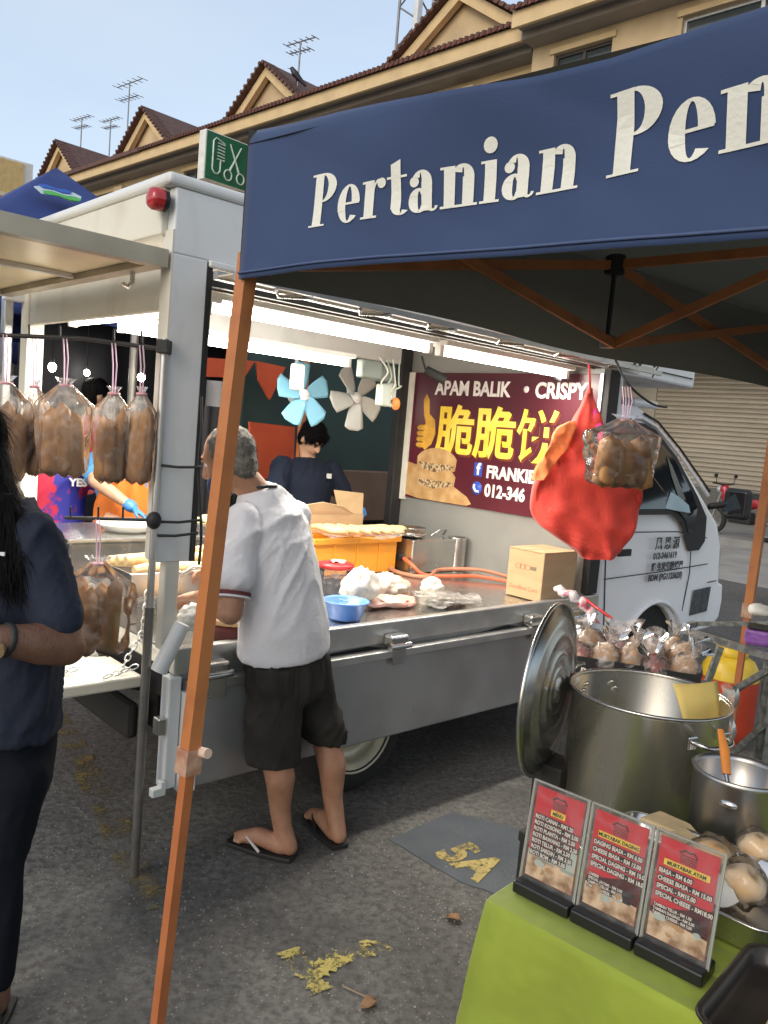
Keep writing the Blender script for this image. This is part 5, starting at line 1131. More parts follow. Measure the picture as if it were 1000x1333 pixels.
# ------------------------------------------------------------------ small pot with ladle
P2 = PX(964, 1002, z=.93); r2 = .098; h2 = .93-ZT
t = thing('small_pot', 'small dull steel pot of brown sauce at the right edge', 'pot', (P2.x, P2.y, ZT))
M2 = Matrix.Translation((P2.x, P2.y, ZT))
MB(M2).lathe([(0, .002), (r2-.012, .002), (r2-.004, .012), (r2-.002, h2-.012), (r2+.004, h2), (r2-.004, h2), (r2-.008, h2-.012), (r2-.010, .05), (0, .05)], 48).build('pot', mat('dull_pot_steel', (.42, .41, .40), .32, .95, var=.12, scale=9, rvar=.1), t)
MB(M2).lathe([(0, .09), (r2-.012, .09)], 32).build('sauce', mat('brown_sauce', (.06, .025, .012), .3), t)
a, b = PX(946, 1008, y=P2.y-.02), PX(938, 950, y=P2.y+.05)
t = thing('ladle', 'ladle with orange handle resting in the small steel pot', 'ladle', a)
MB().tube([a, a.lerp(b, .5)+Vector((.002, 0, .004)), b], [.010, .011, .007], 10, flat=.6).build('handle', mat('ladle_orange', (.62, .22, .04), .45, var=.15, scale=20), t); MB().cyl(a, a+(a-b).normalized()*.05, .005).build('stem', M_STEEL, t)
MB(Matrix.Translation(a+(a-b).normalized()*.06)).ell((0, 0, 0), (.028, .028, .016), 14, 8).build('bowl', M_STEEL, t)
# ------------------------------------------------------------------ steel tray of wrapped breads
inv = SF.inverted(); c1, c2 = inv @ PX(822, 1052, z=.81), inv @ PX(972, 1200, z=.81)
A0, A1, B0, B1 = c1.x+.008, c2.x+.04, max(c2.y, .13), c1.y
def pan(t, A0, A1, B0, B1, z0, z1, m, r=.03, lip=.008):
    def rr(e, z):
        pts = []
        for cx, cy, s in ((A1-r, B0+r, -90), (A1-r, B1-r, 0), (A0+r, B1-r, 90), (A0+r, B0+r, 180)):
            for k in range(6): q = math.radians(s+18*k); pts.append((cx+(r+e)*math.cos(q), cy+(r+e)*math.sin(q), z))
        return pts
    rings = [rr(-.02, z0+.002), rr(-.008, z0+.003), rr(-.002, z0+.010), rr(0, z1-.002), rr(lip, z1), rr(lip+.002, z1-.004), rr(lip*.5, z1-.004), rr(.001, z1-.006), rr(-.0005, z0+.010), rr(-.008, z0)]
    n = 24; vs = [v for g_ in rings for v in g_]; fs = [(i*n+k, i*n+(k+1) % n, (i+1)*n+(k+1) % n, (i+1)*n+k) for i in range(len(rings)-1) for k in range(n)]
    mb = MB(SF).add(vs, fs, True); mb.add(rings[0], [tuple(range(n))]); mb.add(rings[-1], [tuple(range(n))[::-1]]); return mb.build('pan', m, t)
t = thing('bread_tray', 'rounded steel tray of wrapped breads behind the right menu stand', 'tray', SW((A0+A1)/2, (B0+B1)/2, ZT), SR)
pan(t, A0, A1, B0, B1, ZT, .81, M_STEEL)
M_BUN = mat('bun_wrap', (.80, .46, .14), .35, col2=(.85, .62, .32), scale=12, bump=.3, bscale=40)
rg = random.Random(12)
buns = [(925, 1118, .042, 'plump golden bun in clear wrap, in the middle of the steel tray'), (968, 1150, .038, 'pale wrapped bun at the near right side of steel tray'), (985, 1105, .036, 'pale wrapped bun at the far right of the tray beside the small pot')]
for k, (px, py, r, lab) in enumerate(buns):
    c = PX(px, py, z=.81); t = thing('wrapped_bun', lab, 'bun', c-Vector((0, 0, .05)), 0, 'breads in the steel tray')
    mb = MB(); mb.ell((0, 0, 0), (r*1.1, r, r*.9), 20, 14); mb.v = [c+v*(1+.12*fbm(v, 30, k)) for v in mb.v]; mb.build('bun', M_BUN if k == 0 else mat('bun_pale', (.80, .55, .28), .5, col2=(.85, .70, .50), scale=14), t)
    mb = MB(); mb.ell((0, 0, 0), (r*1.25, r*1.2, r*1.15), 24, 18); mb.v = [c+v*(1+.25*fbm(v, 40, k+5)+.1*fbm(v, 90, k)) for v in mb.v]; mb.build('wrap', M_FILM, t)
for k, (px, py, dx, lab) in enumerate(((880, 1082, .075, 'folded flatbread triangle at the left end of the steel tray'), (900, 1105, .06, 'flatbread under the triangle in the steel tray'))):
    c = PX(px, py, z=.80); mb = MB(); mb.prism([(-dx, -.03), (dx*.9, -.025), (dx*.3, .04), (-dx*.6, .045)], .012, M=Matrix.Translation(c) @ Matrix.Rotation(-.5-.3*k, 4, 'Z') @ Matrix.Rotation(.12, 4, 'Y'))
    tag(mb.build('flatbread', mat('flatbread', (.62, .47, .26), .7, var=.15, scale=30), None, .004), lab, 'bread')
c = PX(905, 1158, z=.80); mb = MB(); mb.grid(lambda u, v: c+Vector(((u-.5)*.13, (v-.5)*.08, .02*math.sin(u*6)*math.cos(v*5)+.012)), 14, 10); tag(mb.build('wrapping_paper', mat('paper_white', (.70, .66, .58), .8, var=.06)), 'crumpled white wrapping paper beneath the buns', 'paper')
# dark baking tray at the corner of the frame
c3, c4 = inv @ PX(908, 1312, z=.80), inv @ PX(1000, 1232, z=.80)
t = thing('baking_tray', 'dark rimmed baking tray with brown paper at the bottom right', 'tray', SW(c3.x+.15, c3.y+.1, ZT), SR)
DA0, DB0 = c3.x+.006, c3.y-.015
pan(t, DA0, DA0+.40, DB0, min(DB0+.26, B0-.02) if False else DB0+.26, ZT+.012, .80, mat('black_pan', (.045, .038, .033), .35, .4, var=.3, scale=9), .03, .01)
mb = MB(SF); mb.grid(lambda u, v: (DA0+.07+.28*u, DB0+.05+.17*v+.03*u, ZT+.022+.012*math.sin(u*3+v*2)), 10, 8); mb.build('paper_sheet', mat('brown_paper', (.50, .36, .24), .8, var=.08), t)
# ================================================================== people
M_SKIN = mat('skin_tan', (.31, .155, .09), .55, col2=(.40, .21, .135), scale=17, detail=10, bump=.25, bscale=150); M_SKIN2 = mat('skin_light', (.46, .265, .17), .5, col2=(.54, .33, .225), scale=17, detail=10, bump=.2, bscale=150); M_SKIN3 = mat('skin_brown', (.125, .06, .038), .5, col2=(.18, .092, .058), scale=17, detail=10, bump=.25, bscale=150)
M_HBLK = mat('black_hair', (.007, .0065, .007), .75, spec=.06, var=.4, scale=60, stretch=(1, 1, .12), bump=.5, bscale=120); M_HGREY = mat('grey_hair', (.085, .078, .068), .7, col2=(.19, .175, .155), scale=70, bump=.5, bscale=160)
M_WSH = mat('white_shirt', (.62, .62, .66), .9, var=.05, scale=5, bump=.25, bscale=60, sheen=.2); M_NSH = mat('navy_shirt', (.013, .018, .034), .9, var=.15, scale=6, bump=.3, bscale=60, spec=.2)
M_BSHORT = mat('black_shorts', (.020, .019, .018), .9, var=.25, scale=7, bump=.4, bscale=25, col2=(.040, .037, .033), spec=.2); M_DPANT = mat('dark_trousers', (.007, .009, .015), .9, var=.2, scale=6, bump=.2, spec=.15)
V = Vector
def basis(f, u=(0, 0, 1)):
    f = V(f).normalized(); u = V(u); r = f.cross(u).normalized(); u = r.cross(f).normalized(); return r, f, u
def head(mb, c, f, s=1., ears=True, u=(0, 0, 1)):
    r, f, u = basis(f, u); R = Matrix((r, f, u)).transposed(); c = V(c)
    mb.ell(c+u*.025*s-f*.008*s, (.074*s, .093*s, .098*s), 20, 14, R=R); mb.ell(c-u*.035*s+f*.018*s, (.060*s, .072*s, .078*s), 18, 12, R=R)
    mb.cap(c-u*.092*s+f*.062*s, .022*s, c-u*.08*s+f*.05*s, .03*s)                        # chin
    mb.cap(c+f*.088*s+u*.015*s, .010*s, c+f*.104*s-u*.028*s, .015*s); mb.cap(c+f*.094*s-u*.030*s-r*.012*s, .010*s, c+f*.094*s-u*.030*s+r*.012*s, .010*s)   # nose
    mb.cap(c+f*.080*s+u*.028*s-r*.034*s, .013*s, c+f*.082*s+u*.028*s+r*.034*s, .013*s)   # brow
    mb.cap(c+f*.083*s-u*.058*s-r*.018*s, .009*s, c+f*.083*s-u*.058*s+r*.018*s, .009*s)   # lips
    for e in (-1, 1):
        if ears: mb.ell(c+r*e*.076*s-f*.004*s-u*.008*s, (.012*s, .020*s, .032*s), 10, 8, R=R)
    return r, f, u
def hand(mb, w, d, pn, s=1., curl=.5):
    """palm and five unequal fingers; d along the hand, pn palm normal (fingers curl towards it)"""
    d = V(d).normalized(); pn = V(pn); pn = (pn-d*pn.dot(d)).normalized(); x = d.cross(pn); w = V(w)
    for k in range(4): mb.cap(w+x*(k-1.5)*.011*s, .016*s, w+d*.085*s+x*(k-1.5)*.019*s, .0125*s, 8)
    for k, L in enumerate((.062, .075, .070, .055)):
        p = w+d*.085*s+x*(k-1.5)*.020*s; a = curl*.6; q = p+(d*math.cos(a)+pn*math.sin(a))*L*.45*s; a2 = a+curl*.9; e = q+(d*math.cos(a2)+pn*math.sin(a2))*L*.34*s; a3 = a2+curl*.6
        z = e+(d*math.cos(a3)+pn*math.sin(a3))*L*.26*s; mb.chain([p, q, e, z], [.0098*s, .0092*s, .0086*s, .0072*s], 8)
    t0 = w+d*.025*s-x*.028*s; t1 = t0+(d*.65-x*.55+pn*.35).normalized()*.038*s; t2 = t1+(d*.85-x*.1+pn*.4).normalized()*.03*s; mb.chain([w+d*.01*s-x*.01*s, t0, t1, t2], [.016*s, .013*s, .0105*s, .0085*s], 8)
def folds(seed, amp, dirv=(0, 0, 1), sc=7.):
    dv = V(dirv)
    def f(p, n):
        q = p-dv*(p.dot(dv)*.72)                             # creases run along dv
        w = V((fbm(p, 4, seed), fbm(p, 4, seed+3), fbm(p, 4, seed+6)))*.05
        a = 1-min(1, abs(noise.noise((q+w)*sc*1.7+V((seed, 0, 0))))*2.6); b = 1-min(1, abs(noise.noise((q+w)*sc*3.6+V((0, seed, 0))))*2.8); g_ = max(.15, .55+noise.noise(p*3.2+V((0, 0, seed))))
        return p+n*(amp*(1.5*a**2*g_+.55*b**2*g_-.3)+amp*.5*noise.noise(p*sc))
    return f
def eye_pair(c, r, f, u, s, parent, half=False):
    for e in (-1, 1):
        p = V(c)+r*e*.031*s+f*.0695*s+u*.004*s; ey = MB().ell(p, .0105*s, 12, 8).build('eye', mat('eye_white', (.6, .58, .55), .2), parent)
        MB().ell(p+f*.0068*s, (.0052*s,)*3, 10, 6).build('iris', M_BLK, ey)
        MB().cap(p+u*.024*s-r*.014*s+f*.008*s, .0035*s, p+u*.024*s+r*.014*s+f*.008*s, .003*s, 6).build('eyebrow', M_HBLK, parent)
def sandal(foot, toe, parent, m, name='flip_flop', w=.047, strap=None):
    foot, toe = V(foot), V(toe); d = V((toe.x-foot.x, toe.y-foot.y, 0)); L = d.length; d.normalize(); x = V((-d.y, d.x, 0)); o = V((foot.x, foot.y, 0))
    pts = [(t*L, w*(.78+.25*math.sin(t*3.1))*1) for t in (-.02, .1, .3, .5, .7, .85, .97)]
    poly = [(a, b) for a, b in pts]+[(L*1.04, w*.4), (L*1.04, -w*.4)]+[(a, -b) for a, b in pts[::-1]]
    fl = MB(frame(o, d, x)).prism(poly, .018, z0=.002).build(name, m, parent, .004)
    for e in (-1, 1): MB(frame(o, d, x)).tube([(L*.80, 0, .025), (L*.70, e*.025, .055), (L*.45, e*w*.95, .022)], .006, 6).build('strap', strap or m, fl)
def strands(ob, parent, n, ln, dirf, m, w=.0012, seed=1, lift=.25, name='hair_strands'):
    """short tapering blades growing from a hair shell"""
    rg = random.Random(seed); me = ob.data; W_ = wm(parent); vv = [(W_ @ v.co, v.normal.copy()) for v in me.vertices]; mb = MB()
    for k in range(n):
        p, q = vv[rg.randrange(len(vv))]; d = V(dirf(p, q)); d = (d-q*d.dot(q)); d = (d.normalized() if d.length > 1e-4 else q)+q*lift*rg.uniform(.3, 1.3)+V((rg.uniform(-.3, .3), rg.uniform(-.3, .3), rg.uniform(-.2, .2)))
        d.normalize(); s = d.cross(q); s = s.normalized() if s.length > 1e-4 else d.orthogonal().normalized(); L = ln*rg.uniform(.6, 1.3); a = p-q*.001
        m1 = a+d*L*.55; e = a+d*L-q*L*lift*.35; mb.add([a-s*w, a+s*w, m1+s*w*.8, m1-s*w*.8, e], [(0, 1, 2, 3), (3, 2, 4)], True)
    return tag(mb.build(name, m, parent), kind='stuff')
# ---------------------------------------------------------------- customer-side vendor in white shirt
def man_white():
    t = thing('person', 'man in white shirt and black shorts leaning over the truck bed', 'person', PX(395, 1105, z=0))
    hc = PX(298, 600, y=2.93); f = V((-.90, .28, -.34)); mb = MB(); r, f, u = head(mb, hc, f, 1.02, u=(-.25, .05, 1))
    Sc = PX(352, 668, y=2.97); ax = V((-.53, -.85, 0)); fc = V((-.85, .53, 0))         # ax: to his left
    nb = PX(340, 650, y=2.97); mb.chain([hc-u*.05-f*.025, nb, Sc-V((0, 0, .05))], [.056, .058, .07])
    shL, shR = Sc+ax*.150-V((0, 0, .02)), Sc-ax*.150-V((0, 0, .02)); elL, elR = PX(300, 798, y=2.74), PX(350, 790, y=3.2)
    wrL, wrR = PX(262, 776, y=2.88), PX(292, 752, y=3.2)
    mb.chain([Sc-V((0, 0, .05)), shL], [.055, .045]).chain([Sc-V((0, 0, .05)), shR], [.055, .045])
    mb.chain([shL, shL.lerp(elL, .5), elL], [.046, .050, .042]).chain([elL, elL.lerp(wrL, .35), wrL], [.043, .041, .027]); mb.chain([shR, elR, wrR], [.045, .042, .028])
    hand(mb, wrL, PX(232, 776, y=2.95)-wrL, (-.2, .3, -1), 1., .7); hand(mb, wrR, PX(262, 742, y=3.18)-wrR, (-.2, -.2, -1), 1., 1.)
    pv = PX(378, 862, y=2.97); mb.chain([Sc-V((0, 0, .1)), pv.lerp(Sc, .4), pv], [.08, .095, .10])
    hL, hR = pv+ax*.085-V((0, 0, .03)), pv-ax*.085-V((0, 0, .03)); kL, kR = PX(354, 965, y=2.86), PX(421, 950, y=3.10); aL, aR = PX(368, 1078, y=2.885), PX(437, 1066, y=3.02)
    tL, tR = PX(322, 1094, z=.03), PX(428, 1068, z=.035); tR = V((aR.x-.10, aR.y+.16, .03)); tL = V((aL.x-.165, aL.y+.06, .032))
    for h_, k_, a_, to in ((hL, kL, aL, tL), (hR, kR, aR, tR)):
        calf = k_.lerp(a_, .38)+V((.018, -.018, 0)); mb.chain([h_, k_, calf, k_.lerp(a_, .75), a_], [.075, .056, .056, .040, .036])
        heel = V((a_.x, a_.y, .048)); d = (V((to.x, to.y, 0))-V((a_.x, a_.y, 0))).normalized(); hb = heel-d*.035
        mb.cap(a_, .036, hb, .031); mb.chain([heel, heel.lerp(to, .55)+V((0, 0, .018)), to+V((0, 0, .003))], [.036, .034, .024])
        x = V((-d.y, d.x, 0))
        for k in range(5): q = to+x*(k-2)*.016-d*(.006*abs(k-1)); mb.cap(q, .0105, q+d*(.03 if k == 1 else .024), .009, 8)
        sandal(hb-d*.015, to+d*.035, t, M_BLK, strap=mat('strap_white', (.55, .52, .5), .5) if h_ is hL else M_BLK)
    mb.organic('body', M_SKIN, t, .0075, 5)
    # hair, ears of hair
    R = Matrix((r, f, u)).transposed(); hb = MB(); hb.ell(hc+u*.034-f*.020, (.081, .092, .096), 22, 16, R=R); hb.ell(hc-u*.02-f*.052, (.068, .052, .068), 18, 12, R=R)
    ho = hb.organic('hair', M_HGREY, t, .007, 3, fn=lambda p, n: p+n*.004*noise.noise(p*55)); strands(ho, t, 5000, .014, lambda p, q: -u*.8-f*.5, mat('grey_strand', (.17, .158, .138), .6, col2=(.06, .055, .048), scale=90), .0009, 3, .5)
    eye_pair(hc, r, f, u, 1.02, t)
    # chin mask
    mk = MB(); mk.ell(hc+f*.050-u*.075, (.060, .055, .052), 18, 12, R=R); mk.organic('face_mask', mat('navy_mask', (.02, .05, .14), .8), t, .006, 4)
    for e in (-1, 1): MB().tube(spline([hc+f*.06+r*e*.05-u*.06, hc+f*.03+r*e*.074-u*.035, hc-f*.012+r*e*.080+u*.004]), .0018, 5).build('mask_loop', M_BLK, t)
    # shirt
    sb = MB(); rings = []
    hem0 = PX(370, 848, y=2.965); tilt = V((0, 0, .03))
    spec = [(hem0, .200, .150), (PX(371, 842, y=2.965), .202, .152), (PX(370, 812, y=2.965), .194, .146), (PX(368, 772, y=2.965), .174, .130), (PX(364, 735, y=2.965), .166, .120), (PX(358, 700, y=2.965), .166, .112), (PX(352, 675, y=2.97), .160, .100), (PX(348, 656, y=2.97), .125, .088), (PX(342, 643, y=2.967), .088, .074), (PX(339, 634, y=2.965), .064, .066)]
    for c, a, b in spec: rings.append((c, ax*a+V((0, 0, -.018)), fc*b+V((0, 0, .008))))
    sb.loft(rings, 28)
    se = shL.lerp(elL, .60)+V((0, 0, -.002)); sb.chain([shL+V((0, 0, .004)), shL.lerp(se, .5), se], [.064, .070, .070]); sb.chain([shR, shR.lerp(elR, .55)], [.060, .068])
    diag = V((.5, .2, 1)).normalized()
    sb.organic('shirt', M_WSH, t, .0085, 6, fn=folds(2., .0085, diag, 5))
    dv = (elL-shL).normalized()
    for k, (m, a, b) in enumerate(((mat('maroon_band', (.10, .02, .025), .8), .006, .020), (M_WSH, .020, .027))): MB().cyl(se+dv*(.050+a), se+dv*(.050+b), .063, .062, 24).build('sleeve_band', m, t)
    MB().tube([PX(339, 635, y=2.965)+ax*(.062*math.cos(q*.349))+fc*(.06*math.sin(q*.349))+V((0, 0, -.012*math.sin(q*.349))) for q in range(8, 20)], .007, 6).build('collar', M_BLK, t)
    # shorts
    hb = MB(); hb.loft([(pv+V((0, 0, .10)), ax*.140, fc*.10), (pv+V((0, 0, .0)), ax*.165, fc*.122), (pv-V((0, 0, .09)), ax*.176, fc*.130), (pv-V((0, 0, .13)), ax*.165, fc*.12)], 24)
    bL, bR = PX(357, 992, y=2.88), PX(423, 962, y=3.10)
    for h_, b_, rr in ((hL, bL, .100), (hR, bR, .088)):
        ax2 = V((1, 0, 0)); hb.loft([(h_+V((0, 0, .05)), ax2*.10, V((0, .11, 0))), (h_.lerp(b_, .5), ax2*(rr+.004), V((0, rr+.012, 0))), (b_, ax2*rr, V((0, rr, 0)))], 20)
    hb.organic('shorts', M_BSHORT, t, .009, 4, fn=folds(7., .012, (.3, 0, 1), 8))
    return wrR
wrR = man_white()
tt = thing('tongs', 'metal tongs held in the hand of the white-shirted man', 'tongs', PX(262, 742, y=3.16)); p0 = PX(268, 738, y=3.16)
for dz in (0, .012): MB().tube([p0, PX(250, 742, y=3.12)+V((0, 0, dz)), PX(232, 752, y=3.1)+V((0, 0, dz*.4))], .004, 6).build('arm', M_STEEL, tt)
# ---------------------------------------------------------------- generic standing figure
def stand(label, base, f, h, skin, shirt, pants, hair, elL=None, wrL=None, elR=None, wrR=None, look=None, build=1., glove=None, mask=None, longhair=False, vox=.011, detail=True):
    base = V(base); t = thing('person', label, 'person', base); f = V((f[0], f[1], 0)).normalized(); r = f.cross(V((0, 0, 1))); up = V((0, 0, 1)); L = -r
    Sc = base+up*h*.815; pv = base+up*h*.52; hc = base+up*h*.927+f*.03; mb = MB()
    lk = V(look) if look else f; hr, hf, hu = head(mb, hc, lk, h/1.70)
    mb.chain([hc-hu*.06-hf*.02, Sc+up*.02, Sc-up*.06], [.052, .052, .07]); mb.chain([Sc-up*.12, (Sc+pv)/2, pv], [.085, .09, .10])
    sh = {1: Sc+L*.175*build-up*.02, -1: Sc-L*.175*build-up*.02}
    el = {1: V(elL) if elL else sh[1]-up*.28*h/1.7+L*.05-f*.02, -1: V(elR) if elR else sh[-1]-up*.28*h/1.7-L*.05-f*.02}; wr = {1: V(wrL) if wrL else el[1]-up*.22+f*.1, -1: V(wrR) if wrR else el[-1]-up*.22+f*.1}
    gl = {1: MB(), -1: MB()}
    for e in (1, -1):
        mb.chain([Sc-up*.06, sh[e]], [.05, .042]); mb.chain([sh[e], sh[e].lerp(el[e], .5), el[e]], [.044, .047, .041]); mb.chain([el[e], el[e].lerp(wr[e], .35), wr[e]], [.042, .039, .027])
        hand(gl[e] if glove else mb, wr[e], (wr[e]-el[e]), (f*.3-up), 1., .6)
        hp, kn, an = pv+L*e*.085-up*.02, base+L*e*.09+up*h*.275+f*.02, base+L*e*.09+up*.085; mb.chain([hp, kn, kn.lerp(an, .35)-f*.015, an], [.07, .050, .048, .037]); mb.chain([an, base+L*e*.09+f*.03+up*.045, base+L*e*.10+f*.15+up*.03], [.037, .038, .028])
    mb.organic('body', skin, t, vox, 4)
    if glove:
        for e in (1, -1): gl[e].cap(wr[e]-(wr[e]-el[e]).normalized()*.02, .036, wr[e], .034); gl[e].organic('glove', glove, t, .007, 3)
    sb = MB(); b_ = build
    sb.loft([(pv-up*.02, L*.17*b_, f*.13*b_), (pv+up*.08, L*.165*b_, f*.13*b_), (pv.lerp(Sc, .5), L*.165*b_, f*.13*b_), (Sc-up*.12, L*.185*b_, f*.13*b_), (Sc-up*.02, L*.185*b_, f*.11), (Sc+up*.02, L*.14, f*.085), (Sc+up*.045, L*.085, f*.07), (Sc+up*.06, L*.06, f*.06)], 26)
    for e in (1, -1): sb.chain([sh[e], sh[e].lerp(el[e], .62)], [.070*b_, .069*b_])
    so = sb.organic('shirt', shirt, t, vox, 5, fn=folds(base.x*3, .009, (.4, .2, 1), 6))
    pb = MB(); pb.loft([(pv+up*.10, L*.15*b_, f*.12*b_), (pv-up*.08, L*.175*b_, f*.13*b_)], 22)
    for e in (1, -1): pb.chain([pv+L*e*.085-up*.04, base+L*e*.09+up*h*.275+f*.02, base+L*e*.09+up*.10], [.098*b_, .072, .055])
    pb.organic('trousers', pants, t, .013, 4, fn=folds(base.y, .008, (0, 0, 1), 8))
    for e in (1, -1): mb2 = MB(); mb2.chain([base+L*e*.09-f*.05+up*.04, base+L*e*.10+f*.17+up*.035], [.042, .038]); mb2.organic('shoe', M_BLK, t, .012, 2)
    R = Matrix((hr, hf, hu)).transposed(); s = h/1.7; hb = MB(); hb.ell(hc+hu*.042*s-hf*.014*s, (.086*s, .102*s, .096*s), 22, 16, R=R); hb.ell(hc-hu*.01*s-hf*.045*s, (.078*s, .062*s, .082*s), 18, 12, R=R)
    if detail:
        for k in range(9): a = (k-4)*.23; hb.cap(hc+hu*.075*s+hf*.07*s+hr*math.sin(a)*.06*s, .022*s, hc+hu*(.030-.004*(k % 3))*s+hf*.088*s*math.cos(a)+hr*math.sin(a)*.084*s, .009*s, 8)
    ho = hb.organic('hair', hair, t, .008, 2, fn=lambda p, n: p+n*.005*noise.noise(V((p.x*60, p.y*60, p.z*18))))
    if detail: strands(ho, t, 3500, .035, lambda p, q: -hu*.8+hf*.4, M_HBLK, .0014, 4, .35)
    if detail: eye_pair(hc, hr, hf, hu, s, t)
    if mask: mk = MB(); mk.ell(hc+hf*.045*s-hu*.045*s, (.062*s, .058*s, .05*s), 16, 12, R=R); mk.organic('face_mask', mask, t, .008, 3)
    return dict(t=t, Sc=Sc, pv=pv, hc=hc, f=f, L=L, sh=sh, el=el, wr=wr, shirt=so, r=hr)
NF = TF.to_3x3() @ V((0, -1, 0))                            # facing the near side of the truck
q = stand('man in navy T-shirt looking down behind the open carton, under the fans', TW(1.97, 1.92), NF+V((-.15, 0, 0)), 1.63, M_SKIN2, M_NSH, M_DPANT, M_HBLK,
          elL=TW(2.28, 1.84, 1.08), wrL=TW(2.16, 1.60, 1.08), elR=TW(1.66, 1.86, 1.10), wrR=TW(1.70, 1.62, 1.02), look=NF*.85+V((.08, 0, -.62)), build=1.08, glove=mat('blue_glove', (.05, .20, .50), .4), vox=.009)
lg = TL(429, 619, 1.76); MB(TF).box(lg.x-.012, lg.x+.012, 1.752, 1.775, lg.z-.02, lg.z+.012).build('shirt_logo', mat('logo_white', (.7, .7, .7), .7), q['t'])
# vendor in orange apron
M_LBLUE = mat('blue_shirt', (.06, .22, .46), .85, bump=.2); M_APR = mat('orange_apron', (.66, .17, .02), .75, var=.1, scale=5, bump=.3, bscale=20)
q = stand('person in blue shirt and orange apron behind the hanging bags', TW(.72, 1.98), NF+V((-.4, 0, 0)), 1.60, M_SKIN2, M_LBLUE, M_DPANT, M_HBLK,
          elR=TW(.48, 1.86, 1.20), wrR=TW(.62, 1.70, 1.075), elL=TW(1.02, 1.9, 1.12), wrL=TW(.92, 1.66, 1.08), glove=MATS['blue_glove'], vox=.011, detail=False)
def apron(q):
    f, L, Sc, pv = q['f'], q['L'], q['Sc'], q['pv']; mb = MB()
    mb.grid(lambda u, v: pv.lerp(Sc, -.6+1.62*v)+L*((u-.5)*(.36 if v < .65 else .36-.45*(v-.65)))+f*(.175-.10*(abs(u-.5)*2)**2+.012*math.sin(u*16+v*5)), 20, 22)
    o = mb.build('apron', M_APR, q['t']); o.modifiers.new('s', 'SOLIDIFY').thickness = .004
    for e in (-1, 1): MB().tube([Sc+f*.13+L*e*.09-V((0, 0, .01)), Sc+L*e*.08+V((0, 0, .06)), Sc-f*.07+L*e*.03+V((0, 0, .07))], .008, 6).build('apron_strap', M_APR, q['t'])
apron(q)
M_FOOT = mat('football_shirt', (.03, .03, .30), .7, col2=(.50, .02, .06), scale=9, thr=(.46, .54))
q = stand('person in red and blue football shirt behind the woman and hanging bags', TW(.42, 2.25), NF+V((-.3, 0, 0)), 1.58, M_SKIN2, M_FOOT, M_DPANT, M_HBLK, detail=False, elL=TW(.66, 2.10, 1.1), wrL=TW(.60, 1.90, 1.02))
lg = q['Sc']-V((0, 0, .14))+q['f']*.155; text_mb('YES', .06, frame(lg-q['L']*-.05, -q['L']*-1, V((0, 0, 1))) , bold=.003).build('shirt_print', M_TXW, q['t'])
M_RSH = mat('faded_red_shirt', (.42, .06, .07), .85, bump=.2)
p = PX(122, 510, y=6.4)
stand('person in faded red shirt under the far blue tent, among the bulbs', (p.x, p.y, 0), (.7, .5, 0), 1.82, M_SKIN2, M_RSH, M_DPANT, M_HBLK, detail=False, mask=mat('white_mask', (.55, .58, .6), .8), vox=.016, build=1.15)
p = PX(168, 505, y=7.2); stand('dark-clothed person further back, right of the red-shirted one', (p.x, p.y, 0), (.5, -.6, 0), 1.78, M_SKIN2, M_DPANT, M_DPANT, M_HBLK, detail=False, vox=.018)
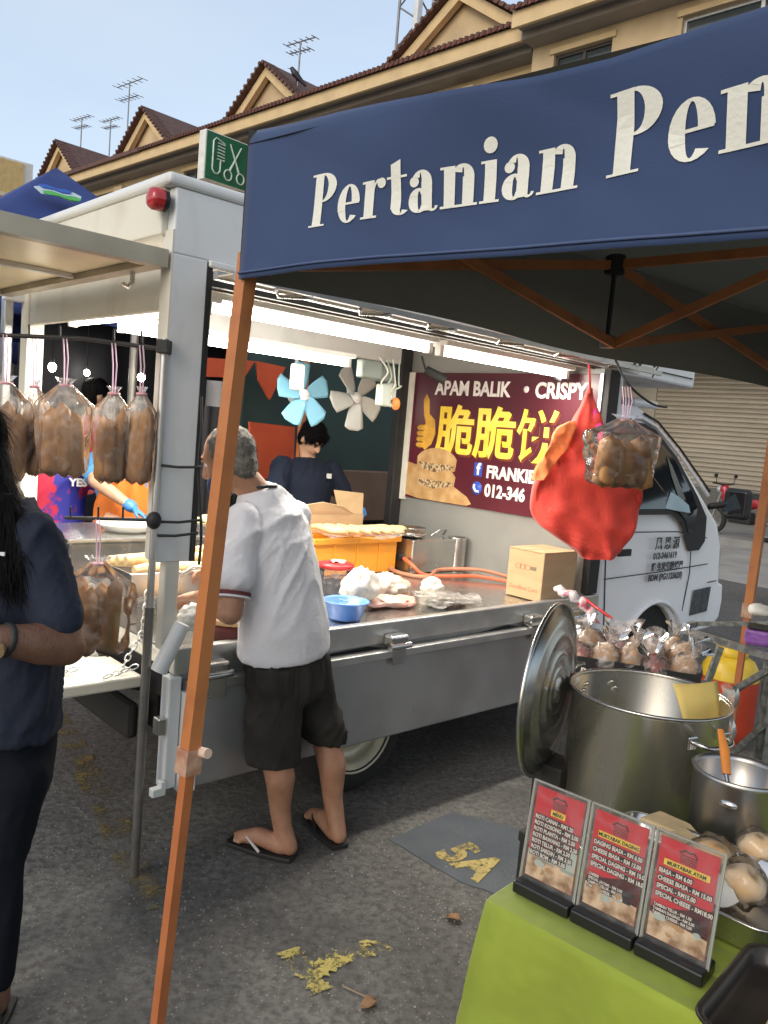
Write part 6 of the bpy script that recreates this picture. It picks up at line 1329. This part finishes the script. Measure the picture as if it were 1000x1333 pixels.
# ---------------------------------------------------------------- woman at the left edge
def woman():
    t = thing('person', 'woman with long black hair and navy T-shirt at the left edge', 'person', PX(-14, 1325, z=0))
    f = V((-.66, -.75, 0)).normalized(); L = V((.75, -.66, 0)); Sc = PX(6, 668, y=2.04); hc = PX(-52, 580, y=2.0); mb = MB(); r, hf, u = head(mb, hc, (-.9, -.4, -.3), .98)
    mb.chain([hc-u*.06-hf*.02, Sc+V((0, 0, .03)), Sc-V((0, 0, .06))], [.05, .05, .07]); shL, shR = Sc+L*.150-V((0, 0, .03)), Sc-L*.155-V((0, 0, .03)); pv = PX(0, 965, y=2.04)
    mb.chain([Sc-V((0, 0, .12)), (Sc+pv)/2, pv], [.08, .085, .09])
    elL, wrL = PX(86, 842, y=1.93), PX(-2, 832, y=1.80); elR = shR+V((-.03, .0, -.27)); wrR = PX(-25, 815, y=1.78)
    mb.chain([Sc-V((0, 0, .06)), shL], [.05, .045]).chain([Sc-V((0, 0, .06)), shR], [.05, .045]); mb.chain([shL, shL.lerp(elL, .5), elL], [.046, .052, .046]).chain([elL, elL.lerp(wrL, .4), wrL], [.048, .050, .034]); mb.chain([shR, elR, wrR], [.045, .045, .028])
    hand(mb, wrL, V((-1, -.35, .15)), (.1, -.3, 1), .95, .6); hand(mb, wrR, V((-.9, -.2, .2)), (.1, -.3, 1), .95, .6)
    fts = []
    for e, kp, ap in ((1, PX(-2, 1115, y=1.98), PX(-4, 1292, y=1.985)), (-1, PX(-75, 1110, y=2.06), PX(-85, 1285, y=2.08))):
        mb.chain([pv+L*e*.07-V((0, 0, .08)), kp, kp.lerp(ap, .4), ap], [.06, .045, .042, .034]); to = V((ap.x-.10, ap.y-.16, .03)) if e < 0 else V((ap.x+.005, ap.y-.19, .03)); hl = V((ap.x, ap.y, .045)); mb.chain([ap, hl, hl.lerp(to, .5)+V((0, 0, .015)), to], [.034, .036, .034, .026]); fts.append((hl, to))
    mb.organic('body', M_SKIN3, t, .0085, 5)
    for hl, to in fts:
        sandal(hl-(to-hl).normalized()*.045, to+(to-hl).normalized()*.03, t, M_BLK, 'sandal')
        m_ = hl.lerp(to, .45)+V((0, 0, .035)); d = (to-hl).normalized(); x = V((-d.y, d.x, 0)); s = MB().tube([m_-x*.042-V((0, 0, .03)), m_-x*.03+V((0, 0, .012)), m_+V((0, 0, .022)), m_+x*.03+V((0, 0, .012)), m_+x*.042-V((0, 0, .03))], .010, 8, flat=1.4).build('sandal_strap', M_BLK, t)
        MB().tube([m_+x*.012*math.cos(q*.785)+d*.014*math.sin(q*.785)+V((0, 0, .034)) for q in range(8)], .003, 6, closed=True).build('buckle', M_STEEL, s)
    sb = MB(); sb.loft([(PX(6, 948, y=2.03), L*.158, f*.14), (PX(8, 900, y=2.03), L*.152, f*.135), (PX(9, 830, y=2.03), L*.148, f*.130), (PX(10, 750, y=2.03), L*.160, f*.135), (PX(8, 690, y=2.035), L*.158, f*.115), (Sc+V((0, 0, .015)), L*.11, f*.08), (Sc+V((0, 0, .04)), L*.06, f*.06)], 28)
    se = shL.lerp(elL, .74); sb.chain([shL, shL.lerp(se, .5), se], [.060, .066, .066]); sb.chain([shR, shR.lerp(elR, .7)], [.07, .072]); sb.organic('shirt', mat('woman_navy', (.019, .024, .040), .9, var=.25, scale=5, bump=.3, bscale=60, spec=.2), t, .009, 6, fn=folds(5., .011, (.3, .3, 1), 5))
    pb = MB(); pb.loft([(pv+V((0, 0, .14)), L*.135, f*.12), (pv+V((0, 0, .03)), L*.150, f*.135), (pv-V((0, 0, .10)), L*.150, f*.13), (pv-V((0, 0, .16)), L*.13, f*.11)], 24)
    for e, kp, ap in ((1, PX(-2, 1115, y=1.98), PX(-4, 1285, y=1.985)), (-1, PX(-75, 1110, y=2.06), PX(-85, 1278, y=2.08))): pb.chain([pv+L*e*.075-V((0, 0, .06)), kp, kp.lerp(ap, .4), ap+V((0, 0, .025))], [.098, .066, .060, .042])
    pb.organic('leggings', M_DPANT, t, .01, 4, fn=folds(3., .004))
    R = Matrix((r, hf, u)).transposed(); hb = MB(); hb.ell(hc+u*.03-hf*.012, (.088, .104, .104), 24, 16, R=R)
    hb.loft([(hc+V((.02, 0, .03)), V((.080, 0, 0)), V((0, .09, 0))), (PX(-24, 640, y=1.97), V((.078, 0, 0)), V((0, .075, 0))), (PX(-10, 690, y=1.93), V((.070, 0, 0)), V((0, .05, 0))), (PX(4, 730, y=1.90), V((.050, 0, 0)), V((0, .035, 0))), (PX(16, 760, y=1.895), V((.022, 0, 0)), V((0, .015, 0)))], 20)
    for k in range(10): hb.chain([PX(-32+5*k, 650, y=1.93), PX(-20+5.5*k, 720, y=1.89), PX(-6+4.6*k, 748+9*(k % 3), y=1.885)], [.018, .012, .005], 8)
    ho = hb.organic('hair', M_HBLK, t, .008, 3, fn=lambda p, n: p+n*.006*noise.noise(V((p.x*70, p.y*70, p.z*9)))); strands(ho, t, 4500, .085, lambda p, q: V((.12, 0, -1)), M_HBLK, .0009, 6, .16)
    wd = (wrL-elL).normalized(); wc = wrL-wd*.018; a_ = wd.orthogonal().normalized(); b_ = wd.cross(a_)
    w = MB().tube([wc+a_*(.033*math.cos(q*.5236))+b_*(.033*math.sin(q*.5236)) for q in range(12)], .009, 8, closed=True).build('watch_strap', M_BLK, t)
    MB().cyl(wc+V((0, -.036, -.012)), wc+V((0, -.046, -.014)), .018, n=20).build('watch_face', mat('gold_watch', (.55, .42, .22), .3, .8), w)
    lp = PX(2, 721, y=1.86); MB(Matrix.Translation(lp)).box(-.02, .008, -.003, .003, -.004, .004).build('shirt_print', MATS['logo_white'], t)
woman()
# ================================================================== neighbouring stalls behind the truck
M_BTENT = mat('blue_tent', (.022, .045, .19), .7, var=.12, scale=2, bump=.2, bscale=30); M_DGRN = mat('dark_green_tarp', (.018, .042, .038), .6, var=.2, scale=2, bump=.2, bscale=12); M_GLOOMCLOTH = mat('gloom_black_cloth', (.012, .013, .017), .8, var=.3, scale=2)  # last black serves the gloom backdrops and the cloth by the pillar
M_RORG = mat('red_orange_canvas', (.50, .075, .025), .7, var=.15, scale=3, bump=.2)
def tent(label, l, w, half, ze, zp, m, name='canopy_tent', posts=True, rz=TR):
    t = thing(name, label, 'canopy', TW(l, w), rz); M = wm(t); mb = MB(M); c = [(-half, -half), (half, -half), (half, half), (-half, half)]
    for i in range(4):
        a, b = c[i], c[(i+1) % 4]
        mb.grid(lambda u, v: V(((a[0]+(b[0]-a[0])*u)*(1-v), (a[1]+(b[1]-a[1])*u)*(1-v), ze+(zp-ze)*(v**1.15)-.05*math.sin(u*3.14)*(1-v))), 14, 10)
        mb.grid(lambda u, v: V((a[0]+(b[0]-a[0])*u, a[1]+(b[1]-a[1])*u, ze-.26*v-.05*math.sin(u*3.14)*(1-v)+.012*math.sin(u*20)*v)), 30, 4)
    r = mb.build('canopy', m, t); r.modifiers.new('s', 'SOLIDIFY').thickness = .004
    for x, y in c: MB(M).bar((x*.98, y*.98, 0), (x*.98, y*.98, ze-.01), .035).build('pole', M_BSTEEL, t)
    return t
t1 = tent('blue pyramid tent with green wave logo, behind the truck at far left', 1.17, 4.55, 1.5, 2.42, 3.52, M_BTENT)
# wave logo on the slope that faces the camera's side
PKW = TW(1.17, 4.55, 3.52); e0, e1 = TW(1.17-1.5, 4.55-1.5, 2.42), TW(1.17+1.5, 4.55-1.5, 2.42)
xd = (e1-e0).normalized(); md = (e0+e1)/2; yd = (PKW-md); yl = yd.length; yd.normalize(); nn = xd.cross(yd)
def logo(px, py, m, pts, sc, dz, name):
    p0 = V((0, 0, CAMH)); d = PX(px, py, y=1)-p0; o = p0+d*((md-p0).dot(nn)/d.dot(nn)); M = frame(o+nn*dz, xd, yd); MB(M).prism([(x*sc, y*sc) for x, y in pts], .006).build(name, m, t1)
wave = [(-1, .1), (-.5, .45), (.1, .2), (.7, .5), (1, .3), (.8, -.2), (.3, -.45), (-.2, -.2), (-.8, -.4)]
logo(75, 261, mat('logo_pale', (.5, .6, .65), .6), wave, .185, .05, 'logo_border'); logo(71, 258, mat('logo_blue', (.02, .10, .45), .6), [(x, y*.6+.2) for x, y in wave], .13, .058, 'logo_wave'); logo(79, 266, mat('logo_green', (.08, .42, .08), .6), [(x, y*.6) for x, y in wave], .15, .064, 'logo_wave')
tent('orange-red canvas tent behind the fans, glimpsed through the truck', 4.2, 4.6, 1.45, 2.30, 2.95, M_RORG)
tent('second blue tent further back, seen through the rear opening', -.4, 8.2, 1.9, 2.22, 3.0, M_BTENT)
tent('dark blue tent at the far left edge behind the pillar', -2.5, 5.0, 1.5, 2.2, 2.9, M_BTENT)
def tarp(label, l0, w0, l1, w1, z0, z1, m, name='tarpaulin', wav=.03, n=24):
    a, b = TW(l0, w0), TW(l1, w1); d = (b-a); s = V((-d.y, d.x, 0)).normalized(); mb = MB()
    mb.grid(lambda u, v: a.lerp(b, u)+V((0, 0, z0+(z1-z0)*v))+s*(wav*math.sin(u*22+v*2)+wav*.5*math.sin(u*51)), n*2, 8)
    o = mb.build(name, m); o.modifiers.new('s', 'SOLIDIFY').thickness = .003; return tag(o, label, 'tarpaulin')
tarp('dark green tarpaulin wall behind the two fans and the banner', 2.05, 2.95, 4.9, 2.95, .95, 2.45, M_DGRN, wav=.008)
tarp('added black backdrop for stall gloom behind the man in navy T-shirt', .9, 4.0, 3.6, 4.0, .0, 2.4, M_GLOOMCLOTH)  # black sheet added so the space behind reads as shade
tarp('added black backdrop for gloom under the far blue tent, behind the bulbs', -4.5, 10.0, 3.5, 10.0, 0, 2.6, mat('gloom_sheet', (.03, .03, .036), .85))  # near-black backing added for the darkness under the far tent
tarp('added dark backdrop for stall gloom at far left behind the woman', -4.2, 6.2, -1.4, 6.6, 0, 2.1, M_GLOOMCLOTH)  # dark backing added to stand for shade between the stalls
tarp('added dark backdrop for gloom under the green tarpaulin', 1.9, 3.0, 4.9, 3.0, 0, .94, M_GLOOMCLOTH, wav=.01)  # dark backing added for the shade low behind the truck
# orange panels and pole of the stall behind the fans
def panel(name, label, pts, w, m, th=.03, cat='panel'):
    P = [TL(px, py, w) for px, py in pts]; mb = MB(TF); k = len(P); vs = [(p.x, w, p.z) for p in P]+[(p.x, w+th, p.z) for p in P]
    mb.add(vs, [tuple(range(k)), tuple(range(k, 2*k))[::-1]]+[(i, k+i, k+(i+1) % k, (i+1) % k) for i in range(k)]); return tag(mb.build(name, m), label, cat)
panel('stall_screen', 'flat orange-red stall panel behind the head of the navy man', [(326, 549), (384, 556), (382, 625), (328, 622)], 2.75, M_RORG)
panel('stall_valance', 'short orange-red valance strip left of the blue fan', [(262, 465), (332, 470), (318, 492), (262, 490)], 2.78, M_RORG)
panel('stall_flap', 'slanting orange-red tent flap right above the blue fan', [(335, 470), (372, 478), (352, 520), (338, 495)], 2.78, M_RORG)
o = MB(TF).bar((TL(399, 470, 2.6).x, 2.6, 0), (TL(399, 470, 2.6).x, 2.6, 2.3), .04).build('stall_post', M_ORP); tag(o, 'orange stall post standing behind the blue fan', 'post')
b0 = TL(450, 622, 2.8); o = MB(TF).box(b0.x-.1, b0.x+1.1, 2.7, 2.94, b0.z-.35, b0.z+.06).build('stall_counter', mat('brown_board', (.16, .10, .07), .7)); tag(o, 'brown counter board below the green tarpaulin', 'counter')
# dark cupboard shapes and clothing hanging beside the pillar
p = TL(285, 520, 2.3); o = MB(TF).grid(lambda u, v: (p.x-.10+.2*u, 2.3+.03*math.sin(u*9), p.z+.12-.28*v), 10, 8).build('hanging_cloth', mat('grey_cloth', (.22, .22, .23), .9)); tag(o, 'small grey cloth hanging between truck pillar and orange pole', 'cloth')
p = TL(270, 580, 2.1); o = MB(TF).grid(lambda u, v: (p.x-.12+.22*u, 2.1+.03*math.sin(u*11), p.z+.25-.9*v), 12, 8).build('hanging_bag', M_GLOOMCLOTH); tag(o, 'black cloth hanging beside the truck pillar, left of the grey-haired head', 'cloth')
# festoon bulbs
M_BULB = emis('bulb_glow', (1., .93, .80), 60.)
def bulb(px, py, y, label, r=.045):
    r *= .62
    p = PX(px, py, y=y); t = thing('light_bulb', label, 'bulb', p, 0, 'bulbs strung under the far tents'); MB().ell(p, (r, r, r*1.2), 12, 8).build('glass', M_BULB, t); MB().cyl(p+V((0, 0, r)), p+V((0, 0, r*2.4)), r*.5, n=10).build('socket', M_BLK, t)
    MB().cyl(p+V((0, 0, r*2.4)), p+V((0, 0, .5)), .006, n=5).build('wire', M_BLK, t)
bulb(68, 478, 6.0, 'bright bulb left of the red-shirted person, between the hanging bags'); bulb(113, 485, 6.4, 'bulb right above the head of the red-shirted person', .035); bulb(184, 491, 5.6, 'bulb near the steel rod, above the rightmost bag', .04); bulb(164, 476, 7.5, 'small bulb between the two right bags, further back', .035); bulb(5, 470, 6.2, 'bulb at the left frame edge above the leftmost bag', .04)
o = MB().tube([(PX(171, 520, y=4.9).x, 4.9, 0), (PX(171, 520, y=4.9).x, 4.9, 2.2)], .025, 8).build('tent_pole', M_BSTEEL); tag(o, 'grey tent pole seen between the two right hanging bags', 'pole')
# yellow roadside sign at far left
t = thing('shop_sign', 'yellow box sign with red lettering at the far left skyline', 'sign', TW(9.0, 27.5, 3), TR)
so = TL(20, 246, 27.5); MB(TF).box(so.x-3.2, so.x+.55, 27.5, 28.1, so.z-1.55, so.z+.95).build('box', mat('sign_side', (.66, .65, .62), .5), t); MB(TF).box(so.x-3.2, so.x+.25, 27.46, 27.497, so.z-1.45, so.z+.88).build('face', mat('sign_ochre', (.56, .40, .17), .5), t)
MSG = TF @ Matrix.Translation((so.x-3.1, 27.45, so.z-.75)) @ Matrix.Rotation(math.pi/2, 4, 'X'); MB(MSG).box(0, 3.3, 0, .55, 0, .01).build('band', mat('sign_cream', (.62, .55, .40), .5), t)
text_mb('MILEDIND', .42, MSG @ Matrix.Translation((1.1, .12, .015)), extrude=.004, bold=.006, xs=.92).build('lettering', mat('sign_red', (.34, .04, .03), .5), t); MB(TF).bar((so.x-2, 27.8, 0), (so.x-2, 27.8, so.z-1.5), .25).build('post', M_BSTEEL, t)
# ================================================================== right side: display box, rack, gas cylinder, motorcycle
by = 2.62; q0 = PX(820, 868, y=by); sd_z = .62
t = thing('folding_stand', 'low folding stand behind the big pot, carrying the snack carton', 'stand', (q0.x, q0.y, 0), SR)
SX = Matrix.Translation((q0.x, q0.y, 0)) @ Matrix.Rotation(SR+.42, 4, 'Z'); zt = q0.z-.055
MB(SX).box(-.26, .26, -.16, .20, zt-.03, zt).build('top', mat('stand_top', (.10, .09, .085), .6), t)
for x in (-.22, .22):
    for y in (-.12, .16): MB(SX).cyl((x, y, 0), (x, y, zt-.031), .014).build('leg', M_BSTEEL, t)
t = thing('snack_carton', 'black open carton with white print full of bagged snacks behind pot', 'carton', (q0.x, q0.y, zt), SR)
mb = MB(SX); z0, z1 = zt+.001, zt+.095; mb.box(-.21, .21, -.13, .15, z0, z0+.006).box(-.21, .21, -.13, -.124, z0+.006, z1).box(-.21, .21, .144, .15, z0+.006, z1).box(-.21, -.204, -.124, .144, z0+.006, z1).box(.204, .21, -.124, .144, z0+.006, z1); mb.build('box', mat('carton_black', (.014, .014, .017), .45), t)
text_mb('EZ BAKERY', .036, SX @ Matrix.Translation((-.20, -.131, z0+.035)) @ Matrix.Rotation(math.pi/2, 4, 'X'), extrude=.0004, bold=.001).build('lettering', M_TXW, t); text_mb('EZ BAKERY', .036, SX @ Matrix.Translation((.02, -.131, z0+.035)) @ Matrix.Rotation(math.pi/2, 4, 'X'), extrude=.0004, bold=.001).build('lettering', M_TXW, t)
rg = random.Random(21); M_SNK = mat('snack_brown', (.42, .24, .11), .5, col2=(.58, .40, .22), scale=18); M_SNR = mat('snack_red', (.42, .12, .09), .5, var=.2); M_FILM3 = film('snack_film', (.86, .80, .80), .34, .15, .7, 30.)
pos = [(-.16, -.08), (-.08, -.09), (.0, -.08), (.08, -.09), (.16, -.08), (-.13, .03), (-.03, .03), (.07, .03), (.16, .04), (-.08, .11), (.03, .11), (.13, .11)]
wh = ['leftmost', 'second from left', 'middle', 'second from right', 'rightmost']
for k, (x, y) in enumerate(pos):
    row = 'front row' if k < 5 else ('middle row' if k < 9 else 'back row'); place = wh[k] if k < 5 else (['leftmost', 'second', 'third', 'rightmost'][k-5] if k < 9 else ['left', 'central', 'right'][k-9])
    c = SX @ V((x, y, z0+.075+.012*(k % 3))); t = thing('snack_bag', f'knotted clear snack bag, {place} of the {row} in the black carton', 'bag', c-V((0, 0, .06)), 0, 'snack bags in the carton')
    mb = MB(); mb.ell((0, 0, 0), (.040, .034, .055), 14, 10); Re = Euler((rg.uniform(-.4, .4), rg.uniform(-.5, .5), rg.uniform(0, 3))).to_matrix(); mb.v = [c+Re @ (v*(1+.2*fbm(v, 40, k))) for v in mb.v]; mb.build('snack', M_SNK if k % 3 else M_SNR, t)
    mb = MB()
    def bf(u, v):
        a = 6.2832*u; rr = .052*(math.sin(min(1, v*1.25+.12)*2.6)**.7) if v < .72 else .010+.035*((v-.72)/.28)**1.5
        rr *= 1+.22*noise.noise(V((math.cos(a)*2, math.sin(a)*2, v*5+k*3))); return c+Re @ V((rr*math.cos(a), rr*.85*math.sin(a), -.06+.16*v))
    mb.grid(bf, 22, 16, wrap=True); mb.build('film', M_FILM3, t)
# patterned wrapped bag hanging at the truck corner
t = thing('striped_bag', 'pink and white striped plastic bag tied at the truck bed corner', 'bag', PX(745, 790, y=3.9))
mb = MB(); ctrs = spline([PX(725, 768, y=3.95), PX(745, 775, y=3.9), PX(762, 790, y=3.88), PX(775, 806, y=3.86)], 5)
mb.tube([c+V((0, 0, .012*math.sin(i*1.7))) for i, c in enumerate(ctrs)], [.018+.014*math.sin(i*.9)**2+.01*(i % 3 == 0) for i in range(len(ctrs))], 12, flat=.7).build('film', mat('striped_film', (.70, .62, .64), .3, col2=(.55, .12, .18), scale=22, thr=(.52, .62), bump=.5, bscale=30), t)
MB().tube(spline([PX(760, 778, y=3.9), PX(778, 792, y=3.8), PX(798, 806, y=3.75)]), .007, 6).build('red_string', M_REDP, t)
# galvanised rack frame
M_GALV = mat('galvanised', (.40, .41, .40), .42, .8, col2=(.22, .23, .23), scale=40, thr=(.42, .6)); t = thing('rack_frame', 'galvanised angle-bar rack frame behind the pot at right edge', 'rack', PX(960, 1010, y=2.75))
pts = {'a': PX(884, 818, y=2.95), 'b': PX(1012, 858, y=2.62), 'c': PX(905, 812, y=3.2), 'd': PX(1015, 812, y=3.1)}
for x, y_, w in (('a', 'b', .022), ('a', 'c', .022), ('c', 'd', .016)): MB().bar(pts[x], pts[y_], w).build('rail', M_GALV, t)
for a, b in ((PX(938, 842, y=2.80), PX(915, 905, y=2.80)), (PX(1005, 870, y=2.6), PX(945, 905, y=2.75)), (PX(1005, 935, y=2.6), PX(950, 985, y=2.7)), (PX(1000, 860, y=2.65), PX(985, 1010, y=2.65))): MB().bar(a, b, .02).build('brace', M_GALV, t)
for p in (PX(884, 818, y=2.95), PX(1012, 858, y=2.62)): MB().bar((p.x, p.y, 0), p, .02).build('leg', M_GALV, t)
c = PX(985, 826, y=2.75); t = thing('purple_packet', 'purple packet resting on the rack rail beside orange pole', 'packet', c); MB(Matrix.Translation(c) @ Matrix.Rotation(-.5, 4, 'Z')).box(-.035, .06, -.03, .03, -.035, .02).build('pack', mat('purple_foil', (.22, .08, .36), .35, var=.3, scale=20, bump=.4), t, .012); MB(Matrix.Translation(c) @ Matrix.Rotation(-.5, 4, 'Z')).box(-.03, .065, -.031, .031, .021, .034).build('lid', M_BLK, t, .004)
mb = MB(); c = PX(992, 795, y=2.78); mb.ell((0, 0, 0), (.045, .035, .022), 16, 10); mb.v = [c+v*(1+.35*fbm(v, 25, 4)) for v in mb.v]; tag(mb.build('white_rag', M_WCLOTH), 'white crumpled rag on the rack at the right edge', 'rag')
# gas cylinder
g = V((2.045, 4.55, 0)); t = thing('gas_cylinder', 'red gas cylinder with yellow shoulder standing beside the cab', 'gas cylinder', g); MG = Matrix.Translation(g)
MB(MG).lathe([(0, .02), (.10, .02), (.135, .035), (.155, .07), (.160, .12), (.160, .36), (.158, .385)], 36).build('body', mat('gas_red', (.50, .055, .02), .35, var=.12, scale=5, detail=8), t); MB(MG).lathe([(.1585, .386), (.15, .44), (.125, .485), (.08, .51), (0, .515)], 36).build('shoulder', mat('gas_yellow', (.70, .47, .03), .35, var=.08), t)
MB(MG).lathe([(.085, .51), (.09, .56), (.082, .56), (.078, .51)], 24).build('collar', MATS['gas_yellow'], t); MB(MG).cyl((0, 0, .51), (0, 0, .56), .02, n=10).build('valve', M_STEEL, t); MB(MG).lathe([(.12, 0), (.13, .0), (.13, .035), (.12, .035)], 28).build('foot_ring', MATS['gas_red'], t)
# motorcycle parked at the arcade
mp = PX(962, 700, z=.14); t = thing('motorcycle', 'small red and black motorcycle parked before the shutters', 'motorcycle', mp, TR+1.4)
MM = Matrix.Translation(mp) @ Matrix.Rotation(TR+1.35, 4, 'Z'); M_MR = mat('bike_red', (.34, .012, .02), .25, coat=.5)
for x in (-.62, .62):
    Mw = MM @ frame((x, 0, .29), (1, 0, 0), (0, 0, 1)); w = MB(Mw).lathe([(.21, -.04), (.27, -.045), (.29, 0), (.27, .045), (.21, .04), (.2, 0), (.21, -.04)], 28).build('wheel', M_TYRE, t)
    MB(Mw).tube([(.2*math.cos(k*.449), .2*math.sin(k*.449), 0) for k in range(14)], .015, 6, closed=True).build('rim', M_STEEL, w)
    mb = MB(Mw)
    for k in range(8): mb.cyl((0, 0, 0), (.2*math.cos(k*.785), .2*math.sin(k*.785), 0), .006, n=5)
    tag(mb.build('spokes', M_STEEL, w), kind='stuff')
MB(MM).chain([(-.62, 0, .62), (-.30, 0, .72), (.05, 0, .58)], [.07, .11, .10]).chain([(.05, 0, .55), (.40, 0, .72), (.46, 0, .92)], [.09, .08, .09]).organic('fairing', M_MR, t, .02, 3)
MB(MM).chain([(-.62, 0, .78), (-.25, 0, .80), (.08, 0, .72)], [.06, .09, .06]).organic('seat', M_BLK, t, .02, 3); MB(MM).box(-.25, .25, -.10, .10, .28, .52).build('engine', M_CHAS, t, .04); MB(MM).box(-.82, -.58, -.14, .14, .74, .98).build('top_box', M_MR, t, .05)
MB(MM).tube([(.50, -.32, 1.02), (.44, -.12, 1.0), (.44, .12, 1.0), (.50, .32, 1.02)], .016, 8).build('handlebar', M_BLK, t); MB(MM).ell((.55, 0, .90), (.06, .09, .08)).build('headlight', MATS['lamp_lens'], t); MB(MM).cyl((.46, .07, .85), (.62, .07, .29), .025).build('fork', M_STEEL, t); MB(MM).tube([(-.1, -.13, .3), (-.5, -.16, .32), (-.78, -.16, .40)], [.03, .04, .045], 10).build('exhaust', M_STEEL, t)
for y in (-.26, .26): MB(MM).tube([(.46, y, 1.02), (.46, y*1.1, 1.14)], .008, 6).build('mirror_stalk', M_BLK, t); MB(MM).ell((.46, y*1.15, 1.17), (.015, .06, .04)).build('mirror', M_BLK, t)
bpy.data.scenes.remove(SCR)
